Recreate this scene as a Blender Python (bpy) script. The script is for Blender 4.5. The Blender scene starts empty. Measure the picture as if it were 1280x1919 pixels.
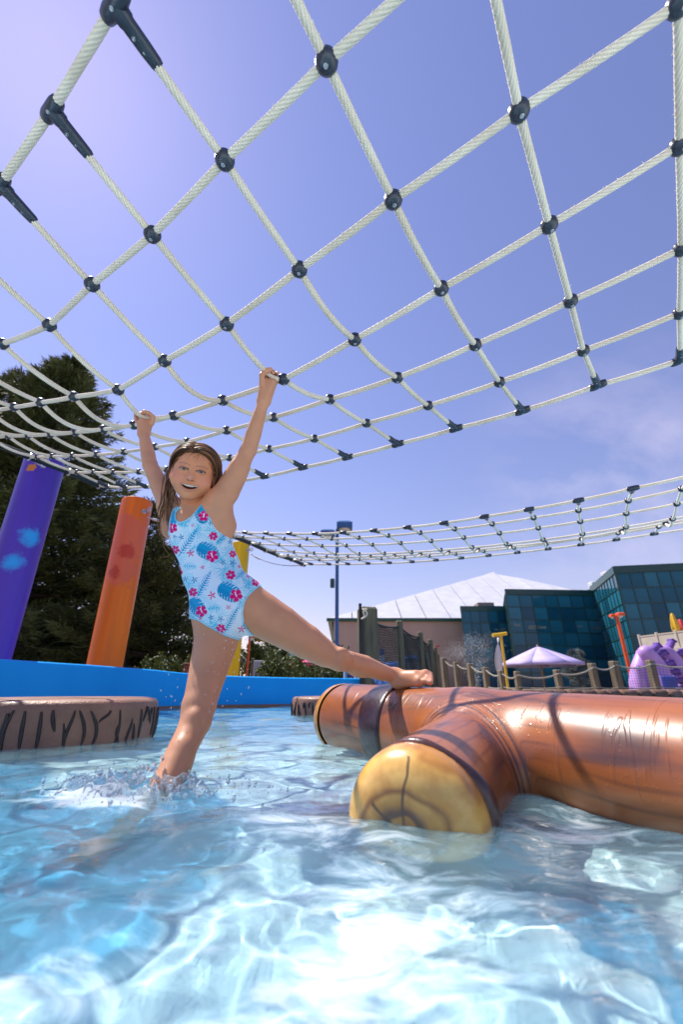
import bpy, bmesh, math, random
import numpy as np
from mathutils import Vector, Matrix

# ------------------------------------------------------------------ camera, sky, sun
scn = bpy.context.scene
col = scn.collection
rnd = random.Random(7)
rng = np.random.default_rng(11)
CAM_H = 0.225
PITCH = math.radians(22.4)
cam = bpy.data.cameras.new('camera')
cam_o = bpy.data.objects.new('camera', cam)
col.objects.link(cam_o)
cam_o.location = (0, 0, CAM_H)
cam_o.rotation_euler = (math.radians(90) + PITCH, 0, 0)
cam.sensor_fit = 'VERTICAL'
cam.sensor_height = 36
cam.lens = 15
cam.clip_start = 0.02
cam.clip_end = 2000
cam.dof.use_dof = True
cam.dof.focus_distance = 1.5
cam.dof.aperture_fstop = 3.2
scn.camera = cam_o

SUN_ELEV = math.radians(58.5)
SUN_AZ = math.radians(-54)          # from +Y towards -X
sun_dir = Vector((math.sin(SUN_AZ) * math.cos(SUN_ELEV), math.cos(SUN_AZ) * math.cos(SUN_ELEV), math.sin(SUN_ELEV)))
sl = bpy.data.lights.new('sun', 'SUN')
sl.energy = 4.6
sl.angle = math.radians(0.5)
sl.color = (1.0, 0.94, 0.85)
sl.cycles.is_caustics_light = True
so = bpy.data.objects.new('sun', sl)
col.objects.link(so)
so.rotation_euler = sun_dir.to_track_quat('Z', 'Y').to_euler()

world = bpy.data.worlds.new('World')
scn.world = world
world.use_nodes = True
wn, wl = world.node_tree.nodes, world.node_tree.links
wn.clear()
wo = wn.new('ShaderNodeOutputWorld')
bg = wn.new('ShaderNodeBackground')
sky = wn.new('ShaderNodeTexSky')
sky.sky_type = 'NISHITA'
sky.sun_disc = False
sky.sun_elevation = SUN_ELEV
sky.sun_rotation = SUN_AZ
sky.air_density = 1.6
sky.dust_density = 0.2
sky.ozone_density = 1.0
bg.inputs['Strength'].default_value = 0.092
tint = wn.new('ShaderNodeMix'); tint.data_type = 'RGBA'; tint.blend_type = 'MULTIPLY'
tint.inputs[0].default_value = 1.0
wl.new(sky.outputs[0], tint.inputs[6])
tint.inputs[7].default_value = (.99, 0.83, 1.13, 1)
# thin high cloud
tc = wn.new('ShaderNodeTexCoord')
mp = wn.new('ShaderNodeMapping')
mp.inputs['Rotation'].default_value = (0.25, 0.5, 0.6)
mp.inputs['Scale'].default_value = (1.3, 4.2, 3.2)
nz = wn.new('ShaderNodeTexNoise'); nz.inputs['Scale'].default_value = 1.5; nz.inputs['Detail'].default_value = 7; nz.inputs['Roughness'].default_value = 0.6
rp = wn.new('ShaderNodeValToRGB')
rp.color_ramp.elements[0].position = 0.46; rp.color_ramp.elements[0].color = (0, 0, 0, 1)
rp.color_ramp.elements[1].position = 0.80; rp.color_ramp.elements[1].color = (0.55, 0.55, 0.55, 1)
cl = wn.new('ShaderNodeMix'); cl.data_type = 'RGBA'
cl.inputs[7].default_value = (7.5, 6.6, 8.0, 1)
wl.new(tc.outputs['Generated'], mp.inputs['Vector'])
wl.new(mp.outputs[0], nz.inputs['Vector'])
wl.new(nz.outputs['Fac'], rp.inputs[0])
# the cirrus bank hangs low over the glass buildings
cd = wn.new('ShaderNodeVectorMath'); cd.operation = 'DISTANCE'; cd.inputs[1].default_value = (.54, .77, .36)
wl.new(tc.outputs['Generated'], cd.inputs[0])
cm = wn.new('ShaderNodeMapRange'); cm.interpolation_type = 'SMOOTHSTEP'; cm.inputs['From Min'].default_value = .36; cm.inputs['From Max'].default_value = .04; cm.inputs['To Min'].default_value = .0; cm.inputs['To Max'].default_value = 1
wl.new(cd.outputs['Value'], cm.inputs['Value'])
cx = wn.new('ShaderNodeMath'); cx.operation = 'MULTIPLY'
wl.new(rp.outputs[0], cx.inputs[0]); wl.new(cm.outputs[0], cx.inputs[1])
wl.new(cx.outputs[0], cl.inputs[0])
wl.new(tint.outputs[2], cl.inputs[6])
wl.new(cl.outputs[2], bg.inputs['Color'])
wl.new(bg.outputs[0], wo.inputs[0])

scn.view_settings.view_transform = 'Standard'
scn.view_settings.look = 'None'
scn.view_settings.exposure = 0.55
scn.view_settings.gamma = 1
scn.render.engine = 'CYCLES'
scn.cycles.use_denoising = True
scn.cycles.max_bounces = 8
scn.cycles.transparent_max_bounces = 16
scn.cycles.caustics_reflective = False
scn.cycles.caustics_refractive = True
scn.cycles.sample_clamp_indirect = 6

# ------------------------------------------------------------------ measuring helpers (photo pixel -> point in the place)
FPX = 15 / 36 * 1919
CP, SP = math.cos(PITCH), math.sin(PITCH)
def ray(px, py):
    dx = (px - 640) / FPX; dy = (959.5 - py) / FPX
    return np.array([dx, CP - dy * SP, SP + dy * CP])
def atY(px, py, Y):
    r = ray(px, py); p = r * (Y / r[1]); p[2] += CAM_H
    return p
def atZ(px, py, z):
    r = ray(px, py); p = r * ((z - CAM_H) / r[2]); p[2] += CAM_H
    return p
def xY(px, py, Y):
    return atY(px, py, Y)[0]
def proj(p):
    x, y, z = p[..., 0], p[..., 1], p[..., 2] - CAM_H
    d = y * CP + z * SP; u = -y * SP + z * CP
    d = np.where(np.abs(d) < 1e-3, 1e-3, d)
    return 640 + FPX * x / d, 959.5 - FPX * u / d

# ------------------------------------------------------------------ object helpers
def link(name, me, mat=None, parent=None):
    o = bpy.data.objects.new(name, me)
    if mat is not None and me is not None and not me.materials:
        me.materials.append(mat)
    col.objects.link(o)
    if parent is not None:
        o.parent = parent
    return o
def thing(name, label, cat, loc=(0, 0, 0), group=None):
    o = bpy.data.objects.new(name, None)
    o.empty_display_size = 0.1
    o.location = loc
    col.objects.link(o)
    o['label'] = label; o['category'] = cat
    if group: o['group'] = group
    return o
def tag(o, label=None, cat=None, group=None, kind=None):
    if label: o['label'] = label
    if cat: o['category'] = cat
    if group: o['group'] = group
    if kind: o['kind'] = kind
    return o
def np_mesh(name, V, Fs, smooth=True, attr=None, uv=None):
    """V (n,3); Fs list of int arrays (m,k) (tris and/or quads)."""
    V = np.asarray(V, dtype=np.float32)
    if not isinstance(Fs, list): Fs = [Fs]
    Fs = [np.asarray(f, dtype=np.int32) for f in Fs if len(f)]
    me = bpy.data.meshes.new(name)
    me.vertices.add(len(V)); me.vertices.foreach_set('co', V.ravel())
    loops = np.concatenate([f.ravel() for f in Fs])
    tot = np.concatenate([np.full(len(f), f.shape[1], dtype=np.int32) for f in Fs])
    st = np.concatenate([[0], np.cumsum(tot)[:-1]]).astype(np.int32)
    me.loops.add(len(loops)); me.loops.foreach_set('vertex_index', loops)
    me.polygons.add(len(tot)); me.polygons.foreach_set('loop_start', st); me.polygons.foreach_set('loop_total', tot)
    me.polygons.foreach_set('use_smooth', np.full(len(tot), smooth, dtype=bool))
    if attr:
        for an, c in attr.items():
            c = np.asarray(c, dtype=np.float32)
            if c.ndim == 1:
                a = me.attributes.new(an, 'FLOAT', 'POINT'); a.data.foreach_set('value', c)
            else:
                a = me.attributes.new(an, 'FLOAT_COLOR', 'POINT')
                c4 = np.ones((len(V), 4), np.float32); c4[:, :3] = c
                a.data.foreach_set('color', c4.ravel())
    me.update(); me.validate()
    if uv is not None:
        l = me.uv_layers.new(name='UVMap')
        l.data.foreach_set('uv', np.asarray(uv, np.float32)[loops].ravel())
    return me

class MB:
    """collects shapes into one mesh"""
    def __init__(s): s.V = []; s.F3 = []; s.F4 = []; s.n = 0
    def add(s, V, F):
        V = np.asarray(V, float); F = np.asarray(F, int)
        s.V.append(V)
        (s.F3 if F.shape[1] == 3 else s.F4).append(F + s.n)
        s.n += len(V)
    def box(s, c, size, rot=None, bev=0.0):
        x, y, z = np.array(size) / 2.0
        if bev > 0:
            b = min(bev, x * .9, y * .9, z * .9)
            pts = []
            # 24-vertex chamfered box
            for sx in (-1, 1):
                for sy in (-1, 1):
                    for sz in (-1, 1):
                        pts += [(sx * x, sy * (y - b), sz * (z - b)), (sx * (x - b), sy * y, sz * (z - b)), (sx * (x - b), sy * (y - b), sz * z)]
            V = np.array(pts)
            def vi(sx, sy, sz, k): return ((sx > 0) * 4 + (sy > 0) * 2 + (sz > 0)) * 3 + k
            F4 = []; F3 = []
            for sg in (-1, 1):
                q = [vi(sg, -1, -1, 0), vi(sg, 1, -1, 0), vi(sg, 1, 1, 0), vi(sg, -1, 1, 0)]; F4.append(q if sg > 0 else q[::-1])
                q = [vi(-1, sg, -1, 1), vi(-1, sg, 1, 1), vi(1, sg, 1, 1), vi(1, sg, -1, 1)]; F4.append(q if sg > 0 else q[::-1])
                q = [vi(-1, -1, sg, 2), vi(1, -1, sg, 2), vi(1, 1, sg, 2), vi(-1, 1, sg, 2)]; F4.append(q if sg > 0 else q[::-1])
            for a in (-1, 1):
                for b2 in (-1, 1):
                    q = [vi(-1, a, b2, 1), vi(1, a, b2, 1), vi(1, a, b2, 2), vi(-1, a, b2, 2)]; F4.append(q if a * b2 < 0 else q[::-1])
                    q = [vi(a, -1, b2, 0), vi(a, 1, b2, 0), vi(a, 1, b2, 2), vi(a, -1, b2, 2)]; F4.append(q if a * b2 > 0 else q[::-1])
                    q = [vi(a, b2, -1, 0), vi(a, b2, 1, 0), vi(a, b2, 1, 1), vi(a, b2, -1, 1)]; F4.append(q if a * b2 < 0 else q[::-1])
            for sx in (-1, 1):
                for sy in (-1, 1):
                    for sz in (-1, 1):
                        q = [vi(sx, sy, sz, 0), vi(sx, sy, sz, 1), vi(sx, sy, sz, 2)]
                        F3.append(q if sx * sy * sz > 0 else q[::-1])
            if rot is not None: V = V @ np.asarray(rot).T
            V = V + np.asarray(c, float)
            s.V.append(V); s.F4.append(np.array(F4) + s.n); s.F3.append(np.array(F3) + s.n); s.n += len(V)
            return
        V = np.array([[-x, -y, -z], [x, -y, -z], [x, y, -z], [-x, y, -z], [-x, -y, z], [x, -y, z], [x, y, z], [-x, y, z]])
        if rot is not None: V = V @ np.asarray(rot).T
        s.add(V + np.asarray(c, float), [[0, 3, 2, 1], [4, 5, 6, 7], [0, 1, 5, 4], [1, 2, 6, 5], [2, 3, 7, 6], [3, 0, 4, 7]])
    def tube(s, P, r, n=8, cap=True):
        P = np.asarray(P, float); m = len(P)
        r = np.full(m, r) if np.isscalar(r) else np.asarray(r, float)
        N, B = frames(P)
        th = np.arange(n) * 2 * math.pi / n
        V = (P[:, None] + r[:, None, None] * (np.cos(th)[None, :, None] * N[:, None] + np.sin(th)[None, :, None] * B[:, None])).reshape(-1, 3)
        i = np.arange(m - 1)[:, None] * n; j = np.arange(n)[None]; k = (j + 1) % n
        F = np.stack([i + j, i + k, i + n + k, i + n + j], -1).reshape(-1, 4)
        if cap:
            V = np.concatenate([V, P[:1], P[-1:]])
            a = m * n
            j = np.arange(n); k = (j + 1) % n
            T = np.concatenate([np.stack([np.full(n, a), k, j], -1), np.stack([np.full(n, a + 1), (m - 1) * n + j, (m - 1) * n + k], -1)])
            s.V.append(V); s.F4.append(F + s.n); s.F3.append(T + s.n); s.n += len(V)
        else:
            s.add(V, F)
    def lathe(s, prof, c=(0, 0, 0), n=16, rot=None):
        """prof list of (radius, z); poles allowed (radius 0)."""
        prof = np.asarray(prof, float); m = len(prof)
        th = np.arange(n) * 2 * math.pi / n
        V = np.stack([prof[:, 0][:, None] * np.cos(th), prof[:, 0][:, None] * np.sin(th), np.repeat(prof[:, 1][:, None], n, 1)], -1).reshape(-1, 3)
        if rot is not None: V = V @ np.asarray(rot).T
        i = np.arange(m - 1)[:, None] * n; j = np.arange(n)[None]; k = (j + 1) % n
        F = np.stack([i + j, i + k, i + n + k, i + n + j], -1).reshape(-1, 4)
        s.add(V + np.asarray(c, float), F)
    def sphere(s, c, r, n=10, m=7, sc=(1, 1, 1), rot=None):
        t = np.linspace(-math.pi / 2, math.pi / 2, m)
        prof = np.stack([np.maximum(np.cos(t), 1e-4), np.sin(t)], -1) * r
        th = np.arange(n) * 2 * math.pi / n
        V = np.stack([prof[:, 0][:, None] * np.cos(th), prof[:, 0][:, None] * np.sin(th), np.repeat(prof[:, 1][:, None], n, 1)], -1).reshape(-1, 3) * np.array(sc)
        if rot is not None: V = V @ np.asarray(rot).T
        i = np.arange(m - 1)[:, None] * n; j = np.arange(n)[None]; k = (j + 1) % n
        F = np.stack([i + j, i + k, i + n + k, i + n + j], -1).reshape(-1, 4)
        s.add(V + np.asarray(c, float), F)
    def mesh(s, name, smooth=False):
        Fs = []
        if s.F3: Fs.append(np.concatenate(s.F3))
        if s.F4: Fs.append(np.concatenate(s.F4))
        me = np_mesh(name, np.concatenate(s.V), Fs, smooth)
        if smooth:
            try: me.set_sharp_from_angle(angle=math.radians(40))
            except Exception: pass
        return me
    def build(s, name, mat, parent=None, smooth=False):
        return link(name, s.mesh(name, smooth), mat, parent)

def unit(v): return v / (np.linalg.norm(v) + 1e-12)
def frames(P):
    P = np.asarray(P, float)
    T = np.gradient(P, axis=0); T /= np.linalg.norm(T, axis=1)[:, None] + 1e-12
    N = np.zeros_like(P)
    a = np.array([0, 0, 1.0]) if abs(T[0, 2]) < .9 else np.array([1.0, 0, 0])
    n = np.cross(T[0], a); n /= np.linalg.norm(n); N[0] = n
    for i in range(1, len(P)):
        n = n - T[i] * (n @ T[i]); n /= np.linalg.norm(n) + 1e-12; N[i] = n
    return N, np.cross(T, N)
def basis(z, x=None):
    z = np.asarray(z, float); z = z / np.linalg.norm(z)
    if x is None: x = np.array([1.0, 0, 0]) if abs(z[0]) < .9 else np.array([0, 1.0, 0])
    x = np.asarray(x, float); x = x - z * (x @ z); x /= np.linalg.norm(x)
    return np.stack([x, np.cross(z, x), z], 1)
def spline(P, n):
    P = np.asarray(P, float)
    Q = np.concatenate([[2 * P[0] - P[1]], P, [2 * P[-1] - P[-2]]])
    out = []
    for i in range(len(P) - 1):
        p0, p1, p2, p3 = Q[i:i + 4]
        t = np.linspace(0, 1, n, endpoint=False)[:, None]
        out.append(.5 * (2 * p1 + (p2 - p0) * t + (2 * p0 - 5 * p1 + 4 * p2 - p3) * t * t + (3 * p1 - p0 - 3 * p2 + p3) * t ** 3))
    out.append(P[-1:])
    return np.concatenate(out)

# numpy value noise
_perm = np.random.default_rng(3).random((64, 64, 64)).astype(np.float32)
def vnoise(p):
    p = np.asarray(p, np.float32)
    i = np.floor(p).astype(int); f = p - i; f = f * f * (3 - 2 * f)
    i &= 63; j = (i + 1) & 63
    def g(a, b, c): return _perm[a, b, c]
    x0, y0, z0 = i[..., 0], i[..., 1], i[..., 2]; x1, y1, z1 = j[..., 0], j[..., 1], j[..., 2]
    fx, fy, fz = f[..., 0], f[..., 1], f[..., 2]
    a = g(x0, y0, z0) * (1 - fx) + g(x1, y0, z0) * fx
    b = g(x0, y1, z0) * (1 - fx) + g(x1, y1, z0) * fx
    c = g(x0, y0, z1) * (1 - fx) + g(x1, y0, z1) * fx
    d = g(x0, y1, z1) * (1 - fx) + g(x1, y1, z1) * fx
    return (a * (1 - fy) + b * fy) * (1 - fz) + (c * (1 - fy) + d * fy) * fz
def fbm(p, o=4):
    s = 0; a = .5; p = np.asarray(p, np.float32)
    for _ in range(o):
        s = s + a * (vnoise(p) - .5); p = p * 2.03 + 17.3; a *= .5
    return s

# ------------------------------------------------------------------ materials
def new_mat(name):
    m = bpy.data.materials.new(name); m.use_nodes = True
    return m, m.node_tree.nodes, m.node_tree.links, m.node_tree.nodes['Principled BSDF']
def mat(name, c1, c2=None, rough=.5, scale=8., bump=0., bscale=None, metal=0., coat=0., detail=4, stretch=(1, 1, 1), lo=.35, hi=.65, spec=.5, bdist=.01):
    m, n, l, b = new_mat(name)
    b.inputs['Roughness'].default_value = rough
    b.inputs['Metallic'].default_value = metal
    b.inputs['Coat Weight'].default_value = coat
    b.inputs['Coat Roughness'].default_value = .08
    b.inputs['Specular IOR Level'].default_value = spec
    if c2 is None: c2 = tuple(x * .8 for x in c1)
    tcn = n.new('ShaderNodeTexCoord'); mpn = n.new('ShaderNodeMapping'); mpn.inputs['Scale'].default_value = stretch
    l.new(tcn.outputs['Object'], mpn.inputs['Vector'])
    t = n.new('ShaderNodeTexNoise'); t.inputs['Scale'].default_value = scale; t.inputs['Detail'].default_value = detail
    l.new(mpn.outputs[0], t.inputs['Vector'])
    r = n.new('ShaderNodeValToRGB')
    r.color_ramp.elements[0].position = lo; r.color_ramp.elements[0].color = (*c1, 1)
    r.color_ramp.elements[1].position = hi; r.color_ramp.elements[1].color = (*c2, 1)
    l.new(t.outputs['Fac'], r.inputs[0]); l.new(r.outputs[0], b.inputs['Base Color'])
    if bump:
        t2 = n.new('ShaderNodeTexNoise'); t2.inputs['Scale'].default_value = bscale or scale * 4; t2.inputs['Detail'].default_value = 5
        l.new(mpn.outputs[0], t2.inputs['Vector'])
        bp = n.new('ShaderNodeBump'); bp.inputs['Strength'].default_value = bump; bp.inputs['Distance'].default_value = bdist
        l.new(t2.outputs['Fac'], bp.inputs['Height']); l.new(bp.outputs[0], b.inputs['Normal'])
    return m
NET1_S = ".345 -.153 1.442 .068 .027 1.463 -.203 .215 1.487 -.465 .413 1.519 -.727 .605 1.566 -.999 .789 1.588 -1.283 .955 1.603 -1.577 1.103 1.621 -1.872 1.248 1.645 -2.163 1.398 1.681 -2.450 1.554 1.727 -2.734 1.714 1.783 -3.015 1.875 1.845 -3.295 2.038 1.908 .526 .128 1.493 .245 .300 1.478 -.032 .479 1.469 -.299 .666 1.473 -.564 .860 1.473 -.842 1.037 1.482 -1.110 1.227 1.497 -1.406 1.367 1.541 -1.696 1.515 1.595 -1.981 1.670 1.659 -2.263 1.826 1.730 -2.543 1.983 1.805 -2.823 2.142 1.882 -3.101 2.301 1.959 .701 .417 1.538 .419 .570 1.483 .140 .745 1.445 -.130 .931 1.417 -.399 1.121 1.393 -.681 1.295 1.387 -.953 1.482 1.399 -1.242 1.626 1.474 -1.521 1.782 1.559 -1.796 1.943 1.648 -2.075 2.098 1.737 -2.353 2.252 1.826 -2.631 2.408 1.914 -2.908 2.566 2.000 .887 .667 1.539 .609 .835 1.478 .327 1.012 1.433 .048 1.195 1.396 -.233 1.379 1.369 -.521 1.541 1.389 -.802 1.709 1.427 -1.080 1.876 1.486 -1.346 2.047 1.574 -1.619 2.209 1.659 -1.895 2.368 1.746 -2.171 2.523 1.837 -2.447 2.677 1.931 -2.723 2.838 2.017 1.085 .937 1.519 .802 1.099 1.476 .516 1.273 1.446 .236 1.447 1.434 -.053 1.610 1.447 -.338 1.778 1.466 -.618 1.949 1.502 -.894 2.126 1.541 -1.164 2.301 1.613 -1.446 2.464 1.672 -1.727 2.623 1.743 -2.007 2.779 1.824 -2.281 2.940 1.912 -2.543 3.116 2.008 1.280 1.204 1.534 .992 1.365 1.503 .704 1.535 1.483 .418 1.703 1.481 .130 1.867 1.492 -.151 2.039 1.507 -.433 2.208 1.542 -.713 2.380 1.579 -.986 2.557 1.625 -1.263 2.727 1.680 -1.545 2.885 1.746 -1.828 3.037 1.821 -2.098 3.206 1.910 -2.361 3.382 2.003 1.491 1.480 1.557 1.199 1.617 1.531 .911 1.788 1.512 .619 1.957 1.519 .327 2.128 1.527 .039 2.302 1.539 -.250 2.473 1.560 -.532 2.653 1.586 -.815 2.826 1.630 -1.104 2.986 1.683 -1.397 3.135 1.745 -1.675 3.301 1.820 -1.948 3.474 1.895 -2.216 3.642 1.990"
NET2_S = "-1.352 4.671 1.902 -1.078 4.501 1.832 -.808 4.327 1.763 -.536 4.155 1.697 -.259 3.986 1.637 .019 3.817 1.588 .296 3.646 1.547 .574 3.474 1.514 .852 3.301 1.488 1.129 3.125 1.474 1.409 2.951 1.463 1.689 2.776 1.459 1.968 2.599 1.469 2.247 2.424 1.480 -1.207 4.944 1.933 -.929 4.779 1.864 -.655 4.609 1.796 -.382 4.436 1.735 -.105 4.266 1.680 .175 4.097 1.633 .456 3.928 1.596 .737 3.757 1.565 1.014 3.584 1.539 1.291 3.410 1.520 1.569 3.235 1.508 1.845 3.062 1.501 2.125 2.887 1.506 2.401 2.717 1.522 -1.054 5.226 1.940 -.779 5.057 1.869 -.504 4.888 1.804 -.227 4.717 1.745 .052 4.548 1.695 .333 4.380 1.650 .616 4.212 1.612 .896 4.042 1.579 1.174 3.869 1.554 1.453 3.694 1.537 1.733 3.521 1.524 2.010 3.346 1.517 2.288 3.170 1.519 2.566 2.991 1.526 -.898 5.508 1.933 -.623 5.341 1.863 -.349 5.171 1.796 -.073 5.001 1.736 .206 4.833 1.684 .486 4.664 1.639 .768 4.495 1.602 1.052 4.325 1.574 1.334 4.154 1.548 1.616 3.981 1.528 1.898 3.806 1.513 2.175 3.630 1.507 2.454 3.449 1.507 2.729 3.270 1.512 -.760 5.787 1.951 -.479 5.621 1.893 -.201 5.454 1.834 .078 5.284 1.781 .359 5.115 1.737 .641 4.945 1.699 .923 4.775 1.666 1.205 4.604 1.636 1.484 4.432 1.613 1.768 4.259 1.595 2.053 4.087 1.576 2.327 3.912 1.566 2.603 3.727 1.574 2.881 3.541 1.578 -.597 6.073 1.970 -.319 5.904 1.918 -.040 5.735 1.869 .239 5.566 1.827 .520 5.397 1.788 .798 5.226 1.753 1.078 5.055 1.723 1.359 4.884 1.699 1.639 4.711 1.680 1.923 4.539 1.665 2.203 4.364 1.654 2.480 4.186 1.649 2.755 4.005 1.649 3.033 3.821 1.648 -.462 6.362 1.981 -.182 6.194 1.933 .098 6.025 1.890 .380 5.856 1.850 .663 5.688 1.813 .946 5.518 1.780 1.228 5.347 1.754 1.510 5.174 1.732 1.792 5.001 1.714 2.074 4.827 1.699 2.356 4.651 1.688 2.635 4.472 1.680 2.915 4.291 1.677 3.192 4.108 1.677"
# ------------------------------------------------------------------ the setting: pool, ground
FLOOR_Z = -0.22
outline = np.array([(-3.4, -9), (-3.1, 0), (-2.85, 2), (-2.62, 3.3), (-2.40, 4.3), (-2.12, 5.15), (-1.55, 5.72), (-.61, 6.02), (.3, 6.35), (1.3, 7.2), (3.0, 9.4), (5.5, 11.2), (9, 11.7), (14, 11.9), (14, -9)], float)
wall_line = spline(outline[:10], 6)
wall_top = np.interp(wall_line[:, 1], [-9, 3.3, 4.3, 5.1, 6.0, 6.35, 7.2], [.43, .43, .43, .42, .35, .345, .34])

# ground: ring from the pool edge to the horizon
ro = np.concatenate([wall_line, outline[10:]])
ctr = np.array([2.0, 3.0])
rings = [ro]
for k in (1.03, 1.6, 3, 8, 30, 120):
    d = ro - ctr
    rr = np.linalg.norm(d, axis=1)[:, None]
    rings.append(ctr + d / rr * (rr * k if k < 4 else np.maximum(rr * 3, 8.0 * k)))
m = len(ro)
V = np.concatenate([np.concatenate([r, np.full((m, 1), .11 if i else .11)], 1) for i, r in enumerate(rings)])
F = []
for i in range(len(rings) - 1):
    j = np.arange(m); k = (j + 1) % m
    F.append(np.stack([i * m + k, i * m + j, (i + 1) * m + j, (i + 1) * m + k], -1))
m_ground = mat('ground_mat', (.30, .24, .18), (.17, .15, .10), .9, 3.0, .3, 40)
tag(link('ground', np_mesh('ground', V, np.concatenate(F), False), m_ground), kind='structure')

# pool floor: painted light blue with pale swirls
m, n, l, b = new_mat('pool_floor_mat')
b.inputs['Roughness'].default_value = .6
tcn = n.new('ShaderNodeTexCoord')
t1 = n.new('ShaderNodeTexNoise'); t1.inputs['Scale'].default_value = 1.6; t1.inputs['Detail'].default_value = 3; t1.inputs['Distortion'].default_value = .8
l.new(tcn.outputs['Object'], t1.inputs['Vector'])
r1 = n.new('ShaderNodeValToRGB')
e = r1.color_ramp.elements
e[0].position = .35; e[0].color = (.70, .90, .95, 1); e[1].position = .65; e[1].color = (.82, .94, .97, 1)
l.new(t1.outputs['Fac'], r1.inputs[0])
# big blue shapes on the pale floor
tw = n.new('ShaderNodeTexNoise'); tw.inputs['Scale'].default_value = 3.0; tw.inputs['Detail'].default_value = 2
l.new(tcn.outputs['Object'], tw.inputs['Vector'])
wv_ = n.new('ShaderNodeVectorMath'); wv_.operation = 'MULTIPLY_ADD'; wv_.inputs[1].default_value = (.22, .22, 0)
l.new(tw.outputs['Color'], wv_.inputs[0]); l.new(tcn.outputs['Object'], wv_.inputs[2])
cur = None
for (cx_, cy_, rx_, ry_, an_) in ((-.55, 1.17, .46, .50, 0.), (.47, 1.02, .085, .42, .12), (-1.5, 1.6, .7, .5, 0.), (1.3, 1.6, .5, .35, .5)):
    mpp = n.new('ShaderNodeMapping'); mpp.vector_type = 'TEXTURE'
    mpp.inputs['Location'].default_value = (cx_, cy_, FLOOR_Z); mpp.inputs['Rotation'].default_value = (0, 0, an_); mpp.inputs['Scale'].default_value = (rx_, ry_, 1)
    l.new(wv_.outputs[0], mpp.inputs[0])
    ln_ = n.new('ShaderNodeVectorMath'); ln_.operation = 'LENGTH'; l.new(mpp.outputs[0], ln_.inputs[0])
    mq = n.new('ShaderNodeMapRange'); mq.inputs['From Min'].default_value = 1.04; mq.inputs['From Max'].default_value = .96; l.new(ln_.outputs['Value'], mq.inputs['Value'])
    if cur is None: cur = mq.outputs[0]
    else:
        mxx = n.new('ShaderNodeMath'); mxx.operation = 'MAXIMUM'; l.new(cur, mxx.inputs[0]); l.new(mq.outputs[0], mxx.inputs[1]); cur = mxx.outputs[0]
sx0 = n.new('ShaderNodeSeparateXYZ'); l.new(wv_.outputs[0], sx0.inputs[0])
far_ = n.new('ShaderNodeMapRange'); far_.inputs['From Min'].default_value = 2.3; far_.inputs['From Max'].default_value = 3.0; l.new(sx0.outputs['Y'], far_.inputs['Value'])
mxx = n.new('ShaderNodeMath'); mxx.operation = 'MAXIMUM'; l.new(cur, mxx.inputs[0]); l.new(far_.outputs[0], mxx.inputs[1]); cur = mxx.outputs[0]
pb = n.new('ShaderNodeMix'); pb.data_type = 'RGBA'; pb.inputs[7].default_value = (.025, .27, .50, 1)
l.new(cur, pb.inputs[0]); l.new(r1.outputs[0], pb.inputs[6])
# painted lily shapes of ochre and mauve along the far wall
t2 = n.new('ShaderNodeTexVoronoi'); t2.inputs['Scale'].default_value = 1.3
l.new(tcn.outputs['Object'], t2.inputs['Vector'])
r2 = n.new('ShaderNodeValToRGB'); r2.color_ramp.interpolation = 'CONSTANT'
e = r2.color_ramp.elements
e[0].position = 0; e[0].color = (1, 1, 1, 1); e[1].position = .30; e[1].color = (0, 0, 0, 1)
l.new(t2.outputs['Distance'], r2.inputs[0])
sx = n.new('ShaderNodeSeparateXYZ'); l.new(tcn.outputs['Object'], sx.inputs[0])
mr = n.new('ShaderNodeMapRange'); mr.inputs['From Min'].default_value = 2.9; mr.inputs['From Max'].default_value = 3.1
l.new(sx.outputs['Y'], mr.inputs['Value'])
mu = n.new('ShaderNodeMath'); mu.operation = 'MULTIPLY'; l.new(r2.outputs[0], mu.inputs[0]); l.new(mr.outputs[0], mu.inputs[1])
r3 = n.new('ShaderNodeValToRGB'); r3.color_ramp.interpolation = 'CONSTANT'
e = r3.color_ramp.elements
e[0].position = 0; e[0].color = (.60, .36, .06, 1); e[1].position = .45; e[1].color = (.42, .27, .30, 1)
ee = r3.color_ramp.elements.new(.7); ee.color = (.62, .68, .72, 1)
sc = n.new('ShaderNodeSeparateColor'); l.new(t2.outputs['Color'], sc.inputs[0]); l.new(sc.outputs[0], r3.inputs[0])
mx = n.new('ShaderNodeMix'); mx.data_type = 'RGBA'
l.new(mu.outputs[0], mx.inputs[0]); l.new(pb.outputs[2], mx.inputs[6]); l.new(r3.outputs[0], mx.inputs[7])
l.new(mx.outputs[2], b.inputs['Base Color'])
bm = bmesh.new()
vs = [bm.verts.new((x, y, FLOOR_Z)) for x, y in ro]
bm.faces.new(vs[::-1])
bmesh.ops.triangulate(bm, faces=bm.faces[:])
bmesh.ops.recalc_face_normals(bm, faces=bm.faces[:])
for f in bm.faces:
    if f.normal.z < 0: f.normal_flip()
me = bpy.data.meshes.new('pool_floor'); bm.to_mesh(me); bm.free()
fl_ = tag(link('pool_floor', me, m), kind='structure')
fl_.cycles.is_caustics_receiver = True

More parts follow.
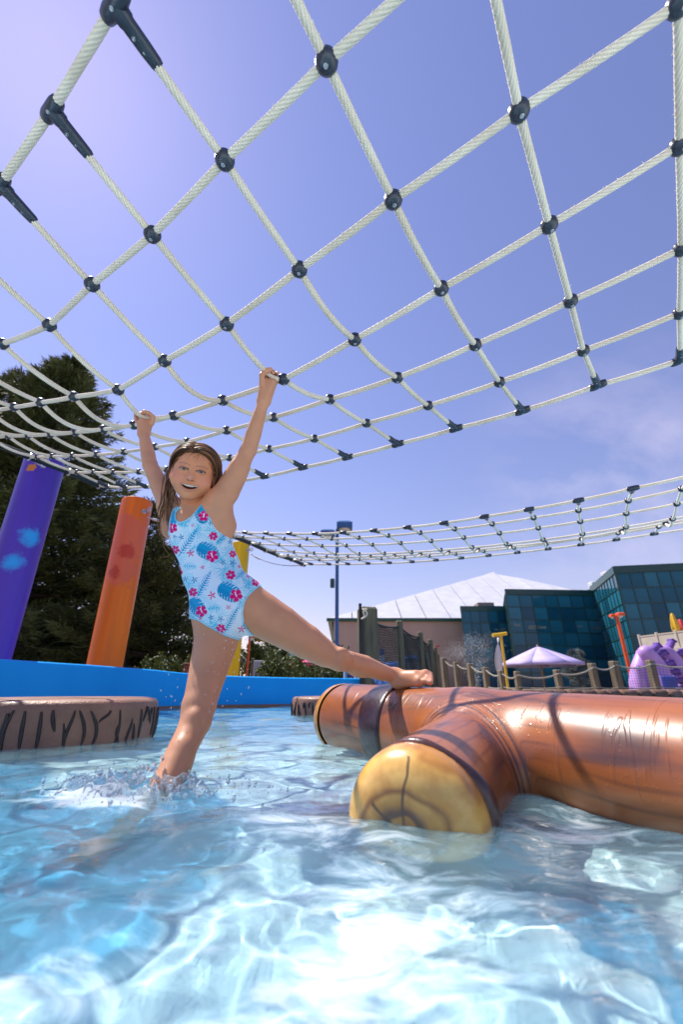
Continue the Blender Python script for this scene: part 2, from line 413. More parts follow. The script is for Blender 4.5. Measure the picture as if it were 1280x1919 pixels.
# pool wall: moulded blue coping wall with rounded top
def wall_strip(name, line, top, mt, thick, bot, rnd_r=.03, **kw):
    T = np.gradient(line, axis=0); T /= np.linalg.norm(T, axis=1)[:, None]
    Nn = np.stack([T[:, 1], -T[:, 0]], 1)          # towards the pool
    sec = [(0.0, None, bot)]
    prof = []
    for a in np.linspace(0, math.pi / 2, 5): prof.append((-rnd_r + rnd_r * math.cos(a), -rnd_r + rnd_r * math.sin(a)))
    for a in np.linspace(math.pi / 2, math.pi, 5): prof.append((-thick + rnd_r + rnd_r * math.cos(a), -rnd_r + rnd_r * math.sin(a)))
    rows = []
    def row(off, z): rows.append(np.concatenate([line + Nn * off, (z if np.ndim(z) else np.full(len(line), z))[:, None]], 1))
    row(.02, np.full(len(line), bot)); row(.012, np.full(len(line), 0.03))
    for o, z in prof: row(o, top + z)
    row(-thick, np.full(len(line), bot))
    V = np.concatenate(rows); k = len(line); F = []
    for i in range(len(rows) - 1):
        j = np.arange(k - 1)
        F.append(np.stack([i * k + j, (i + 1) * k + j, (i + 1) * k + j + 1, i * k + j + 1], -1)[:, ::-1])
    me = np_mesh(name, V, np.concatenate(F), True)
    return link(name, me, mt, **kw)
m_blue = mat('blue_gelcoat', (.005, .35, .86), (.009, .38, .90), .45, 2.5, .06, 120, coat=0., spec=.15)
w = wall_strip('pool_wall', wall_line, wall_top, m_blue, .16, FLOOR_Z)
tag(w, 'glossy bright blue curved pool wall running behind the girl', 'wall')
# stained waterline tile band at the foot of the wall
T = np.gradient(wall_line, axis=0); T /= np.linalg.norm(T, axis=1)[:, None]
Nn = np.stack([T[:, 1], -T[:, 0]], 1)
k = len(wall_line)
rows = [np.concatenate([wall_line + Nn * .035, np.full((k, 1), FLOOR_Z + .01)], 1), np.concatenate([wall_line + Nn * .035, np.full((k, 1), .028)], 1), np.concatenate([wall_line + Nn * .013, np.full((k, 1), .034)], 1)]
F = [np.stack([i * k + np.arange(k - 1), (i + 1) * k + np.arange(k - 1), (i + 1) * k + np.arange(k - 1) + 1, i * k + np.arange(k - 1) + 1], -1)[:, ::-1] for i in range(2)]
m_band = mat('waterline_stain', (.20, .15, .10), (.32, .12, .05), .5, 3.0, .2, 30, lo=.45, hi=.6)
link('waterline_band', np_mesh('waterline_band', np.concatenate(rows), np.concatenate(F), False), m_band, w)

# ------------------------------------------------------------------ water surface
FOOT = np.array([-.425, 1.165])
def water_h(x, y):
    d = np.sqrt(x * x + (y + .1) ** 2)
    h = np.zeros_like(x)
    r = np.random.default_rng(5)
    for _ in range(26):
        lam = r.uniform(.10, .75); a = r.uniform(0, 2 * math.pi)
        if r.random() < .6: a = math.radians(r.normal(115, 35))
        ph = r.uniform(0, 6.28)
        wx = x + .06 * np.sin(3.1 * y + ph); wy = y + .05 * np.sin(2.7 * x + ph * 2)
        h += .0030 * lam ** .9 * np.sin(2 * math.pi / lam * (wx * math.cos(a) + wy * math.sin(a)) + ph) * 1.3
    p = np.stack([x, y, np.zeros_like(x)], -1)
    near = np.clip(2.2 - d, 0, 1)
    h += .011 * fbm(p * 5.0 + 3.1, 3) * (.35 + .65 * near)
    q = p * np.array([14., 20., 1]) + 2.0 * fbm(p * 6, 2)[..., None]
    h += .0080 * fbm(q, 3) * (.4 + .6 * near)
    h += .0046 * fbm(p * np.array([30., 44., 1]) + 5, 2)
    # churning where the leg goes in
    rf = np.sqrt(((x - FOOT[0] + .06) / 1.5) ** 2 + ((y - FOOT[1] + .03)) ** 2)
    g = np.exp(-(rf / .13) ** 2)
    h += g * (.035 * fbm(p * 24, 4) + .010)
    rr = np.sqrt((x - FOOT[0]) ** 2 + (y - FOOT[1]) ** 2)
    h += .005 * np.sin(rr * 60) * np.exp(-rr / .16)
    return h
nu, nv = 520, 620
v = np.linspace(0, 1, nv)
yy = -1.2 + 1.25 * (np.exp(v * math.log(13.2 / 1.25)) - 1) * 1.09
u = np.linspace(-1, 1, nu)
half = np.maximum(1.4, (yy + .35) * 1.05 + .75)
X = u[None] * half[:, None]; Y = np.repeat(yy[:, None], nu, 1)
X = np.clip(X, -3.6, 13.9)
Z = water_h(X, Y)
V = np.stack([X, Y, Z], -1).reshape(-1, 3)
ii = np.arange(nv - 1)[:, None] * nu; jj = np.arange(nu - 1)[None]
F = np.stack([ii + jj, ii + jj + 1, ii + nu + jj + 1, ii + nu + jj], -1).reshape(-1, 4)
# keep only what lies inside the pool
def in_poly(px, py, poly):
    c = np.zeros(px.shape, bool); n_ = len(poly); j = n_ - 1
    for i in range(n_):
        xi, yi = poly[i]; xj, yj = poly[j]
        c ^= ((yi > py) != (yj > py)) & (px < (xj - xi) * (py - yi) / (yj - yi + 1e-12) + xi)
        j = i
    return c
cen = V[F].mean(1)
pool_in = outline.copy(); pool_in[:9, 0] -= .03
F = F[in_poly(cen[:, 0], cen[:, 1], pool_in)]
# sunlit white painted in, plus churned air in the water (plan-shape blobs, metres)
def aerate_sun(x, y):
    p = np.stack([x, y, np.zeros_like(x)], -1)
    wq = .22 * fbm(p * 3.2, 3)
    xs = x + wq; ys = y + .22 * fbm(p * 3.2 + 40, 3)
    def blob(cx, cy, rx, ry, ang=0.):
        ca, sa = math.cos(ang), math.sin(ang)
        a = ((xs - cx) * ca + (ys - cy) * sa) / rx; b = (-(xs - cx) * sa + (ys - cy) * ca) / ry
        return np.exp(-(a * a + b * b))
    f = np.zeros_like(x)
    for bl in AIR_SUN_BLOBS: f = np.maximum(f, bl[5] * blob(*bl[:5]))
    for bl in CLEAR: f = f * (1 - bl[5] * blob(*bl[:5]))
    return np.clip(f, 0, 1.5)
AIR_SUN_BLOBS = [(.03, .55, .19, .27, 0., .85), (.02, .38, .18, .10, 0., .45), (.0, 1.05, .26, .36, 0., .8), (.10, .30, .14, .10, 0., .45), (-.17, .46, .12, .06, .5, .7),
           (-.1, 1.5, .40, .5, .2, .35), (.70, .60, .25, .12, .3, .6), (.55, .80, .13, .15, .5, .6), (-.51, 1.06, .15, .09, 0., 1.5), (.45, .95, .16, .13, .5, .8), (-.30, .40, .12, .05, .4, .65)]
CLEAR = [(-.36, .74, .19, .12, 0.2, 1.), (.28, .50, .05, .18, -.6, .9)]
air_sun = aerate_sun(V[:, 0], V[:, 1])
me = np_mesh('pool_water', V, F, True, attr={'air_sun': air_sun})

m, n, l, b = new_mat('water_mat')
n.remove(b)
out = n['Material Output']
fr = n.new('ShaderNodeFresnel'); fr.inputs['IOR'].default_value = 1.33
rf = n.new('ShaderNodeBsdfRefraction'); rf.inputs['IOR'].default_value = 1.33; rf.inputs['Roughness'].default_value = 0.; rf.inputs['Color'].default_value = (.88, .985, 1, 1)
gl = n.new('ShaderNodeBsdfGlossy'); gl.inputs['Roughness'].default_value = .015
gl.inputs['Color'].default_value = (1, 1, 1, 1)
tcn = n.new('ShaderNodeTexCoord')
mpn = n.new('ShaderNodeMapping'); mpn.inputs['Scale'].default_value = (1, 1.6, 1)
l.new(tcn.outputs['Object'], mpn.inputs[0])
t1 = n.new('ShaderNodeTexNoise'); t1.inputs['Scale'].default_value = 38; t1.inputs['Detail'].default_value = 4; t1.inputs['Distortion'].default_value = .5
l.new(mpn.outputs[0], t1.inputs['Vector'])
bp = n.new('ShaderNodeBump'); bp.inputs['Strength'].default_value = .18; bp.inputs['Distance'].default_value = .01
l.new(t1.outputs['Fac'], bp.inputs['Height'])
l.new(bp.outputs[0], gl.inputs['Normal'])
# air bubbles plus painted sunlit white, broken up by swirls
at = n.new('ShaderNodeAttribute'); at.attribute_name = 'air_sun'
t2 = n.new('ShaderNodeTexNoise'); t2.inputs['Scale'].default_value = 9; t2.inputs['Detail'].default_value = 8; t2.inputs['Distortion'].default_value = 1.0; t2.inputs['Roughness'].default_value = .66
l.new(mpn.outputs[0], t2.inputs['Vector'])
mr = n.new('ShaderNodeMapRange'); mr.inputs['From Min'].default_value = .30; mr.inputs['From Max'].default_value = .70; mr.inputs['To Min'].default_value = -.75; mr.inputs['To Max'].default_value = .65
l.new(t2.outputs['Fac'], mr.inputs['Value'])
ad = n.new('ShaderNodeMath'); ad.operation = 'ADD'; l.new(at.outputs['Fac'], ad.inputs[0]); l.new(mr.outputs[0], ad.inputs[1])
m2 = n.new('ShaderNodeMapRange'); m2.interpolation_type = 'SMOOTHSTEP'
m2.inputs['From Min'].default_value = .20; m2.inputs['From Max'].default_value = 1.30; m2.inputs['To Max'].default_value = .88
l.new(ad.outputs[0], m2.inputs['Value'])
mn = n.new('ShaderNodeMath'); mn.operation = 'MINIMUM'; mn.inputs[1].default_value = 1
m3 = n.new('ShaderNodeMath'); m3.operation = 'MULTIPLY'; m3.inputs[1].default_value = 2.0
l.new(at.outputs['Fac'], m3.inputs[0]); l.new(m3.outputs[0], mn.inputs[0])
mk = n.new('ShaderNodeMath'); mk.operation = 'MULTIPLY'
l.new(m2.outputs[0], mk.inputs[0]); l.new(mn.outputs[0], mk.inputs[1])
df = n.new('ShaderNodeSubsurfaceScattering'); df.falloff = 'BURLEY'
df.inputs['Color'].default_value = (.76, .86, .90, 1); df.inputs['Scale'].default_value = .30; df.inputs['Radius'].default_value = (1, 1, 1)
l.new(bp.outputs[0], df.inputs['Normal'])
wc = n.new('ShaderNodeMix'); wc.data_type = 'RGBA'; wc.inputs[6].default_value = (.36, .72, .86, 1); wc.inputs[7].default_value = (.86, .92, .94, 1)
l.new(mk.outputs[0], wc.inputs[0]); l.new(wc.outputs[2], df.inputs['Color'])
tb = n.new('ShaderNodeMath'); tb.operation = 'MULTIPLY_ADD'; tb.inputs[1].default_value = .76; tb.inputs[2].default_value = .18; l.new(mk.outputs[0], tb.inputs[0])
body = n.new('ShaderNodeMixShader'); l.new(tb.outputs[0], body.inputs[0]); l.new(rf.outputs[0], body.inputs[1]); l.new(df.outputs[0], body.inputs[2])
surf = n.new('ShaderNodeMixShader'); l.new(fr.outputs[0], surf.inputs[0]); l.new(body.outputs[0], surf.inputs[1]); l.new(gl.outputs[0], surf.inputs[2])
l.new(surf.outputs[0], out.inputs['Surface'])
wa_ = tag(link('pool_water', me, m), kind='structure')
wa_.cycles.is_caustics_caster = True

# ------------------------------------------------------------------ surface nets (implicit shapes -> one continuous mesh)
class Field:
    def __init__(s, lo, hi, h, fine=None):
        """fine = (lo, hi, h2): spacing is h2 inside those bands of each axis"""
        s.h = h; s.ax = []
        for i in range(3):
            if fine is None: a_ = np.arange(lo[i], hi[i] + h, h)
            else:
                f0, f1, h2 = fine[0][i], fine[1][i], fine[2]
                n0 = int(math.ceil((f0 - lo[i]) / h)); n1 = int(math.ceil((f1 - f0) / h2)); n2 = int(math.ceil((hi[i] - f1) / h))
                a_ = np.concatenate([np.linspace(lo[i], f0, n0, endpoint=False), np.linspace(f0, f1, n1, endpoint=False), np.linspace(f1, hi[i], n2)])
            s.ax.append(a_.astype(np.float32))
        s.n = np.array([len(a_) for a_ in s.ax])
        s.F = np.ones(s.n, np.float32)
    def win(s, lo, hi):
        return tuple(slice(int(max(np.searchsorted(s.ax[i], lo[i]) - 1, 0)), int(min(np.searchsorted(s.ax[i], hi[i]) + 1, s.n[i]))) for i in range(3))
    def grid(s, w):
        return np.stack(np.meshgrid(s.ax[0][w[0]], s.ax[1][w[1]], s.ax[2][w[2]], indexing='ij'), -1)
    def comb(s, w, d, k, op):
        f = s.F[w]
        if op == 'add':
            hh = np.maximum(k - np.abs(f - d), 0) / max(k, 1e-6)
            s.F[w] = np.minimum(f, d) - hh * hh * k * .25
        elif op == 'sub':
            d = -d
            hh = np.maximum(k - np.abs(f - d), 0) / max(k, 1e-6)
            s.F[w] = np.maximum(f, d) + hh * hh * k * .25
    def cone(s, a, b, ra, rb, k=.01, flat=None, fl=1., op='add'):
        a = np.asarray(a, np.float32); b = np.asarray(b, np.float32)
        mg = max(ra, rb) * max(1, 1 / fl if fl < 1 else fl) + k + 3 * s.h
        w = s.win(np.minimum(a, b) - mg, np.maximum(a, b) + mg)
        p = s.grid(w)
        if p.size == 0: return
        q = p - a; ab = b - a
        if flat is not None:
            fn = np.asarray(flat, np.float32); fn = fn / np.linalg.norm(fn)
            q = q + fn * ((q @ fn) * (1 / fl - 1))[..., None]; ab = ab + fn * (ab @ fn) * (1 / fl - 1)
        L2 = max(float(ab @ ab), 1e-12)
        t = np.clip((q @ ab) / L2, 0, 1)
        d = np.sqrt(((q - t[..., None] * ab) ** 2).sum(-1)) - (ra + (rb - ra) * t)
        if flat is not None: d = d * (fl if fl < 1 else 1) ** .5
        s.comb(w, d.astype(np.float32), k, op)
    def chain(s, P, R, k=.01, flat=None, fl=1., op='add', ki=.004):
        """one limb: tapered segments joined first, then blended into the rest"""
        P = [np.asarray(q, np.float32) for q in P]
        mg = max(R) + k + 3 * s.h
        w = s.win(np.min(P, 0) - mg, np.max(P, 0) + mg); p = s.grid(w)
        if p.size == 0: return
        dd = None
        for i in range(len(P) - 1):
            ab = P[i + 1] - P[i]; q = p - P[i]
            t = np.clip((q @ ab) / max(float(ab @ ab), 1e-12), 0, 1)
            d = np.sqrt(((q - t[..., None] * ab) ** 2).sum(-1)) - (R[i] + (R[i + 1] - R[i]) * t)
            if dd is None: dd = d
            else:
                hh = np.maximum(ki - np.abs(dd - d), 0) / ki
                dd = np.minimum(dd, d) - hh * hh * ki * .1
        s.comb(w, dd.astype(np.float32), k, op)
    def ell(s, c, rad, B, k=.01, op='add'):
        c = np.asarray(c, np.float32); rad = np.asarray(rad, np.float32)
        mg = float(rad.max()) + k + 3 * s.h
        w = s.win(c - mg, c + mg); p = s.grid(w)
        if p.size == 0: return
        q = (p - c) @ np.asarray(B, np.float32) / rad
        r = np.sqrt((q * q).sum(-1)) + 1e-6
        g = np.sqrt(((q / rad) ** 2).sum(-1)) + 1e-6
        d = r * (r - 1) / g
        s.comb(w, d.astype(np.float32), k, op)
    def mesh(s, iso=0.):
        F = s.F - iso if iso else s.F
        I = F < 0
        cnt = np.zeros(s.n - 1, np.int8)
        for dx in (0, 1):
            for dy in (0, 1):
                for dz in (0, 1):
                    cnt += I[dx:dx + s.n[0] - 1, dy:dy + s.n[1] - 1, dz:dz + s.n[2] - 1]
        act = np.argwhere((cnt > 0) & (cnt < 8))
        nn = s.n - 1
        key = (act[:, 0] * nn[1] + act[:, 1]) * nn[2] + act[:, 2]
        acc = np.zeros((len(act), 3)); num = np.zeros(len(act))
        cor = [(dx, dy, dz) for dx in (0, 1) for dy in (0, 1) for dz in (0, 1)]
        vals = {c_: F[act[:, 0] + c_[0], act[:, 1] + c_[1], act[:, 2] + c_[2]] for c_ in cor}
        for a in cor:
            for ax in range(3):
                if a[ax] == 0:
                    bq = list(a); bq[ax] = 1; bq = tuple(bq)
                    va, vb = vals[a], vals[bq]
                    x = (va < 0) != (vb < 0)
                    t = np.where(x, va / np.where(x, va - vb, 1), 0)
                    pos = np.tile(np.array(a, float), (len(act), 1)); pos[:, ax] = t
                    acc += pos * x[:, None]; num += x
        U = act + acc / num[:, None]
        V = np.stack([np.interp(U[:, i], np.arange(s.n[i]), s.ax[i]) for i in range(3)], 1)
        Fc = []
        for ax in range(3):
            sl0 = [slice(1, -1)] * 3; sl0[ax] = slice(0, -1)
            sl1 = [slice(1, -1)] * 3; sl1[ax] = slice(1, None)
            A = I[tuple(sl0)]; Bm = I[tuple(sl1)]
            e = np.argwhere(A != Bm)
            if not len(e): continue
            off = np.ones(3, int); off[ax] = 0
            e = e + off
            flip = I[e[:, 0], e[:, 1], e[:, 2]]
            b1, b2 = (ax + 1) % 3, (ax + 2) % 3
            q = []
            for d1, d2 in ((1, 1), (0, 1), (0, 0), (1, 0)):
                cc = e.copy(); cc[:, b1] -= d1; cc[:, b2] -= d2
                kk = (cc[:, 0] * nn[1] + cc[:, 1]) * nn[2] + cc[:, 2]
                q.append(np.searchsorted(key, kk))
            q = np.stack(q, -1)
            q[~flip] = q[~flip][:, ::-1]
            Fc.append(q)
        return V, np.concatenate(Fc)
def smooth_mesh(V, F, it=2, lam=.5):
    e = np.concatenate([F[:, [0, 1]], F[:, [1, 2]], F[:, [2, 3]], F[:, [3, 0]]])
    e = np.concatenate([e, e[:, ::-1]])
    n_ = len(V)
    deg = np.bincount(e[:, 0], minlength=n_)[:, None]
    for i in range(it * 2):
        av = np.stack([np.bincount(e[:, 0], V[e[:, 1], k_], minlength=n_) for k_ in range(3)], 1) / np.maximum(deg, 1)
        V = V + (lam if i % 2 == 0 else -lam * 1.03) * (av - V)
    return V

# ------------------------------------------------------------------ the floating brown log with a side branch
LA = np.array([-.003, 2.2, .10]); LD = np.array([.682, -1.263, -.035]); LD /= np.linalg.norm(LD)
LR = .145
def log_at(t): return LA + LD * t        # t in metres from the far cut end
BR0 = np.array([.415, 1.455, .045]); BR1 = np.array([.141, .935, -.003]); BRR = .132
lf = Field((-.4, .3, -.2), (1.9, 2.5, .33), .008)
lf.cone(log_at(.10), log_at(2.6), LR, LR - .006, .02)
lf.cone(BR0, BR1, BRR * 1.02, BRR, .09)
# cut the two ends flat so the yellow cut faces can sit on them
def cut_plane(fld, pt, nrm, rad):
    pt = np.asarray(pt); nrm = np.asarray(nrm) / np.linalg.norm(nrm)
    w = fld.win(pt - rad - .3, pt + rad + .3); p = fld.grid(w)
    d = (p - pt) @ nrm
    lat = np.linalg.norm((p - pt) - d[..., None] * nrm, axis=-1)
    dd = np.where(lat < rad * 1.35, d, -1)
    fld.F[w] = np.maximum(fld.F[w], dd.astype(np.float32))
cut_plane(lf, log_at(.03), -LD, LR)
BD = (BR1 - BR0); BD /= np.linalg.norm(BD)
cut_plane(lf, BR1 + BD * .005, BD, BRR)
V, F = lf.mesh(); V = smooth_mesh(V, F, 4)
keep = V[F].mean(1)[:, 2] > -.19
def log_mat():
    m, n, l, b = new_mat('painted_log')
    b.inputs['Roughness'].default_value = .34; b.inputs['Coat Weight'].default_value = .25; b.inputs['Coat Roughness'].default_value = .10
    ua = n.new('ShaderNodeAttribute'); ua.attribute_name = 'grain'      # (along, around, branch)
    mpn = n.new('ShaderNodeMapping'); mpn.inputs['Scale'].default_value = (2.2, 9, 3)
    l.new(ua.outputs['Vector'], mpn.inputs[0])
    t1 = n.new('ShaderNodeTexNoise'); t1.inputs['Scale'].default_value = 1.0; t1.inputs['Detail'].default_value = 4; t1.inputs['Distortion'].default_value = .6
    l.new(mpn.outputs[0], t1.inputs['Vector'])
    r1 = n.new('ShaderNodeValToRGB'); e = r1.color_ramp.elements
    e[0].position = .30; e[0].color = (.085, .034, .030, 1); e[1].position = .74; e[1].color = (.46, .155, .038, 1)
    for p_, c_ in ((.37, (.14, .050, .030)), (.44, (.29, .084, .027)), (.58, (.37, .110, .030))):
        ee = e.new(p_); ee.color = (*c_, 1)
    l.new(t1.outputs['Fac'], r1.inputs[0])
    # long painted grain lines
    wv = n.new('ShaderNodeTexWave'); wv.bands_direction = 'Y'; wv.inputs['Scale'].default_value = 2.6; wv.inputs['Distortion'].default_value = 5.0; wv.inputs['Detail'].default_value = 1.5; wv.inputs['Detail Scale'].default_value = .7
    mp2 = n.new('ShaderNodeMapping'); mp2.inputs['Scale'].default_value = (1.1, 3.2, 1)
    l.new(ua.outputs['Vector'], mp2.inputs[0]); l.new(mp2.outputs[0], wv.inputs['Vector'])
    r2 = n.new('ShaderNodeValToRGB'); e = r2.color_ramp.elements
    e[0].position = .0; e[0].color = (1, 1, 1, 1); e[1].position = .16; e[1].color = (0, 0, 0, 1)
    l.new(wv.outputs['Fac'], r2.inputs[0])
    t3 = n.new('ShaderNodeTexNoise'); t3.inputs['Scale'].default_value = 3.0; l.new(ua.outputs['Vector'], t3.inputs['Vector'])
    r3 = n.new('ShaderNodeValToRGB'); r3.color_ramp.elements[0].position = .45; r3.color_ramp.elements[1].position = .65
    l.new(t3.outputs['Fac'], r3.inputs[0])
    mu = n.new('ShaderNodeMath'); mu.operation = 'MULTIPLY'; l.new(r2.outputs[0], mu.inputs[0]); l.new(r3.outputs[0], mu.inputs[1])
    m2 = n.new('ShaderNodeMath'); m2.operation = 'MULTIPLY'; m2.inputs[1].default_value = .6; l.new(mu.outputs[0], m2.inputs[0])
    mx = n.new('ShaderNodeMix'); mx.data_type = 'RGBA'; mx.inputs[7].default_value = (.055, .022, .022, 1)
    l.new(m2.outputs[0], mx.inputs[0]); l.new(r1.outputs[0], mx.inputs[6]); l.new(mx.outputs[2], b.inputs['Base Color'])
    # water runs and drops on the gelcoat
    mp4 = n.new('ShaderNodeMapping'); mp4.inputs['Scale'].default_value = (26, 3.0, 1); l.new(ua.outputs['Vector'], mp4.inputs[0])
    t4 = n.new('ShaderNodeTexNoise'); t4.inputs['Scale'].default_value = 1.0; t4.inputs['Detail'].default_value = 2; t4.inputs['Distortion'].default_value = 1.2; l.new(mp4.outputs[0], t4.inputs['Vector'])
    r4 = n.new('ShaderNodeValToRGB'); r4.color_ramp.elements[0].position = .60; r4.color_ramp.elements[1].position = .66; l.new(t4.outputs['Fac'], r4.inputs[0])
    t5 = n.new('ShaderNodeTexVoronoi'); t5.inputs['Scale'].default_value = 70; l.new(ua.outputs['Vector'], t5.inputs['Vector'])
    r5 = n.new('ShaderNodeValToRGB'); r5.color_ramp.elements[0].position = .12; r5.color_ramp.elements[0].color = (.8, .8, .8, 1); r5.color_ramp.elements[1].position = .22; r5.color_ramp.elements[1].color = (0, 0, 0, 1)
    l.new(t5.outputs['Distance'], r5.inputs[0])
    mu5 = n.new('ShaderNodeMath'); mu5.operation = 'MULTIPLY'; l.new(r5.outputs[0], mu5.inputs[0]); l.new(r3.outputs[0], mu5.inputs[1])
    ad = n.new('ShaderNodeMath'); ad.operation = 'ADD'; l.new(r4.outputs[0], ad.inputs[0]); l.new(mu5.outputs[0], ad.inputs[1])
    bp = n.new('ShaderNodeBump'); bp.inputs['Strength'].default_value = .35; bp.inputs['Distance'].default_value = .002
    l.new(ad.outputs[0], bp.inputs['Height']); l.new(bp.outputs[0], b.inputs['Normal']); l.new(bp.outputs[0], b.inputs['Coat Normal'])
    return m
m_log = log_mat()
def log_grain(V):
    q = V - LA; al = q @ LD; lat = q - al[:, None] * LD
    side = np.cross(LD, [0, 0, 1.]); an = np.arctan2(lat @ side, lat[:, 2]) * LR
    q2 = V - BR0; al2 = q2 @ BD; lat2 = q2 - al2[:, None] * BD
    s2 = np.cross(BD, [0, 0, 1.]); an2 = np.arctan2(lat2 @ s2, lat2[:, 2]) * BRR
    dl = np.linalg.norm(lat, axis=1) - LR
    w_ = np.clip((dl - .0) / .06, 0, 1) * (al2 > .1)
    w_ = (w_ * w_ * (3 - 2 * w_))[:, None]
    g1 = np.stack([al, an, np.zeros_like(al)], 1); g2 = np.stack([al2 + 3, an2, np.ones_like(al) * .6], 1)
    return g1 * (1 - w_) + g2 * w_
tlog = thing('floating_log', 'big glossy brown fake log with sawn yellow ends floating under the girl\'s foot', 'log', (LA[0], LA[1], 0))
def under(o, root):
    o.parent = root
    o.matrix_parent_inverse = Matrix.Translation(root.location).inverted()
    return o
trunk = link('trunk', np_mesh('trunk', V, F[keep], True, attr={'grain': log_grain(V)}), m_log)
under(trunk, tlog)
trunk.cycles.is_caustics_receiver = True
# yellow sawn faces
def cut_mat():
    m, n, l, b = new_mat('sawn_face')
    b.inputs['Roughness'].default_value = .3; b.inputs['Coat Weight'].default_value = .5
    tcn = n.new('ShaderNodeTexCoord')
    nz_ = n.new('ShaderNodeTexNoise'); nz_.inputs['Scale'].default_value = 9; nz_.inputs['Detail'].default_value = 2
    l.new(tcn.outputs['Object'], nz_.inputs['Vector'])
    sp = n.new('ShaderNodeSeparateXYZ'); l.new(tcn.outputs['Object'], sp.inputs[0])
    cb = n.new('ShaderNodeCombineXYZ'); l.new(sp.outputs[0], cb.inputs[0]); l.new(sp.outputs[1], cb.inputs[1])
    ln = n.new('ShaderNodeVectorMath'); ln.operation = 'LENGTH'; l.new(cb.outputs[0], ln.inputs[0])
    s1 = n.new('ShaderNodeMath'); s1.operation = 'MULTIPLY_ADD'; s1.inputs[1].default_value = .07; l.new(nz_.outputs['Fac'], s1.inputs[0]); l.new(ln.outputs['Value'], s1.inputs[2])
    r1 = n.new('ShaderNodeValToRGB'); e = r1.color_ramp.elements
    cols = [(.0, (.05, .02, .015)), (.20, (.06, .022, .016)), (.24, (.40, .17, .03)), (.38, (.50, .23, .04)), (.405, (.13, .05, .025)), (.435, (.15, .06, .028)), (.50, (.58, .27, .05)), (.58, (.68, .35, .07)), (.63, (.34, .14, .03)), (.69, (.74, .39, .08)), (.82, (.86, .50, .13)), (.95, (.86, .48, .11))]
    e[0].position = cols[0][0]; e[0].color = (*cols[0][1], 1); e[1].position = 1; e[1].color = (.62, .28, .06, 1)
    for p_, c_ in cols[1:]:
        ee = e.new(p_); ee.color = (*c_, 1)
    s2 = n.new('ShaderNodeMath'); s2.operation = 'MULTIPLY'; s2.inputs[1].default_value = 5.9; l.new(s1.outputs[0], s2.inputs[0])
    l.new(s2.outputs[0], r1.inputs[0])
    # drying cracks painted from the heart outwards
    at2 = n.new('ShaderNodeMath'); at2.operation = 'ARCTAN2'; l.new(sp.outputs[1], at2.inputs[0]); l.new(sp.outputs[0], at2.inputs[1])
    mn_ = n.new('ShaderNodeMath'); mn_.operation = 'MULTIPLY_ADD'; mn_.inputs[1].default_value = .7; l.new(nz_.outputs['Fac'], mn_.inputs[0]); l.new(at2.outputs[0], mn_.inputs[2])
    prev = None
    for a0, wd, rmax in ((.0, .05, .075), (2.45, .05, .075), (1.60, .06, .118)):
        d_ = n.new('ShaderNodeMath'); d_.operation = 'SUBTRACT'; d_.inputs[1].default_value = a0 + .35; l.new(mn_.outputs[0], d_.inputs[0])
        ab_ = n.new('ShaderNodeMath'); ab_.operation = 'ABSOLUTE'; l.new(d_.outputs[0], ab_.inputs[0])
        ml = n.new('ShaderNodeMath'); ml.operation = 'MULTIPLY'; l.new(ab_.outputs[0], ml.inputs[0]); l.new(ln.outputs['Value'], ml.inputs[1])
        mr_ = n.new('ShaderNodeMapRange'); mr_.inputs['From Min'].default_value = .0040; mr_.inputs['From Max'].default_value = .0012; l.new(ml.outputs[0], mr_.inputs['Value'])
        rr_ = n.new('ShaderNodeMath'); rr_.operation = 'LESS_THAN'; rr_.inputs[1].default_value = rmax; l.new(ln.outputs['Value'], rr_.inputs[0])
        mm = n.new('ShaderNodeMath'); mm.operation = 'MULTIPLY'; l.new(mr_.outputs[0], mm.inputs[0]); l.new(rr_.outputs[0], mm.inputs[1])
        if prev is None: prev = mm
        else:
            mxx = n.new('ShaderNodeMath'); mxx.operation = 'MAXIMUM'; l.new(prev.outputs[0], mxx.inputs[0]); l.new(mm.outputs[0], mxx.inputs[1]); prev = mxx
    n3 = n.new('ShaderNodeTexNoise'); n3.inputs['Scale'].default_value = 26; n3.inputs['Detail'].default_value = 5; l.new(tcn.outputs['Object'], n3.inputs['Vector'])
    r4 = n.new('ShaderNodeValToRGB'); r4.color_ramp.elements[0].position = .38; r4.color_ramp.elements[0].color = (.55, .38, .26, 1); r4.color_ramp.elements[1].position = .6; r4.color_ramp.elements[1].color = (1, 1, 1, 1)
    l.new(n3.outputs['Fac'], r4.inputs[0])
    mot = n.new('ShaderNodeMix'); mot.data_type = 'RGBA'; mot.blend_type = 'MULTIPLY'; mot.inputs[0].default_value = .45
    l.new(r1.outputs[0], mot.inputs[6]); l.new(r4.outputs[0], mot.inputs[7])
    sc_ = n.new('ShaderNodeMath'); sc_.operation = 'MULTIPLY'; sc_.inputs[1].default_value = .8; l.new(prev.outputs[0], sc_.inputs[0])
    mx = n.new('ShaderNodeMix'); mx.data_type = 'RGBA'; mx.inputs[7].default_value = (.07, .03, .02, 1)
    l.new(sc_.outputs[0], mx.inputs[0]); l.new(mot.outputs[2], mx.inputs[6]); l.new(mx.outputs[2], b.inputs['Base Color'])
    return m
m_cut = cut_mat()
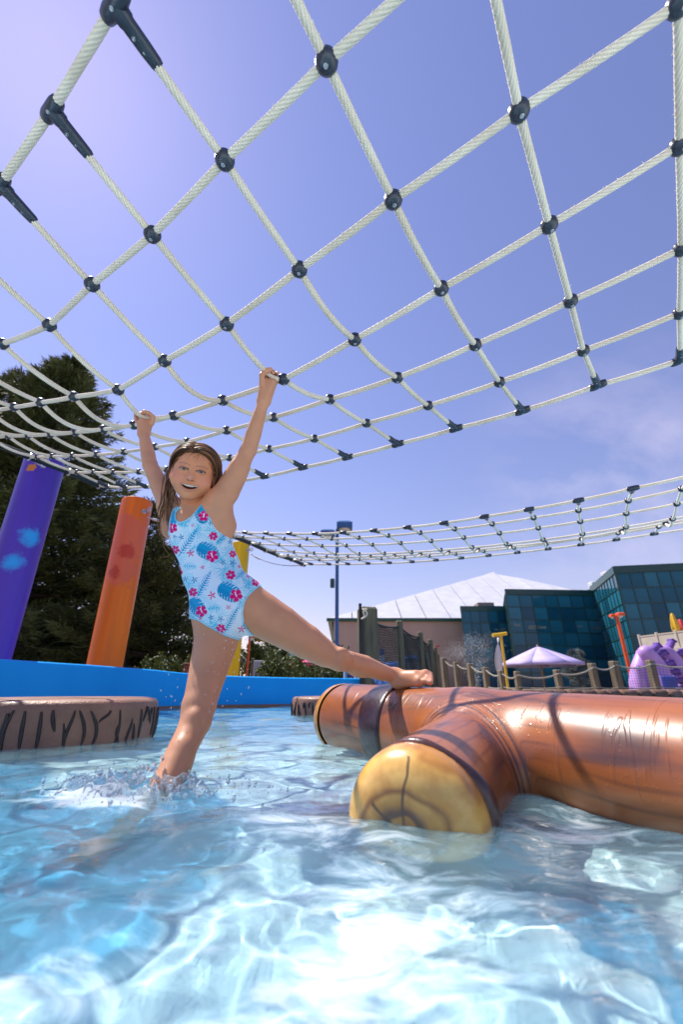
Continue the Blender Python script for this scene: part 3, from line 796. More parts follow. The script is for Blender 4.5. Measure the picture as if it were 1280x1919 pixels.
def cut_end(pt, nrm, R, dome=.035):
    b_ = MB()
    prof = [(R * .985, -.012), (R * 1.0, .0)]
    for a in np.linspace(.12, 1, 9): prof.append((R * math.cos(a * math.pi / 2) ** .68 if a < 1 else 1e-4, dome * math.sin(a * math.pi / 2) ** .85))
    b_.lathe(prof, n=40)
    o = b_.build('sawn_end', m_cut, None, True)
    o.cycles.is_caustics_receiver = True
    B = basis(nrm, np.cross([0, 0, 1.], nrm))
    mw = Matrix(B.tolist()).to_4x4(); mw.translation = Vector(pt)
    o.parent = tlog
    o.matrix_parent_inverse = Matrix.Translation(tlog.location).inverted()
    o.matrix_world = mw
    o.matrix_basis = mw
    return o
cut_end(log_at(.030), -LD, LR * 1.0, .085)
cut_end(BR1 + BD * .004, BD, BRR * 1.0, .07)
# dark bark lip round the branch end
lip = []
aa = np.linspace(0, 2 * math.pi, 60)
BX = unit(np.cross([0, 0, 1.], BD)); BY = np.cross(BD, BX)
for a_ in aa: lip.append(BR1 - BD * (.016 + .008 * math.sin(a_ * 3 + 1)) + (BX * math.cos(a_) + BY * math.sin(a_)) * (BRR - .004))
b_ = MB(); b_.tube(np.array(lip), .011 + .005 * np.sin(aa * 2 + .6) + .004 * np.sin(aa * 5), 9, cap=False)
under(b_.build('bark_lip', mat('dark_bark_paint', (.05, .020, .020), (.10, .04, .03), .28, 9, .2, 40, coat=.4), None, True), tlog)
# dark strap moulded round the trunk
def strap(t0, t1, name='strap'):
    rows = []
    side = np.cross(LD, [0, 0, 1.])
    a = np.linspace(-math.radians(128), math.radians(128), 40)
    for t, ro_ in ((t0, -.006), (t0 + .004, .004), (t0 + .02, .007), (t1 - .02, .007), (t1 - .004, .004), (t1, -.006)):
        tt = t + .012 * np.sin(a * 2.2 + t * 9)
        R_ = LR + .001 + ro_ - .006 * t / 2.5
        rows.append(LA + LD * tt[:, None] + (side * np.sin(a)[:, None] + np.array([0, 0, 1.]) * np.cos(a)[:, None]) * R_)
    V = np.concatenate(rows); k = len(a)
    F = np.concatenate([np.stack([i * k + np.arange(k - 1), (i + 1) * k + np.arange(k - 1), (i + 1) * k + np.arange(k - 1) + 1, i * k + np.arange(k - 1) + 1], -1) for i in range(len(rows) - 1)])
    o = link(name, np_mesh(name, V, F, True), mat('strap_paint', (.030, .012, .018), (.05, .022, .026), .3, 14, .15, 60, coat=.2))
    under(o, tlog)
strap(.40, .535)

# ------------------------------------------------------------------ tree-stump slices standing in the water
def stump(label, c, R, top, seed):
    t = thing('tree_stump', label, 'stump', (c[0], c[1], 0), group='fake tree stumps standing in the pool')
    b_ = MB()
    n_ = 96
    th = np.arange(n_) * 2 * math.pi / n_
    prof = [(R * 1.0, FLOOR_Z), (R * 1.0, 0), (R * 1.005, top * .4), (R, top - .05), (R * .99, top - .02), (R * .965, top - .006), (R * .9, top), (R * .4, top + .004), (1e-4, top + .005)]
    rr = 1 + .012 * np.sin(3 * th + seed) + .008 * np.sin(7 * th + seed * 2)
    V = np.concatenate([np.stack([p_[0] * rr * np.cos(th), p_[0] * rr * np.sin(th), np.full(n_, p_[1])], 1) for p_ in prof])
    F = np.concatenate([np.stack([i * n_ + np.arange(n_), i * n_ + (np.arange(n_) + 1) % n_, (i + 1) * n_ + (np.arange(n_) + 1) % n_, (i + 1) * n_ + np.arange(n_)], -1) for i in range(len(prof) - 1)])
    link('stump_body', np_mesh('stump_body', V, F, True), m_stump, t)
    # carved bark grooves: dark inlaid ridges round the side, each a narrow wavy channel
    gb = MB()
    r_ = random.Random(seed)
    a = 0
    while a < 2 * math.pi:
        kind = r_.random()
        w_ = r_.uniform(.006, .011)
        h0, h1 = (r_.uniform(-.02, .01), top - r_.uniform(.035, .05))
        if kind < .3: h0 = r_.uniform(top * .3, top * .5)
        elif kind < .5: h1 = r_.uniform(top * .4, top * .65)
        zz = np.linspace(h0, h1, 9)
        aa = a + (r_.uniform(-.05, .05)) * np.sin(np.linspace(0, r_.uniform(2, 4), 9) + r_.uniform(0, 3)) + r_.uniform(-.05, .05) * np.linspace(0, 1, 9)
        rad = (R * 1.003) * (1 + .012 * np.sin(3 * aa + seed) + .008 * np.sin(7 * aa + seed * 2))
        P = np.stack([rad * np.cos(aa), rad * np.sin(aa), zz], 1)
        gb.tube(P, w_ * np.sin(np.linspace(.25, 2.9, 9)) ** .6, 6)
        a += r_.uniform(.055, .115) * (.5 / R) ** .5
    g = gb.build('bark_groove', m_groove, t, True)
    g['kind'] = 'stuff'
    return t
m_stump = mat('stump_paint', (.37, .185, .115), (.21, .105, .066), .5, 5, .6, 90, coat=.05, detail=6, lo=.3, hi=.7, bdist=.006)
m_groove = mat('groove_paint', (.018, .012, .011), (.03, .02, .018), .5, 20)
stump('wide brown stump slice with black bark grooves at the left edge', (-1.46, 2.36), .50, .178, 3)
stump('small brown stump slice at the far end of the log', (-.12, 4.35), .34, .150, 8)
# ------------------------------------------------------------------ rope canopy nets
def rope_mat():
    m, n, l, b = new_mat('rope_fibre')
    b.inputs['Roughness'].default_value = .8
    b.inputs['Sheen Weight'].default_value = .25
    at = n.new('ShaderNodeAttribute'); at.attribute_name = 'groove_shade'
    tcn = n.new('ShaderNodeTexCoord')
    t = n.new('ShaderNodeTexNoise'); t.inputs['Scale'].default_value = 6; t.inputs['Detail'].default_value = 4; l.new(tcn.outputs['Object'], t.inputs['Vector'])
    r = n.new('ShaderNodeValToRGB'); e = r.color_ramp.elements
    e[0].position = .35; e[0].color = (.78, .64, .47, 1); e[1].position = .65; e[1].color = (.92, .79, .61, 1)
    l.new(t.outputs['Fac'], r.inputs[0])
    mx = n.new('ShaderNodeMix'); mx.data_type = 'RGBA'; mx.inputs[7].default_value = (.30, .30, .25, 1)  # strand grooves darkened: occlusion shade put into the rope colour
    l.new(at.outputs['Fac'], mx.inputs[0]); l.new(r.outputs[0], mx.inputs[6]); l.new(mx.outputs[2], b.inputs['Base Color'])
    t2 = n.new('ShaderNodeTexNoise'); t2.inputs['Scale'].default_value = 420; l.new(tcn.outputs['Object'], t2.inputs['Vector'])
    bp = n.new('ShaderNodeBump'); bp.inputs['Strength'].default_value = .5; bp.inputs['Distance'].default_value = .002
    l.new(t2.outputs['Fac'], bp.inputs['Height']); l.new(bp.outputs[0], b.inputs['Normal'])
    return m
m_rope = rope_mat()
m_plug = mat('navy_plastic', (.012, .018, .032), (.020, .028, .045), .30, 20, .1, 200, coat=.25)
m_steel = mat('galvanised_steel', (.55, .56, .58), (.42, .43, .45), .32, 30, metal=.9)
m_pipe = mat('dark_pipe', (.006, .010, .018), (.008, .018, .028), .35, 4, coat=.1, spec=.35)
RR = .0105
def rope_mesh(name, P, r=RR, lobes=7, per=3, step=.005, pitch=.062, plain=False):
    P = np.asarray(P, float)
    seg = np.linalg.norm(np.diff(P, axis=0), axis=1); s = np.concatenate([[0], np.cumsum(seg)])
    n_ = max(3, int(s[-1] / step)); ss = np.linspace(0, s[-1], n_)
    Q = np.stack([np.interp(ss, s, P[:, k]) for k in range(3)], 1)
    # smooth the polyline corners a little
    for _ in range(3):
        Q[1:-1] = .5 * Q[1:-1] + .25 * (Q[2:] + Q[:-2])
    N, B = frames(Q)
    k = 8 if plain else lobes * per
    th = np.arange(k) * 2 * math.pi / k
    if plain:
        rad = np.full((n_, k), r); gr = np.zeros((n_, k))
        tw = th[None] + 0 * ss[:, None]
    else:
        tw = th[None] + (ss / pitch * 2 * math.pi / 2)[:, None]      # the vertices follow the lay
        lob = np.abs(np.sin(th * lobes / 2.0))[None] + 0 * ss[:, None]
        rad = r * (.90 + .12 * lob) * (1 + .02 * np.sin(ss * 40)[:, None]); gr = 1 - lob
        gr = gr ** 1.5 * .45
    V = Q[:, None] + rad[..., None] * (np.cos(tw)[..., None] * N[:, None] + np.sin(tw)[..., None] * B[:, None])
    i = np.arange(n_ - 1)[:, None] * k; j = np.arange(k)[None]; j2 = (j + 1) % k
    F = np.stack([i + j, i + j2, i + k + j2, i + k + j], -1).reshape(-1, 4)
    return np_mesh(name, V.reshape(-1, 3), F, True, attr={'groove_shade': gr.ravel()})

# shared meshes: ball connector with seam, its bolt, edge connector
def ball_mesh():
    b_ = MB()
    R_ = .0255
    prof = []
    for a in np.linspace(-math.pi / 2 + .02, math.pi / 2 - .02, 17):
        rr = R_ * math.cos(a); z = R_ * .92 * math.sin(a)
        if abs(a) < .08: rr *= .94
        prof.append((max(rr, 1e-4), z))
    b_.lathe(prof, n=20)
    return b_.mesh('connector', True)
def bolt_mesh():
    b_ = MB()
    b_.lathe([(1e-4, -.0262), (.0022, -.0262), (.0024, -.0252), (.0042, -.0254), (.0052, -.0248), (.0054, -.0225)], n=12)
    return b_.mesh('bolt', True)
def edge_mesh():
    b_ = MB()
    b_.tube([(-.037, 0, 0), (-.034, 0, 0), (-.02, 0, 0), (.02, 0, 0), (.034, 0, 0), (.037, 0, 0)], [.013, .0155, .0185, .0185, .0155, .013], 14)
    b_.tube([(0, .005, 0), (0, .025, 0), (0, .03, -.001), (0, .075, -.001), (0, .10, 0), (0, .108, 0)], [.020, .019, .0165, .016, .0145, .012], 14)
    return b_.mesh('edge_connector', True)
def edge_bolt_mesh():
    b_ = MB()
    b_.lathe([(1e-4, -.0012), (.002, -.0012), (.0022, 0), (.0036, -.0006), (.0046, .0), (.0046, .002)], n=12)
    return b_.mesh('bolt', True)
ME_BALL, ME_BOLT, ME_EDGE, ME_EBOLT = ball_mesh(), bolt_mesh(), edge_mesh(), edge_bolt_mesh()
def place(name, me, mt, parent, x, y, z, pos):
    """x,y,z are the axes of the piece"""
    M = Matrix(np.stack([x, y, z], 1).tolist()).to_4x4(); M.translation = Vector(pos)
    o = link(name, me, mt, None)
    o.parent = parent
    o.matrix_parent_inverse = Matrix.Translation(parent.location).inverted()
    o.matrix_basis = M
    return o

def build_net(label, data, sags, near_fn, r_add=3, left_add=0):
    N = data
    R_, C_ = N.shape[:2]
    for _ in range(r_add):                                  # more columns beyond the right of the picture
        N = np.concatenate([2 * N[:, :1] - N[:, 1:2], N], 1)
    C_ = N.shape[1]
    root = thing('rope_net', label, 'rope net', N[3, C_ // 2], group='rope canopy nets over the pool')
    pts_pull = {}
    # pipe at the far end
    dend = N[:, -1] - N[:, -2]
    pp = N[:, -1] + dend * .55
    P = np.concatenate([[pp[0] * 2 - pp[1]], pp, [pp[-1] + (pp[-1] - pp[-2]) * .25]])
    b_ = MB(); b_.tube(spline(P, 5), .027, 14)
    under(b_.build('edge_pipe', m_pipe, None, True), root)
    # rows: the long ropes
    for i in range(R_):
        pts = np.concatenate([N[i], [pp[i] - unit(dend[i]) * .03]])
        dense = []
        for j in range(len(pts) - 1):
            t = np.linspace(0, 1, 8, endpoint=False)[:, None]
            q = pts[j] * (1 - t) + pts[j + 1] * t
            q[:, 2] -= (4 * t * (1 - t))[:, 0] * .004
            dense.append(q)
        dense = np.concatenate(dense + [pts[-1:]])
        near = near_fn(i)
        o = link('rope', rope_mesh('rope', dense, RR * (1.08 if i in (0, R_ - 1) else 1), plain=not near, step=.0055 if near else .03), m_rope)
        under(o, root)
        # shackle hook gripping the pipe
        b_ = MB()
        e0 = pp[i]; d_ = unit(dend[i]); up = np.array([0, 0, 1.])
        a = np.linspace(-2.2, 2.2, 12)
        arc = e0 + .032 * (np.cos(a)[:, None] * d_ + np.sin(a)[:, None] * up)
        tail = e0 - d_ * .052
        b_.tube(np.concatenate([[tail], arc[::-1] if False else arc, [tail]])[1:-1], .0075, 8)
        b_.tube([arc[0], tail, arc[-1]], .0075, 8)
        b_.tube([tail, tail - d_ * .035], .012, 10)
        under(b_.build('shackle', m_steel, None, True), root)
    # columns: the cross ropes, slack where they sag
    for j in range(C_):
        js = j - r_add
        dense = []
        for i in range(R_ - 1):
            a, c_ = N[i, j], N[i + 1, j]
            sg = sags(i, js)
            t = np.linspace(0, 1, 14, endpoint=False)[:, None]
            q = a * (1 - t) + c_ * t
            if isinstance(sg, tuple):
                g, tp = np.asarray(sg[0]), sg[1]
                q = spline(np.array([a, a * .5 + g * .5 + np.array([0, 0, -.012]), g, g * .45 + c_ * .55 + np.array([0, 0, -.008]), c_]), 5)[:-1]
            else:
                q[:, 2] -= (4 * t * (1 - t))[:, 0] * sg
            dense.append(q)
        dense = np.concatenate(dense + [N[-1:, j]])
        near = near_fn(-1)
        o = link('rope', rope_mesh('rope', dense, plain=not near, step=.0055 if near else .03), m_rope)
        under(o, root)
    # connectors
    for i in range(R_):
        for j in range(C_):
            p = N[i, j]
            jm, jp = max(j - 1, 0), min(j + 1, C_ - 1); im, ip = max(i - 1, 0), min(i + 1, R_ - 1)
            x = unit(N[i, jp] - N[i, jm]); y = N[ip, j] - N[im, j]
            z = unit(np.cross(x, y))
            if z[2] < 0: z = -z
            y = np.cross(z, x)
            # a node twisted a little by hand
            tw = rng.normal(0, .12); ca, sa = math.cos(tw), math.sin(tw)
            y2 = y * ca + z * sa; z2 = z * ca - y * sa
            if 0 < i < R_ - 1:
                o = place('connector', ME_BALL, m_plug, root, x, y2, z2, p)
                bo = link('bolt', ME_BOLT, m_steel, o)
            else:
                sg = 1 if i == 0 else -1
                yy_ = y * sg; zz_ = z2
                xx_ = np.cross(yy_, zz_)
                yy_ = unit(N[1, j] - p) if i == 0 else unit(N[R_ - 2, j] - p)
                zz_ = unit(z - yy_ * (z @ yy_)); xx_ = np.cross(yy_, zz_)
                o = place('edge_connector', ME_EDGE, m_plug, root, xx_, yy_, zz_, p)
                
                for y_, z_ in ((0, -.0185), (.05, -.0165), (.075, -.0158)):
                    bo = link('bolt', ME_EBOLT, m_steel, o); bo.location = (0, y_, z_)
    return root, N, pp

NET1 = np.array(NET1_S.split(), float).reshape(7, 14, 3)
NET2 = np.array(NET2_S.split(), float).reshape(7, 14, 3)[:, ::-1]
# hand-holds on the near net
GRIP_R = atY(505, 703, 1.355)
GRIP_L = atY(268, 782, 1.645)
def sag1(i, j):
    if i == 2:
        if j == 4: return (GRIP_R, .8)
        if j == 6: return (GRIP_L, .8)
        return [.0, .008, .022, .034, 0, .055, 0, .06, .06, .06, .055, .05, .045, .04][j] if 0 <= j < 14 else 0.
    if i == 3 and j >= 2: return .022 if j < 11 else .03
    if i == 1 and j >= 6: return .018
    if i == 4 and j >= 3: return .012
    return .004
net1, N1, PP1 = build_net('near white rope net with dark knots the girl is hanging from', NET1, sag1, lambda i: True)
def sag2(i, j): return .05 if i == 3 else (.02 if i == 2 else .004)
net2, N2, PP2 = build_net('far white rope net crossing low behind the girl towards the right', NET2, sag2, lambda i: False, r_add=5)
# frayed fibres standing off the weathered ropes at the right
def fray():
    V = []; F = []
    N = N1
    for i in range(1, 6):
        for j in range(0, 6):
            for (a, c_) in ((N[i, j], N[i, j + 1]), (N[i - 1, j], N[i, j])):
                for _ in range(46):
                    if rnd.random() < (j / 9.0): continue
                    t = rnd.random(); p = a * (1 - t) + c_ * t
                    ax = unit(c_ - a)
                    d = rng.normal(size=3); d -= ax * (d @ ax); d = unit(d)
                    p0 = p + d * RR * .92
                    e = d * rnd.uniform(.002, .006) + ax * rnd.uniform(-.005, .005) + rng.normal(size=3) * .001
                    s_ = np.cross(d, ax) * .0009
                    k = len(V)
                    V.extend([p0 - s_ * 1.4, p0 + s_ * 1.4, p0 + e, p0 + ax * .002]); F.extend([(k, k + 1, k + 2), (k + 1, k + 3, k + 2), (k + 3, k, k + 2)])
    o = link('frayed_fibre', np_mesh('frayed_fibre', np.array(V), np.array(F), False), m_rope)
    o['kind'] = 'stuff'
    under(o, net1)
fray()

# ------------------------------------------------------------------ coloured posts behind the wall
def post_mat(name, c, wear, spots, thr=.5, streak=.15):
    """painted pipe; 'spots' = worn patches (x,y,z,r) in the post's own space"""
    m, n, l, b = new_mat(name)
    b.inputs['Roughness'].default_value = .38; b.inputs['Coat Weight'].default_value = .06; b.inputs['Specular IOR Level'].default_value = .35
    tcn = n.new('ShaderNodeTexCoord')
    nz_ = n.new('ShaderNodeTexNoise'); nz_.inputs['Scale'].default_value = 14; nz_.inputs['Detail'].default_value = 6; nz_.inputs['Roughness'].default_value = .7
    l.new(tcn.outputs['Object'], nz_.inputs['Vector'])
    mpn = n.new('ShaderNodeMapping'); mpn.inputs['Scale'].default_value = (7, 7, .5); l.new(tcn.outputs['Object'], mpn.inputs[0])
    n2 = n.new('ShaderNodeTexNoise'); n2.inputs['Scale'].default_value = 1.2; n2.inputs['Detail'].default_value = 3; l.new(mpn.outputs[0], n2.inputs['Vector'])
    r_ = n.new('ShaderNodeValToRGB'); r_.color_ramp.elements[0].position = .35; r_.color_ramp.elements[0].color = (*[x * (1 - streak) for x in c], 1)
    r_.color_ramp.elements[1].position = .7; r_.color_ramp.elements[1].color = (*[min(1, x * (1 + streak)) for x in c], 1)
    l.new(n2.outputs['Fac'], r_.inputs[0])
    cur = r_.outputs[0]
    for (x, y, z, r, wc, hard) in spots:
        d = n.new('ShaderNodeVectorMath'); d.operation = 'SUBTRACT'; d.inputs[1].default_value = (x, y, z); l.new(tcn.outputs['Object'], d.inputs[0])
        sc_ = n.new('ShaderNodeVectorMath'); sc_.operation = 'DIVIDE'; sc_.inputs[1].default_value = (r, r, r); l.new(d.outputs[0], sc_.inputs[0])
        ln = n.new('ShaderNodeVectorMath'); ln.operation = 'LENGTH'; l.new(sc_.outputs[0], ln.inputs[0])
        s1 = n.new('ShaderNodeMath'); s1.operation = 'MULTIPLY_ADD'; s1.inputs[1].default_value = 2.2; l.new(nz_.outputs['Fac'], s1.inputs[0]); l.new(ln.outputs['Value'], s1.inputs[2])
        mr_ = n.new('ShaderNodeMapRange'); mr_.inputs['From Min'].default_value = 2.05 + hard; mr_.inputs['From Max'].default_value = 1.95 - hard
        l.new(s1.outputs[0], mr_.inputs['Value'])
        mx = n.new('ShaderNodeMix'); mx.data_type = 'RGBA'; mx.inputs[7].default_value = (*wc, 1)
        l.new(mr_.outputs[0], mx.inputs[0]); l.new(cur, mx.inputs[6]); cur = mx.outputs[2]
    l.new(cur, b.inputs['Base Color'])
    return m
def post(label, base, R_, h, mt, eye=None):
    t = thing('play_post', label, 'post', (base[0], base[1], .1), group='coloured posts holding the rope nets')
    b_ = MB()
    prof = [(R_, -.3), (R_, 0), (R_, h * .25), (R_, h * .5), (R_, h * .75), (R_, h - .03), (R_ * .985, h - .008), (R_ * .95, h), (R_ * .5, h + .002), (1e-4, h + .002)]
    b_.lathe(prof, n=40)
    b_.build('pipe', mt, t, True)
    if eye is not None:
        b2 = MB()
        for e in eye:
            d = unit(np.array([e[0], e[1], 0.])); p0 = d * (R_ - .01) + np.array([0, 0, e[2]])
            b2.lathe([(1e-4, .012), (.03, .012), (.034, .006), (.034, -.004)], p0, 14, basis(d))
            b2.tube([p0, p0 + d * .07], .011, 8)
            a = np.linspace(0, 2 * math.pi, 13)
            c_ = p0 + d * .10
            b2.tube(c_ + .03 * (np.cos(a)[:, None] * d + np.sin(a)[:, None] * np.array([0, 0, 1.])), .009, 7)
        b2.build('eye_bolt', m_steel, t, True)
    return t
# purple: top at photo (82,866); orange: top (257,938); yellow: top (450,1018)
pu = atY(84, 866, 3.98); og = atY(257, 940, 5.15); ye = atY(451, 1019, 7.9)
m_pu = post_mat('purple_paint', (.085, .035, .40), None, [(.155, -.10, 1.47, .085, (.02, .34, .78), .4), (.10, -.15, 1.20, .075, (.02, .34, .78), .4), (.02, -.18, 2.18, .05, (.62, .20, .03), .0)])
m_og = post_mat('orange_paint', (.90, .15, .001), None, [(.06, -.18, 1.85, .33, (.80, .13, .05), .06), (.02, -.19, 1.50, .28, (.80, .13, .05), .06), (.08, -.17, 1.66, .10, (.62, .05, .02), .2), (-.02, -.19, 1.40, .08, (.62, .06, .02), .2)])
m_ye = post_mat('yellow_paint', (.86, .50, .0), None, [])
ppu = post('purple post with worn light blue patches at the left edge', pu, .185, pu[2] - .1, m_pu, [(.6, -.7, pu[2] - .17)])
pog = post('orange post with a faded red patch beside the girl', og, .188, og[2] - .1, m_og, [(.85, -.5, og[2] - .28)])
pye = post('yellow post behind the girl\'s waist', ye, .175, ye[2] - .1, m_ye, [(.9, -.4, ye[2] - .25)])
def wire(p0, p1, sag, label, sleeve=False):
    t_ = np.linspace(0, 1, 15)[:, None]
    P = np.asarray(p0) * (1 - t_) + np.asarray(p1) * t_; P[:, 2] -= (4 * t_ * (1 - t_))[:, 0] * sag
    b_ = MB(); b_.tube(P, .009, 8)
    # turnbuckle near the post
    b_.tube([P[1], P[1] * .6 + P[2] * .4, P[2] * .7 + P[3] * .3, P[3]], [.012, .019, .019, .012], 8)
    tag(b_.build('tension_cable', m_steel, None, True), label, 'cable', group='steel cables tying the nets to the posts')
eo = og + np.array([.85 * .28 / .986, -.5 * .28 / .986, -.28]); ey = ye + np.array([.245, -.11, -.25]); ep = pu + np.array([.18, -.21, -.17])
wire(eo, N2[0, -1] + (N2[0, -1] - N2[0, -2]) * .6, .03, 'steel cable running right from the orange post')
wire(ey, PP2[-1] + (PP2[-1] - PP2[-2]) * .2, .08, 'steel cable running right from the yellow post')
wire(ep, PP1[4], .02, 'short steel cable at the top of the purple post')
# ------------------------------------------------------------------ trees and shrubs
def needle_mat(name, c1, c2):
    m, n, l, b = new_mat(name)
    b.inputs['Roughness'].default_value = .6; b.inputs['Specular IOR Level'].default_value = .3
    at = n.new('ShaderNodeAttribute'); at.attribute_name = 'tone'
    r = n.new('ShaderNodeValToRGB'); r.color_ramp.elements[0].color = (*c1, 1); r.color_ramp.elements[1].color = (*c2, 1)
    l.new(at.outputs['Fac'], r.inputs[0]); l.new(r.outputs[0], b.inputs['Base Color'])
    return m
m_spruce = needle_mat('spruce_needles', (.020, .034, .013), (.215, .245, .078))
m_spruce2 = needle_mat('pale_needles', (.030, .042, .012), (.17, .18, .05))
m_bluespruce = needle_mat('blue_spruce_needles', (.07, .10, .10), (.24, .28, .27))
m_leaf = needle_mat('shrub_leaves', (.025, .045, .010), (.16, .20, .045))
m_bark = mat('bark', (.07, .05, .035), (.035, .025, .02), .9, 6, .5, 20, stretch=(1, 1, .3))
def spindles(P, D, L, R_, ):
    """many needle-clad twigs: thin 3-sided double cones; P,D (n,3)"""
    n_ = len(P)
    a = np.cross(D, rng.normal(size=(n_, 3))); a /= np.linalg.norm(a, axis=1)[:, None] + 1e-9
    b_ = np.cross(D, a)
    mid = P + D * (L * .38)[:, None]; tip = P + D * L[:, None]
    R1 = R_[:, None]
    V = np.stack([P, mid + a * R1, mid + (-.5 * a + .87 * b_) * R1, mid + (-.5 * a - .87 * b_) * R1, tip], 1)
    f = np.array([[0, 2, 1], [0, 3, 2], [0, 1, 3], [4, 1, 2], [4, 2, 3], [4, 3, 1]])
    F = (np.arange(n_)[:, None, None] * 5 + f[None]).reshape(-1, 3)
    return V.reshape(-1, 3), F
def conifer(label, base, H_, Rb, mt, seed, density=1., twig=.24, skirt=.03, bare=0., name='spruce_tree', dens_pow=.9, droop=.25, shape=.85):
    r = np.random.default_rng(seed)
    t = thing(name, label, 'tree', base, group='conifers behind the pool')
    b_ = MB()
    b_.tube([(0, 0, -.2), (0, 0, H_ * .4), (0, 0, H_ * .97)], [H_ * .018, H_ * .011, H_ * .002], 9)
    nb = int(130 * density * (H_ / 10) ** .8)
    Ps = []; Ds = []; Ls = []; Rs = []; tone = []
    for k in range(nb):
        f = skirt + (1 - skirt) * ((k + r.random()) / nb) ** dens_pow
        z = f * H_ * .985
        ln = Rb * ((1 - f) ** shape) * r.uniform(.72, 1.15) + .18
        az = r.uniform(0, 2 * math.pi)
        up = .55 * f - droop * (1 - f) + r.normal(0, .06)
        m_ = 6
        s_ = np.linspace(0, 1, m_)
        d0 = np.array([math.cos(az), math.sin(az), 0])
        B = np.array([0, 0, z]) + d0 * (s_ * ln)[:, None] + np.array([0, 0, 1.]) * ((s_ * up + s_ ** 2 * (.16 - up * .2)) * ln)[:, None]
        if ln > .5: b_.tube(B, np.linspace(.012 * ln + .01, .004, m_), 4, cap=False)
        nt = int((30 + 56 * ln) * density)
        tt = r.uniform(.12, 1, nt) ** .75
        base_p = np.stack([np.interp(tt, s_, B[:, q]) for q in range(3)], 1)
        side = np.cross(d0, [0, 0, 1.])
        sg = r.choice([-1, 1], nt)
        spread = .34 * ln * (1 - tt) + .10
        # secondary twigs lie in the fan of the branch
        off = r.uniform(0, 1, nt) * spread
        P_ = base_p + side * (sg * off)[:, None] + d0 * (off * .55)[:, None] + r.normal(0, .035, (nt, 3)) + np.array([0, 0, 1.]) * (-off * r.uniform(0, .5, nt))[:, None]
        D_ = d0 * .9 + side * (sg * r.uniform(.15, 1.0, nt))[:, None] + np.array([0, 0, 1.]) * r.normal(.15, .42, nt)[:, None]
        D_ /= np.linalg.norm(D_, axis=1)[:, None]
        Ps.append(P_); Ds.append(D_); Ls.append(twig * r.uniform(.6, 1.35, nt)); Rs.append(twig * .078 * r.uniform(.7, 1.3, nt))
        tone.append(np.clip(r.uniform(.0, .45) + r.uniform(0, .5, nt) * tt, 0, 1))  # random tone; sunlit tips put in as paler twig ends
    # leader
    Ps.append(np.array([[0, 0, H_ * .955]] * 5)); Dl = np.array([[0, 0, 1.], [.35, 0, .9], [-.35, 0, .9], [0, .4, .9], [0, -.4, .9]]); Ds.append(Dl / np.linalg.norm(Dl, axis=1)[:, None])
    Ls.append(np.array([H_ * .05, .3, .3, .3, .3])); Rs.append(np.full(5, .03)); tone.append(np.full(5, .5))
    P_, D_, L_, R_, T_ = [np.concatenate(q) for q in (Ps, Ds, Ls, Rs, tone)]
    V, F = spindles(P_, D_, L_, R_)
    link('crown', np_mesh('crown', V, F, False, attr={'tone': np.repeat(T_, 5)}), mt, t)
    b_.build('trunk', m_bark, t, True)
    return t
def tree_at(px, py_top, Y):
    p = atY(px, py_top, Y); return (p[0], Y, .1), p[2] - .1
b0, h0 = tree_at(138, 676, 14.0)
conifer('tallest dark spruce standing behind the purple post', b0, h0, 5.6, m_spruce, 1, 1.85, .27, dens_pow=.80, shape=.88)
b0, h0 = tree_at(41, 702, 15.5)
conifer('second dark spruce tip left of the tallest one', b0, h0, 4.6, m_spruce, 2, 1.1, .30, shape=.8)
b0, h0 = tree_at(-130, 690, 13.0)
conifer('dark spruce cut off by the left edge of the photo', b0, h0, 4.6, m_spruce, 3, 1.0, .30)
b0, h0 = tree_at(284, 948, 13.0)
conifer('shorter paler spruce right of the orange post', b0, h0, 2.6, m_spruce2, 4, 1.5, .22, shape=.7)
b0, h0 = tree_at(336, 1035, 15.0)
conifer('low dark spruce half hidden behind the girl\'s hip', b0, h0, 2.5, m_spruce, 5, 1.5, .24, shape=.6)
b0, h0 = tree_at(220, 985, 16.5)
conifer('dark spruce filling the gap behind the orange post', b0, h0, 3.6, m_spruce, 6, 1.6, .28, shape=.55)
b0, h0 = tree_at(1077, 1219, 30.0)
conifer('small blue spruce beside the lilac parasol', b0, h0, 1.15, m_bluespruce, 7, 1.6, .16, shape=.8, name='blue_spruce')

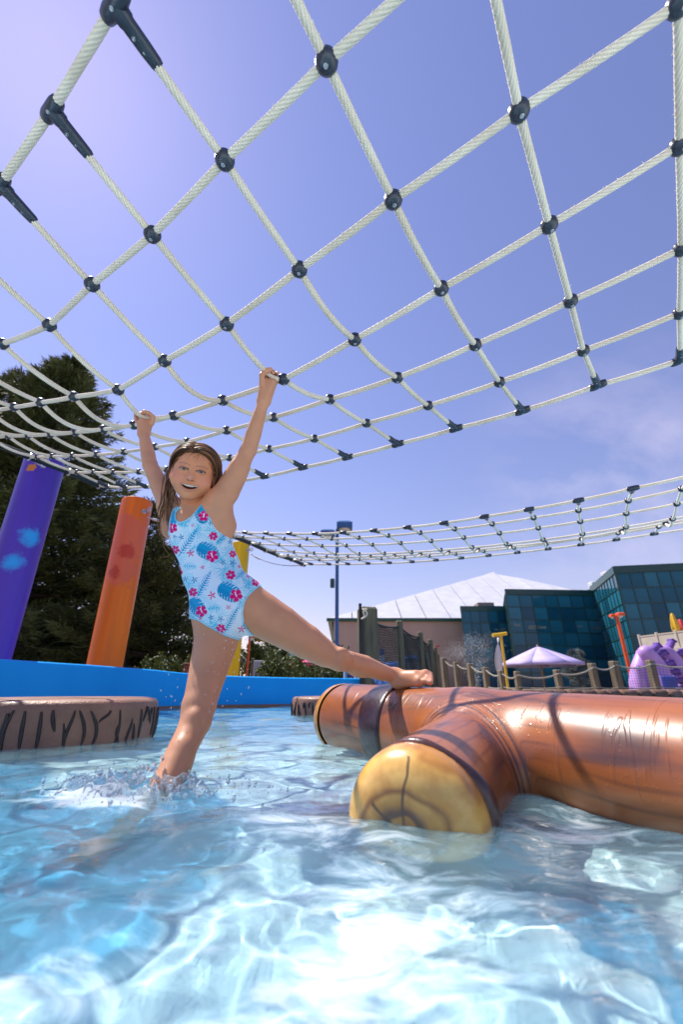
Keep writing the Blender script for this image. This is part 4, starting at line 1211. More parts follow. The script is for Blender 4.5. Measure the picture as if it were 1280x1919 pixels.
def shrub(name, label, c, rx, ry, rz, n_, seed, mt=None, leaf=.05, group=None, cat='shrub', stems=True, lumps=9):
    r = np.random.default_rng(seed)
    t = thing(name, label, cat, c, group=group)
    # leaf clumps in lumpy sub-volumes
    L = [(r.normal(0, .48) * rx, r.normal(0, .42) * ry, r.uniform(.35, .8) * rz, r.uniform(.35, .62)) for _ in range(lumps)]
    P = []
    for k in range(n_):
        x, y, z, s_ = L[k % lumps]
        d = r.normal(size=3); d /= np.linalg.norm(d)
        q = np.array([x, y, z]) + d * np.array([rx, ry, rz]) * s_ * r.uniform(.55, 1.) ** .5 * .8
        if q[2] > .0: P.append(q)
    P = np.array(P); n_ = len(P)
    a = r.normal(size=(n_, 3)); a[:, 2] += .5; a /= np.linalg.norm(a, axis=1)[:, None]
    b_ = np.cross(a, r.normal(size=(n_, 3))); b_ /= np.linalg.norm(b_, axis=1)[:, None]
    l_ = leaf * r.uniform(.6, 1.4, n_)[:, None]
    nn_ = np.cross(a, b_)
    V = np.stack([P, P + a * l_ * .5 + b_ * l_ * .36 + nn_ * l_ * .1, P + a * l_, P + a * l_ * .5 - b_ * l_ * .36 + nn_ * l_ * .1], 1).reshape(-1, 3)
    F = (np.arange(n_)[:, None] * 4 + np.array([0, 1, 2, 3])[None])
    tone = np.repeat(np.clip(r.uniform(0, 1, n_) * .7 + .3 * P[:, 2] / rz * r.uniform(.3, 1, n_), 0, 1), 4)
    link('foliage', np_mesh('foliage', V, F, False, attr={'tone': tone}), mt or m_leaf, t)
    if stems:
        m_ = MB()
        for _ in range(7):
            x, y, z, s_ = L[r.integers(lumps)]
            m_.tube([(x * .2, y * .2, -.05), (x * .6, y * .6, z * .6), (x, y, z)], [.018, .012, .005], 5)
        m_.build('stem', m_bark, t)
    return t
GRP = 'clipped shrubs behind the blue wall'
def px_shrub(label, x0, x1, ytop, Y, seed, n_=1600, leaf=.055, mt=None):
    xm = (x0 + x1) / 2
    p = atY(xm, ytop, Y); w_ = (xY(x1, 1260, Y) - xY(x0, 1260, Y)) / 2
    h = p[2] - .11
    shrub('shrub', label, (p[0], Y, .11), w_, w_ * .7, h * 1.05, n_, seed, mt, leaf, GRP)
px_shrub('olive shrub between the orange post and the standing leg', 300, 352, 1236, 8.6, 21)
px_shrub('low shrub just right of the orange post base', 262, 306, 1240, 9.5, 26, 900)
px_shrub('round green shrub under the girl\'s thigh, left one of three', 482, 566, 1238, 9.0, 22, 2000)
px_shrub('middle green shrub of the row under the raised thigh', 536, 604, 1247, 9.6, 23, 1600)
px_shrub('right-hand green shrub ending near the thick wooden post', 590, 652, 1254, 9.8, 24, 1300)
px_shrub('tall pale green bush behind the low hedge beside the thigh', 446, 506, 1203, 17.0, 25, 2600, .11)
# distant wood, one mass
def wood(x0, x1, ytop, Y, seed, n_=5200, label='dark wood far behind the hedge and the red hut', tw=1.):
    r = np.random.default_rng(seed)
    a = xY(x0, 1230, Y); b_ = xY(x1, 1230, Y); Hh = atY((x0 + x1) / 2, ytop, Y)[2]
    P = []
    ncl = 46
    C = [(r.uniform(a, b_), Y + r.uniform(0, 6), r.uniform(.3, .98) * Hh * (.75 + .25 * math.sin(i * 1.7)), r.uniform(.5, 1.3)) for i in range(ncl)]
    for k in range(n_):
        x, y, z, s_ = C[k % ncl]; d = r.normal(size=3); d /= np.linalg.norm(d)
        P.append(np.array([x, y, max(.2, z)]) + d * np.array([s_, s_, s_ * .8]) * r.uniform(.4, 1.))
    P = np.array(P); D = r.normal(size=(n_, 3)); D[:, 2] = np.abs(D[:, 2]); D /= np.linalg.norm(D, axis=1)[:, None]
    V, F = spindles(P, D, r.uniform(.2, .5, n_) * tw, r.uniform(.08, .17, n_) * tw)
    o = link('distant_wood', np_mesh('distant_wood', V, F, False, attr={'tone': np.repeat(r.uniform(0, .75, n_), 5)}), m_spruce)
    tag(o, label, 'wood', kind='stuff')
wood(445, 640, 1196, 36, 31)
wood(-420, 400, 1130, 20, 32, 9000, 'dark conifer undergrowth closing the gaps behind the wall at the left', .7)

# ------------------------------------------------------------------ far buildings
m_tan = mat('tan_render', (.55, .38, .305), (.50, .345, .28), .8, .6, .05, 4, stretch=(1, 1, .2))
m_green = mat('green_trim', (.010, .075, .055), (.014, .09, .065), .4, 3)
m_white = mat('white_roof_metal', (.62, .62, .66), (.55, .55, .60), .45, .8, .04, 5)
m_frame = mat('dark_green_frame', (.012, .06, .06), (.016, .07, .07), .35, 3)
m_seam = mat('grey_seam', (.16, .17, .19), (.13, .14, .16), .6, 5)
m_unit = mat('roof_unit', (.34, .27, .23), (.28, .22, .19), .8, 3)
m_glass = []
for k, c in enumerate([(.010, .11, .18), (.016, .14, .22), (.007, .08, .14), (.026, .18, .27)]):
    m_ = mat('tinted_glass', c, tuple(x * .75 for x in c), .05, .35, .02, 1.2, spec=.30, bdist=.2)
    m_glass.append(m_)
m_lit = mat('room_light_paint', (.16, .22, .21), (.05, .10, .11), .4, 2.2, stretch=(.6, .6, 3))
GLASS_ME = None
def glass_face(root, p0, p1, z0, z1, nc, nr, seed, lit_rows=(), fw=.07):
    """a curtain wall between ground points p0 -> p1; the face looks to the right of p0->p1 seen from above"""
    r = random.Random(seed)
    p0 = np.array([*p0[:2], 0.]); p1 = np.array([*p1[:2], 0.])
    d = p1 - p0; L_ = np.linalg.norm(d); d /= L_
    nrm = np.array([d[1], -d[0], 0])
    B = np.stack([d, -nrm, np.array([0, 0, 1.])], 1)
    w_, h_ = L_ / nc, (z1 - z0) / nr
    b_ = MB(); b_.box((0, 0, 0), (w_ - fw, .05, h_ - fw))
    mes = []
    for gm in m_glass + [m_lit]:
        me = b_.mesh('glass_pane'); me.materials.append(gm); mes.append(me)
    for i in range(nc):
        for j in range(nr):
            c_ = p0 + d * (w_ * (i + .5)) + np.array([0, 0, z0 + h_ * (j + .5)]) + nrm * .03
            k = r.choice([0, 0, 1, 1, 2, 3])
            o = bpy.data.objects.new('glass_pane', mes[k]); col.objects.link(o)
            o.parent = root; o.matrix_parent_inverse = Matrix.Translation(root.location).inverted()
            M = Matrix((np.stack([d, -nrm, np.array([0, 0, 1.])], 1)).tolist()).to_4x4()
            tl = Matrix.Rotation(r.uniform(-.006, .006), 4, 'X') @ Matrix.Rotation(r.uniform(-.006, .006), 4, 'Z')
            M = M @ tl; M.translation = Vector(c_); o.matrix_basis = M
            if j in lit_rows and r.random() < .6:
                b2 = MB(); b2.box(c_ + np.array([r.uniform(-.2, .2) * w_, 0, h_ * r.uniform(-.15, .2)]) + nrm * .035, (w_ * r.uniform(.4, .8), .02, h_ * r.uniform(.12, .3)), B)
                under(b2.build('painted_lit_strip', m_lit), o.parent)  # pale slab: lit-window brightness put into its colour
    f = MB()
    for i in range(nc + 1): f.box(p0 + d * w_ * i + np.array([0, 0, (z0 + z1) / 2]) + nrm * .06, (fw, .10, z1 - z0), B)
    for j in range(nr + 1): f.box(p0 + d * L_ / 2 + np.array([0, 0, z0 + h_ * j]) + nrm * .058, (L_, .09, fw), B)
    under(f.build('mullion', m_frame), root)
def prism(pts, z0, z1):
    pts = np.asarray(pts, float)[:, :2]; n_ = len(pts)
    bm = bmesh.new()
    lo = [bm.verts.new((x, y, z0)) for x, y in pts]; hi = [bm.verts.new((x, y, z1)) for x, y in pts]
    for i in range(n_): bm.faces.new((lo[i], lo[(i + 1) % n_], hi[(i + 1) % n_], hi[i]))
    bm.faces.new(hi); bm.faces.new(lo[::-1])
    bmesh.ops.recalc_face_normals(bm, faces=bm.faces[:])
    me = bpy.data.meshes.new('wall'); bm.to_mesh(me); bm.free()
    return me
zR = atY(1152, 1063, 36)[2]
C1 = atY(1152, 1063, 36); C0 = atY(1110, 1106, 44)
def atXtop(px, py, z):           # where the ray meets height z
    r = ray(px, py); return r * ((z - CAM_H) / r[2])
D1 = atXtop(1330, 1055, zR - CAM_H + CAM_H)
D1 = np.array([D1[0], D1[1], zR])
g1 = thing('glass_building', 'tall dark teal glass block at the right edge', 'building', (C1[0], C1[1], .1))
body = [(C1[0] + .1, C1[1] + .1), (D1[0], D1[1] + .1), (D1[0] + 4, D1[1] + 16), (C0[0] + .1, C0[1] + 6), (C0[0] + .1, C0[1])]
under(link('wall', prism(body, .0, zR - .05), m_frame), g1)
glass_face(g1, C1, D1, .3, zR - .55, 7, 7, 3, ())
glass_face(g1, C0, C1, .3, zR - .55, 9, 7, 4, ())
b_ = MB()
for a, c_ in ((C1, D1), (C0, C1)):
    d = unit((c_ - a) * np.array([1, 1, 0])); nr_ = np.array([d[1], -d[0], 0])
    L_ = np.linalg.norm((c_ - a)[:2])
    b_.box(np.array([*((a + c_) / 2)[:2], zR - .24]) + nr_ * .07, (L_ + .1, .16, .62), np.stack([d, -nr_, [0, 0, 1.]], 1))
under(b_.build('parapet', m_frame), g1)
b_ = MB(); b_.box((C1[0] + 4.6, C1[1] + 5, zR + .30), (3.4, 2, .75), bev=.05)
under(b_.build('roof_unit', m_unit), g1)
# pale duct cowls on the roof edge
b_ = MB(); b_.box((0, 0, 0), (1.5, 1, 1.2), bev=.1); o = b_.build('roof_cowl', m_white); o.location = (C0[0] + 1.2, C0[1] + .9, zR + .15); under(o, g1)
b_ = MB(); b_.box((0, 0, 0), (1.7, 1, .4), bev=.08); o = b_.build('roof_cowl', m_white); o.location = (C1[0] + 1.6, C1[1] + 3, zR + .15); under(o, g1)

M0 = atY(947, 1107, 43); M1 = atY(1112, 1106, 43.6); zM = atY(1020, 1106, 43.2)[2]
MB0 = atY(941, 1110, 49.5)
g2 = thing('glass_building', 'middle dark teal glass block behind the lilac parasol', 'building', (M0[0], M0[1], .1))
under(link('wall', prism([(M0[0], M0[1] + .1), (M1[0], M1[1] + .1), (M1[0], M1[1] + 9), (MB0[0] + .1, MB0[1])], 0, zM - .05), m_frame), g2)
glass_face(g2, M0, M1, .3, zM - .5, 7, 7, 6, (4,))
b_ = MB(); d = unit((M1 - M0) * np.array([1, 1, 0]))
b_.box(np.array([*((M0 + M1) / 2)[:2], zM - .22]) + np.array([d[1], -d[0], 0]) * .07, (np.linalg.norm((M1 - M0)[:2]) + .1, .16, .55), np.stack([d, [-d[1], d[0], 0], [0, 0, 1.]], 1))
under(b_.build('parapet', m_frame), g2)
glass_face(g2, MB0, M0 + np.array([0, .05, 0]), .3, zM - .5, 3, 7, 61)

L0 = atY(863, 1137, 46); L1 = atY(947, 1137, 46); zL = atY(905, 1137, 46)[2]
g3 = thing('glass_building', 'low dark teal glass block against the tan wall', 'building', (L0[0], L0[1], .1))
under(link('wall', prism([(L0[0], L0[1] + .1), (L1[0], L1[1] + .1), (L1[0], L1[1] + 6), (L0[0] * 1.14, L0[1] + 6)], 0, zL - .05), m_frame), g3)
glass_face(g3, L0, L1, .3, zL - .45, 5, 6, 8, (4,))
b_ = MB(); b_.box(((L0[0] + L1[0]) / 2, L0[1] - .06, zL - .2), (L1[0] - L0[0] + .1, .16, .5))
under(b_.build('parapet', m_frame), g3)
b_ = MB(); b_.box((L0[0] + 3.2, L0[1] + 2, zL + .3), (1.8, 1.5, .8), bev=.04)
under(b_.build('roof_unit', m_unit), g3)

# tan hall with white hipped roof
YB = 50
E0 = atY(617, 1162, YB); E1x = E0[0] + 42; zE = E0[2]
g4 = thing('sports_hall', 'large tan hall with a pale hipped metal roof', 'building', (E0[0], YB, .1))
b_ = MB(); b_.box((E0[0] + .5 + 20.5, YB + 12, zE / 2 - .1), (41, 24, zE + .1))
under(b_.build('wall', m_tan), g4)
b_ = MB(); b_.box((E0[0] + 21, YB - .05, zE + .02), (42.6, .45, .35)); b_.box((E0[0] + .1, YB + 12, zE + .01), (.4, 24, .34))
under(b_.build('eave', m_green), g4)
AP = atY(925, 1075, 66)
# roof panels up the front slope, each a standing-seam sheet
apx, apy, apz = AP
nx = 15
for i in range(nx):
    xa = E0[0] + 42.6 * i / nx - .2; xb = E0[0] + 42.6 * (i + 1) / nx - .2
    def top(x):
        f = (x - E0[0]) / (apx - E0[0]) if x < apx else (E0[0] + 42.6 - x) / (E0[0] + 42.6 - apx)
        return max(0., min(1., f))
    ta, tb = top(xa), top(xb)
    def pt(x, f): return np.array([x, YB - .25 + (apy - YB) * f, zE + .16 + (apz - zE) * f])
    tt = [pt(xa + .05, 0), pt(xb - .05, 0), pt(xb - .05, max(tb, .002)), pt(xa + .05, max(ta, .002))]
    if xa < apx < xb: tt = [tt[0], tt[1], tt[2], np.array([apx, apy, apz]), tt[3]]
    bm = bmesh.new(); v1 = [bm.verts.new(q) for q in tt]; v2 = [bm.verts.new(q + np.array([0, .0, -.12])) for q in tt]
    bm.faces.new(v1); bm.faces.new(v2[::-1])
    for q in range(len(tt)): bm.faces.new((v1[q], v2[q], v2[(q + 1) % len(tt)], v1[(q + 1) % len(tt)]))
    bmesh.ops.recalc_face_normals(bm, faces=bm.faces[:])
    me = bpy.data.meshes.new('roof_panel'); bm.to_mesh(me); bm.free()
    under(link('roof_panel', me, m_white), g4)
b_ = MB()
q = [np.array([E0[0] - .2, YB - .3, zE + .05]), np.array([E0[0] + 42.4, YB - .3, zE + .05]), np.array([apx, apy + .1, apz - .06]), np.array([E0[0] - .2, YB + 24, zE + .05]), np.array([E0[0] + 42.4, YB + 24, zE + .05]), np.array([apx, apy - .2 + 1, apz - .06])]
b_.add(np.array(q), [[0, 2, 3]]); b_.add(np.array(q), [[1, 4, 2]]); b_.add(np.array(q), [[3, 2, 4]]); b_.add(np.array(q) - np.array([0, -.02, .12]), [[0, 1, 2]])
under(b_.build('roof_deck', m_seam), g4)
b_ = MB()
K0, K1, K2 = atY(889, 1084, 63.5), atY(927, 1083, 63.5), atY(925, 1071, 66.5)
kk = np.array([K0, K1, K2 + np.array([.1, 0, 0]), K0 + [0, 4, 0], K1 + [0, 4, 0]])
b_.add(kk, [[0, 1, 2]]); b_.add(kk, [[1, 4, 2]]); b_.add(kk, [[3, 0, 2]]); b_.add(kk, [[4, 3, 2]])
cup = under(b_.build('roof_lantern', m_white), g4)
b_ = MB(); b_.box((K0 + K1) / 2 + np.array([0, -.05, -.1]), (K1[0] - K0[0] + .3, .2, .22))
under(b_.build('lantern_gutter', m_green), g4)

# ------------------------------------------------------------------ rustic deck fence at the right, and its stone kerb
m_wood = mat('weathered_wood', (.25, .20, .13), (.13, .10, .065), .85, 3, .5, 24, stretch=(5, 5, .6), detail=6)
m_woodg = mat('greenish_wood', (.17, .15, .09), (.10, .085, .055), .85, 3, .5, 24, stretch=(5, 5, .6), detail=6)
m_cord = mat('tan_cord', (.40, .36, .30), (.30, .27, .22), .85, 40, .4, 200)
m_stone = [mat('kerb_stone', c, tuple(x * .62 for x in c), .85, 6, .6, 50, detail=6) for c in ((.22, .115, .075), (.18, .10, .07), (.25, .14, .10), (.155, .09, .07))]
kerb = thing('stone_kerb', 'row of brown tumbled kerb stones along the right pool edge', 'kerb', (5.5, 11.2, .11))
kl = spline(np.array([(1.5, 7.7), (3.0, 9.45), (5.5, 11.25), (9.0, 11.75), (14, 11.95)]), 60)
kd = np.concatenate([[0], np.cumsum(np.linalg.norm(np.diff(kl, axis=0), axis=1))])
s_ = 0.
rk = random.Random(5)
while s_ < kd[-1] - .6:
    w_ = rk.uniform(.30, .52)
    a = np.array([np.interp(s_ + w_ / 2, kd, kl[:, 0]), np.interp(s_ + w_ / 2, kd, kl[:, 1])])
    a2 = np.array([np.interp(s_ + w_ / 2 + .1, kd, kl[:, 0]), np.interp(s_ + w_ / 2 + .1, kd, kl[:, 1])])
    d = unit(np.array([*(a2 - a), 0])); n2 = np.array([-d[1], d[0], 0])
    b_ = MB(); b_.box((0, 0, 0), (w_ - .03, .42, .20), bev=.05)
    me = b_.mesh('stone', True)
    co = np.array([v.co[:] for v in me.vertices]); co += .015 * np.stack([fbm(co * 9 + s_ * 7 + 9 * k, 2) for k in range(3)], 1)
    me.vertices.foreach_set('co', co.astype(np.float32).ravel())
    o = link('stone', me, rk.choice(m_stone)); o.parent = kerb; o.matrix_parent_inverse = Matrix.Translation(kerb.location).inverted()
    M = Matrix(np.stack([d, n2, [0, 0, 1.]], 1).tolist()).to_4x4() @ Matrix.Rotation(rk.uniform(-.05, .05), 4, 'Z') @ Matrix.Rotation(rk.uniform(-.04, .04), 4, 'X')
    M.translation = Vector((a[0], a[1], .085 + rk.uniform(-.008, .008))); o.matrix_basis = M
    s_ += w_

def post_part(root, p, w_, h, mt, bev=.02, lean=0.):
    b_ = MB(); b_.box((0, 0, h / 2), (w_, w_, h), bev=bev)
    o = b_.build('fence_post', mt); o.parent = root; o.matrix_parent_inverse = Matrix.Translation(root.location).inverted()
    M = Matrix.Rotation(lean, 4, 'Y') @ Matrix.Rotation(.3, 4, 'Z'); M.translation = Vector(p); o.matrix_basis = M
def cord(root, p, q, sag, r=.022, name='cord', mt=None):
    t_ = np.linspace(0, 1, 10)[:, None]
    P = np.asarray(p) * (1 - t_) + np.asarray(q) * t_; P[:, 2] -= (4 * t_ * (1 - t_))[:, 0] * sag
    b_ = MB(); b_.tube(P, r, 7); under(b_.build(name, mt or m_cord, None, True), root)
f1 = thing('rope_fence', 'weathered post and rope fence standing on the stone kerb', 'fence', (5, 12.4, .12))
tops = []
for px, pt_, pb, w_ in ((1217, 1237, 1299, .15), (1149, 1239, 1297, .16), (1109, 1243, 1297, .14), (1044, 1255, 1299, .13), (968, 1258, 1298, .11), (939, 1256, 1297, .11), (909, 1250, 1296, .12), (881, 1243, 1295, .13), (855, 1240, 1294, .13), (832, 1233, 1293, .15)):
    Y = 12.4 if px > 960 else 12.4 + (960 - px) * .022
    p = atY(px, pt_, Y)
    post_part(f1, (p[0], Y, .12), w_ * 1.25, p[2] - .12, m_wood, lean=rk.uniform(-.02, .02)); tops.append(p)
tops = [np.array([tops[0][0] + 1.4, 12.3, tops[0][2]])] + tops
for a, c_ in zip(tops[:-1], tops[1:]):
    cord(f1, a - [0, .1, .10], c_ - [0, .1, .10], .10)
    if a[0] > 4: cord(f1, a - [0, .1, a[2] - .24], c_ - [0, .1, c_[2] - .24], .03, .016)
# fine mesh hung between the posts
def netting(root, p, q, z0, ztop_p, ztop_q, nu_, nv_, sag, r=.004, mt=None, wav=0.):
    b_ = MB()
    P = np.asarray(p, float); Q = np.asarray(q, float)
    def pos(u, v):
        top = ztop_p * (1 - u) + ztop_q * u - 4 * u * (1 - u) * sag
        xy = P * (1 - u) + Q * u
        return np.array([xy[0], xy[1] + wav * math.sin(u * 9 + v * 5), z0 + (top - z0) * v + wav * .6 * math.sin(u * 12 + v * 9)])
    for i in range(nu_ + 1): b_.tube([pos(i / nu_, v) for v in np.linspace(0, 1, 7)], r, 3, cap=False)
    for j in range(nv_ + 1): b_.tube([pos(u, j / nv_) for u in np.linspace(0, 1, 12)], r, 3, cap=False)
    o = under(b_.build('netting', mt), root); o['kind'] = 'stuff'
m_net = mat('black_netting', (.03, .04, .035), (.02, .03, .03), .8, 20)
for i in range(0, 4):
    netting(f1, tops[i][:2] - [0, .06], tops[i + 1][:2] - [0, .06], .2, tops[i][2] - .12, tops[i + 1][2] - .12, 16, 8, .08, .0035, m_net)

# net bridge of tall posts beyond the log
f2 = thing('net_bridge', 'row of tall timber posts with black climbing netting behind the raised foot', 'fence', (.5, 6.4, .1))
bt = []
for px, pt_, Y, w_ in ((688, 1139, 6.4, .25), (748, 1163, 7.6, .105), (787, 1184, 8.8, .10), (806, 1198, 9.9, .10), (816, 1212, 11.4, .08), (821, 1225, 13.0, .07)):
    p = atY(px, pt_, Y); bt.append(p)
    post_part(f2, (p[0], Y, .0), w_, p[2], m_woodg, .02 if w_ < .2 else .03)
cols_n = [26, 26, 14, 8, 6]
for i in range(4):
    a, c_ = bt[i], bt[i + 1]
    netting(f2, a[:2], c_[:2], .25, a[2] - .12 - (.06 if i == 0 else 0), c_[2] - .12, cols_n[i], 24, .07, .0075, m_net, .015)
    cord(f2, a - [0, .0, .10 + (.06 if i == 0 else 0)], c_ - [0, .0, .10], .06, .018, 'top_rope', m_net)
# black pipe and a knot of white rope on the thick post
b_ = MB(); p = atY(675, 1131, 6.22); b_.tube([(p[0], 6.22, .1), (p[0], 6.22, p[2])], .022, 8); under(b_.build('drain_pipe', m_pipe, None, True), f2)
b_ = MB(); p = atY(682, 1151, 6.2)
a = np.linspace(0, 14, 70); b_.tube(np.stack([p[0] + .045 * np.sin(a) * np.cos(a * .31), p[1] - .03 + .02 * np.cos(a * 1.3), p[2] + .07 * np.sin(a * .53 + .5)], 1), .011, 6)
under(b_.build('rope_knot', m_rope, None, True), f2)

# ------------------------------------------------------------------ lamp posts, parasols and the other small things
def lamp(label, px, ytop, Y, c, pole_r, heads, shoebox=True):
    p = atY(px, ytop, Y)
    t = thing('lamp_post', label, 'lamp post', (p[0], Y, .1))
    mt = mat('lamp_paint', c, tuple(x * .8 for x in c), .4, 5)
    b_ = MB(); b_.tube([(0, 0, 0), (0, 0, p[2] - .1)], [pole_r * 1.15, pole_r], 12); b_.lathe([(pole_r * 2, 0), (pole_r * 2, .06), (pole_r * 1.2, .1)], n=12); b_.build('pole', mt, t, True)
    for (dx, dy, dz, w_, d_, h) in heads:
        b_ = MB()
        x, y = dx, dy
        V = np.array([[-w_ * .5, -d_ * .5, -h * .5], [w_ * .5, -d_ * .5, -h * .5], [w_ * .5, d_ * .5, -h * .5], [-w_ * .5, d_ * .5, -h * .5], [-w_ * .5, -d_ * .5, h * .2], [w_ * .5, -d_ * .5, h * .2], [w_ * .5, d_ * .5, h * .2], [-w_ * .5, d_ * .5, h * .2], [-w_ * .3, -d_ * .3, h * .5], [w_ * .3, -d_ * .3, h * .5], [w_ * .3, d_ * .3, h * .5], [-w_ * .3, d_ * .3, h * .5]])
        b_.add(V + np.array([x, y, p[2] - .1 + dz]), [[0, 3, 2, 1], [0, 1, 5, 4], [1, 2, 6, 5], [2, 3, 7, 6], [3, 0, 4, 7], [4, 5, 9, 8], [5, 6, 10, 9], [6, 7, 11, 10], [7, 4, 8, 11], [8, 9, 10, 11]])
        b_.tube([(0, 0, p[2] - .15 + dz), (x * .8, y * .8, p[2] - .15 + dz)], pole_r * .5, 6)
        hd = b_.build('lamp_head', mt, t)
        b2 = MB(); b2.lathe([(w_ * .38, 0), (w_ * .3, -.06), (1e-4, -.09)], (x, y, p[2] - .1 + dz - h * .5), 14)
        b2.build('lens', mat('lamp_lens', (.75, .75, .72), None, .3, 4), hd, True)
    return t
lamp('tall blue lamp post with two box heads seen through the far net', 632, 992, 21, (.035, .13, .36), .085, [(.38, -.25, .10, .80, .75, .42), (-.50, .35, -.12, .74, .7, .36)])
b_ = MB(); p = atY(623, 1093, 20.9); b_.box(p, (.22, .2, .45), bev=.03)
tag(b_.build('speaker_box', m_frame), 'small dark box fixed halfway up the blue lamp post', 'speaker')
lamp('orange lamp post in front of the glass corner', 1156, 1153, 20, (.78, .10, .012), .075, [(.10, -.1, .03, .30, .3, .15), (-.16, .1, .0, .17, .2, .12)])
lamp('thin orange post between the hip and the low hedge', 468, 1192, 14, (.72, .10, .02), .035, [(.05, 0, -.02, .16, .14, .07)])

def parasol(label, px, yap, yrim, Y, halfpx, c, pole_c, n_=8, valance=.16, group='open parasols around the pool'):
    p = atY(px, yap, Y); q = atY(px, yrim, Y); w_ = xY(px + halfpx, yrim, Y) - q[0]
    t = thing('parasol', label, 'parasol', (p[0], Y, .1), group=group)
    mt = mat('parasol_cloth', c, tuple(x * .85 for x in c), .7, 3, .1, 20)
    hz, rz = p[2] - .1, q[2] - .1
    th = np.arange(n_) * 2 * math.pi / n_ + .2
    for k in range(n_):
        a, c_ = th[k], th[(k + 1) % n_]
        A = np.array([math.cos(a), math.sin(a), 0]); C_ = np.array([math.cos(c_), math.sin(c_), 0])
        V = []; nr_ = 5
        for i in range(nr_ + 1):
            f = i / nr_
            for g in (0, .5, 1):
                d = A * (1 - g) + C_ * g
                V.append(d * w_ * max(f, .01) + np.array([0, 0, hz + (rz - hz) * f ** 1.08 - (.06 * f * w_ * .3 if g == .5 else 0)]))
        V += [V[-3] + [0, 0, -valance], V[-2] + [0, 0, -valance * .75], V[-1] + [0, 0, -valance]]
        F = [[i * 3 + j, i * 3 + j + 1, i * 3 + 4 + j, i * 3 + 3 + j] for i in range(nr_ + 1) for j in range(2)]
        o = link('canopy_panel', np_mesh('canopy_panel', np.array(V), np.array(F), True), mt, t)
        sm = o.modifiers.new('cloth', 'SOLIDIFY'); sm.thickness = .012
    b_ = MB(); b_.tube([(0, 0, 0), (0, 0, hz + .05)], .05, 10); b_.sphere((0, 0, hz + .04), .07)
    for a in th: b_.tube([(0, 0, hz * .55 + rz * .25), (math.cos(a) * w_ * .55, math.sin(a) * w_ * .55, hz + (rz - hz) * .55 - .05)], .012, 5)
    b_.build('pole', mat('parasol_pole', pole_c, None, .5, 5), t, True)
    return t
parasol('wide lilac parasol in front of the middle glass block', 1008, 1212, 1243, 26, 74, (.50, .42, .72), (.34, .26, .18))
parasol('yellow parasol just under the girl\'s thigh', 500, 1184, 1197, 20, 22, (.80, .50, .02), (.4, .4, .4), valance=.1)
parasol('hot pink parasol by the red hut', 578, 1236, 1245, 18, 26, (.80, .03, .22), (.5, .45, .4), valance=.08)

def folded(label, px, y0, y1, Y, c):
    p = atY(px, y0, Y); q = atY(px, y1, Y)
    t = thing('folded_parasol', label, 'parasol', (p[0], Y, q[2]), group='closed parasols on the terrace')
    h = p[2] - q[2]
    b_ = MB()
    n_ = 12; th = np.arange(n_) * 2 * math.pi / n_
    prof = [(.05, h * .0), (.17, h * .05), (.20, h * .25), (.17, h * .5), (.12, h * .8), (.07, h * .95), (.01, h)]
    V = np.concatenate([np.stack([r_ * (1 + .18 * (-1) ** np.arange(n_)) * np.cos(th), r_ * (1 + .18 * (-1) ** np.arange(n_)) * np.sin(th), np.full(n_, z)], 1) for r_, z in prof])
    F = np.concatenate([np.stack([i * n_ + np.arange(n_), i * n_ + (np.arange(n_) + 1) % n_, (i + 1) * n_ + (np.arange(n_) + 1) % n_, (i + 1) * n_ + np.arange(n_)], -1) for i in range(len(prof) - 1)])
    b_.add(V, F); b_.build('canopy', mat('folded_cloth', c, None, .7, 6), t, True)
    b2 = MB(); b2.tube([(0, 0, -.9), (0, 0, h * .6)], .025, 8); b2.build('pole', m_steel, t, True)
# raised terrace with railing
YT = 27
T0 = atY(1206, 1222, YT); T1 = atY(1300, 1212, 24)
T_LOC = 0
ter = thing('terrace', 'raised terrace with a beige panelled railing over red brick', 'terrace', (T0[0], T0[1], .1))
d = unit(np.array([*(T1 - T0)[:2], 0])); n2 = np.array([d[1], -d[0], 0]); BT = np.stack([d, -n2, [0, 0, 1.]], 1)
Lt = np.linalg.norm((T1 - T0)[:2]) + 4
m_brick = mat('red_brick', (.30, .085, .05), (.22, .06, .04), .85, 5, .3, 30)
m_beige = mat('beige_board', (.52, .46, .38), (.46, .40, .33), .7, 3)
zt = T0[2]
b_ = MB(); b_.box(np.array([*(T0 + d * Lt / 2)[:2], zt / 2 - .1]) - n2 * 2, (Lt, 4, zt - .2), BT); under(b_.build('wall', m_brick), ter)
b_ = MB(); b_.box(np.array([*(T0 + d * Lt / 2)[:2], zt - .08]) - n2 * 1.95, (Lt + .2, 4.2, .3), BT); under(b_.build('deck', m_beige), ter)
npn = 6
for i in range(npn):
    c_ = T0 + d * (Lt * (i + .5) / npn)
    b_ = MB(); b_.box(np.array([c_[0], c_[1], zt + .45]), (Lt / npn - .16, .06, .78), BT); under(b_.build('railing_panel', m_beige), ter)
for i in range(npn + 1):
    c_ = T0 + d * (Lt * i / npn)
    b_ = MB(); b_.box(np.array([c_[0], c_[1], zt + .5]), (.14, .14, 1.02), BT, .02); under(b_.build('railing_post', m_beige), ter)
b_ = MB(); b_.box(np.array([*(T0 + d * Lt / 2)[:2], zt + .89]), (Lt, .10, .07), BT); under(b_.build('handrail', m_beige), ter)
folded('closed yellow parasol on the terrace', 1259, 1149, 1186, 26.2, (.78, .46, .02))
folded('closed red parasol on the terrace, beside the yellow one', 1274, 1160, 1181, 26.6, (.60, .05, .06))

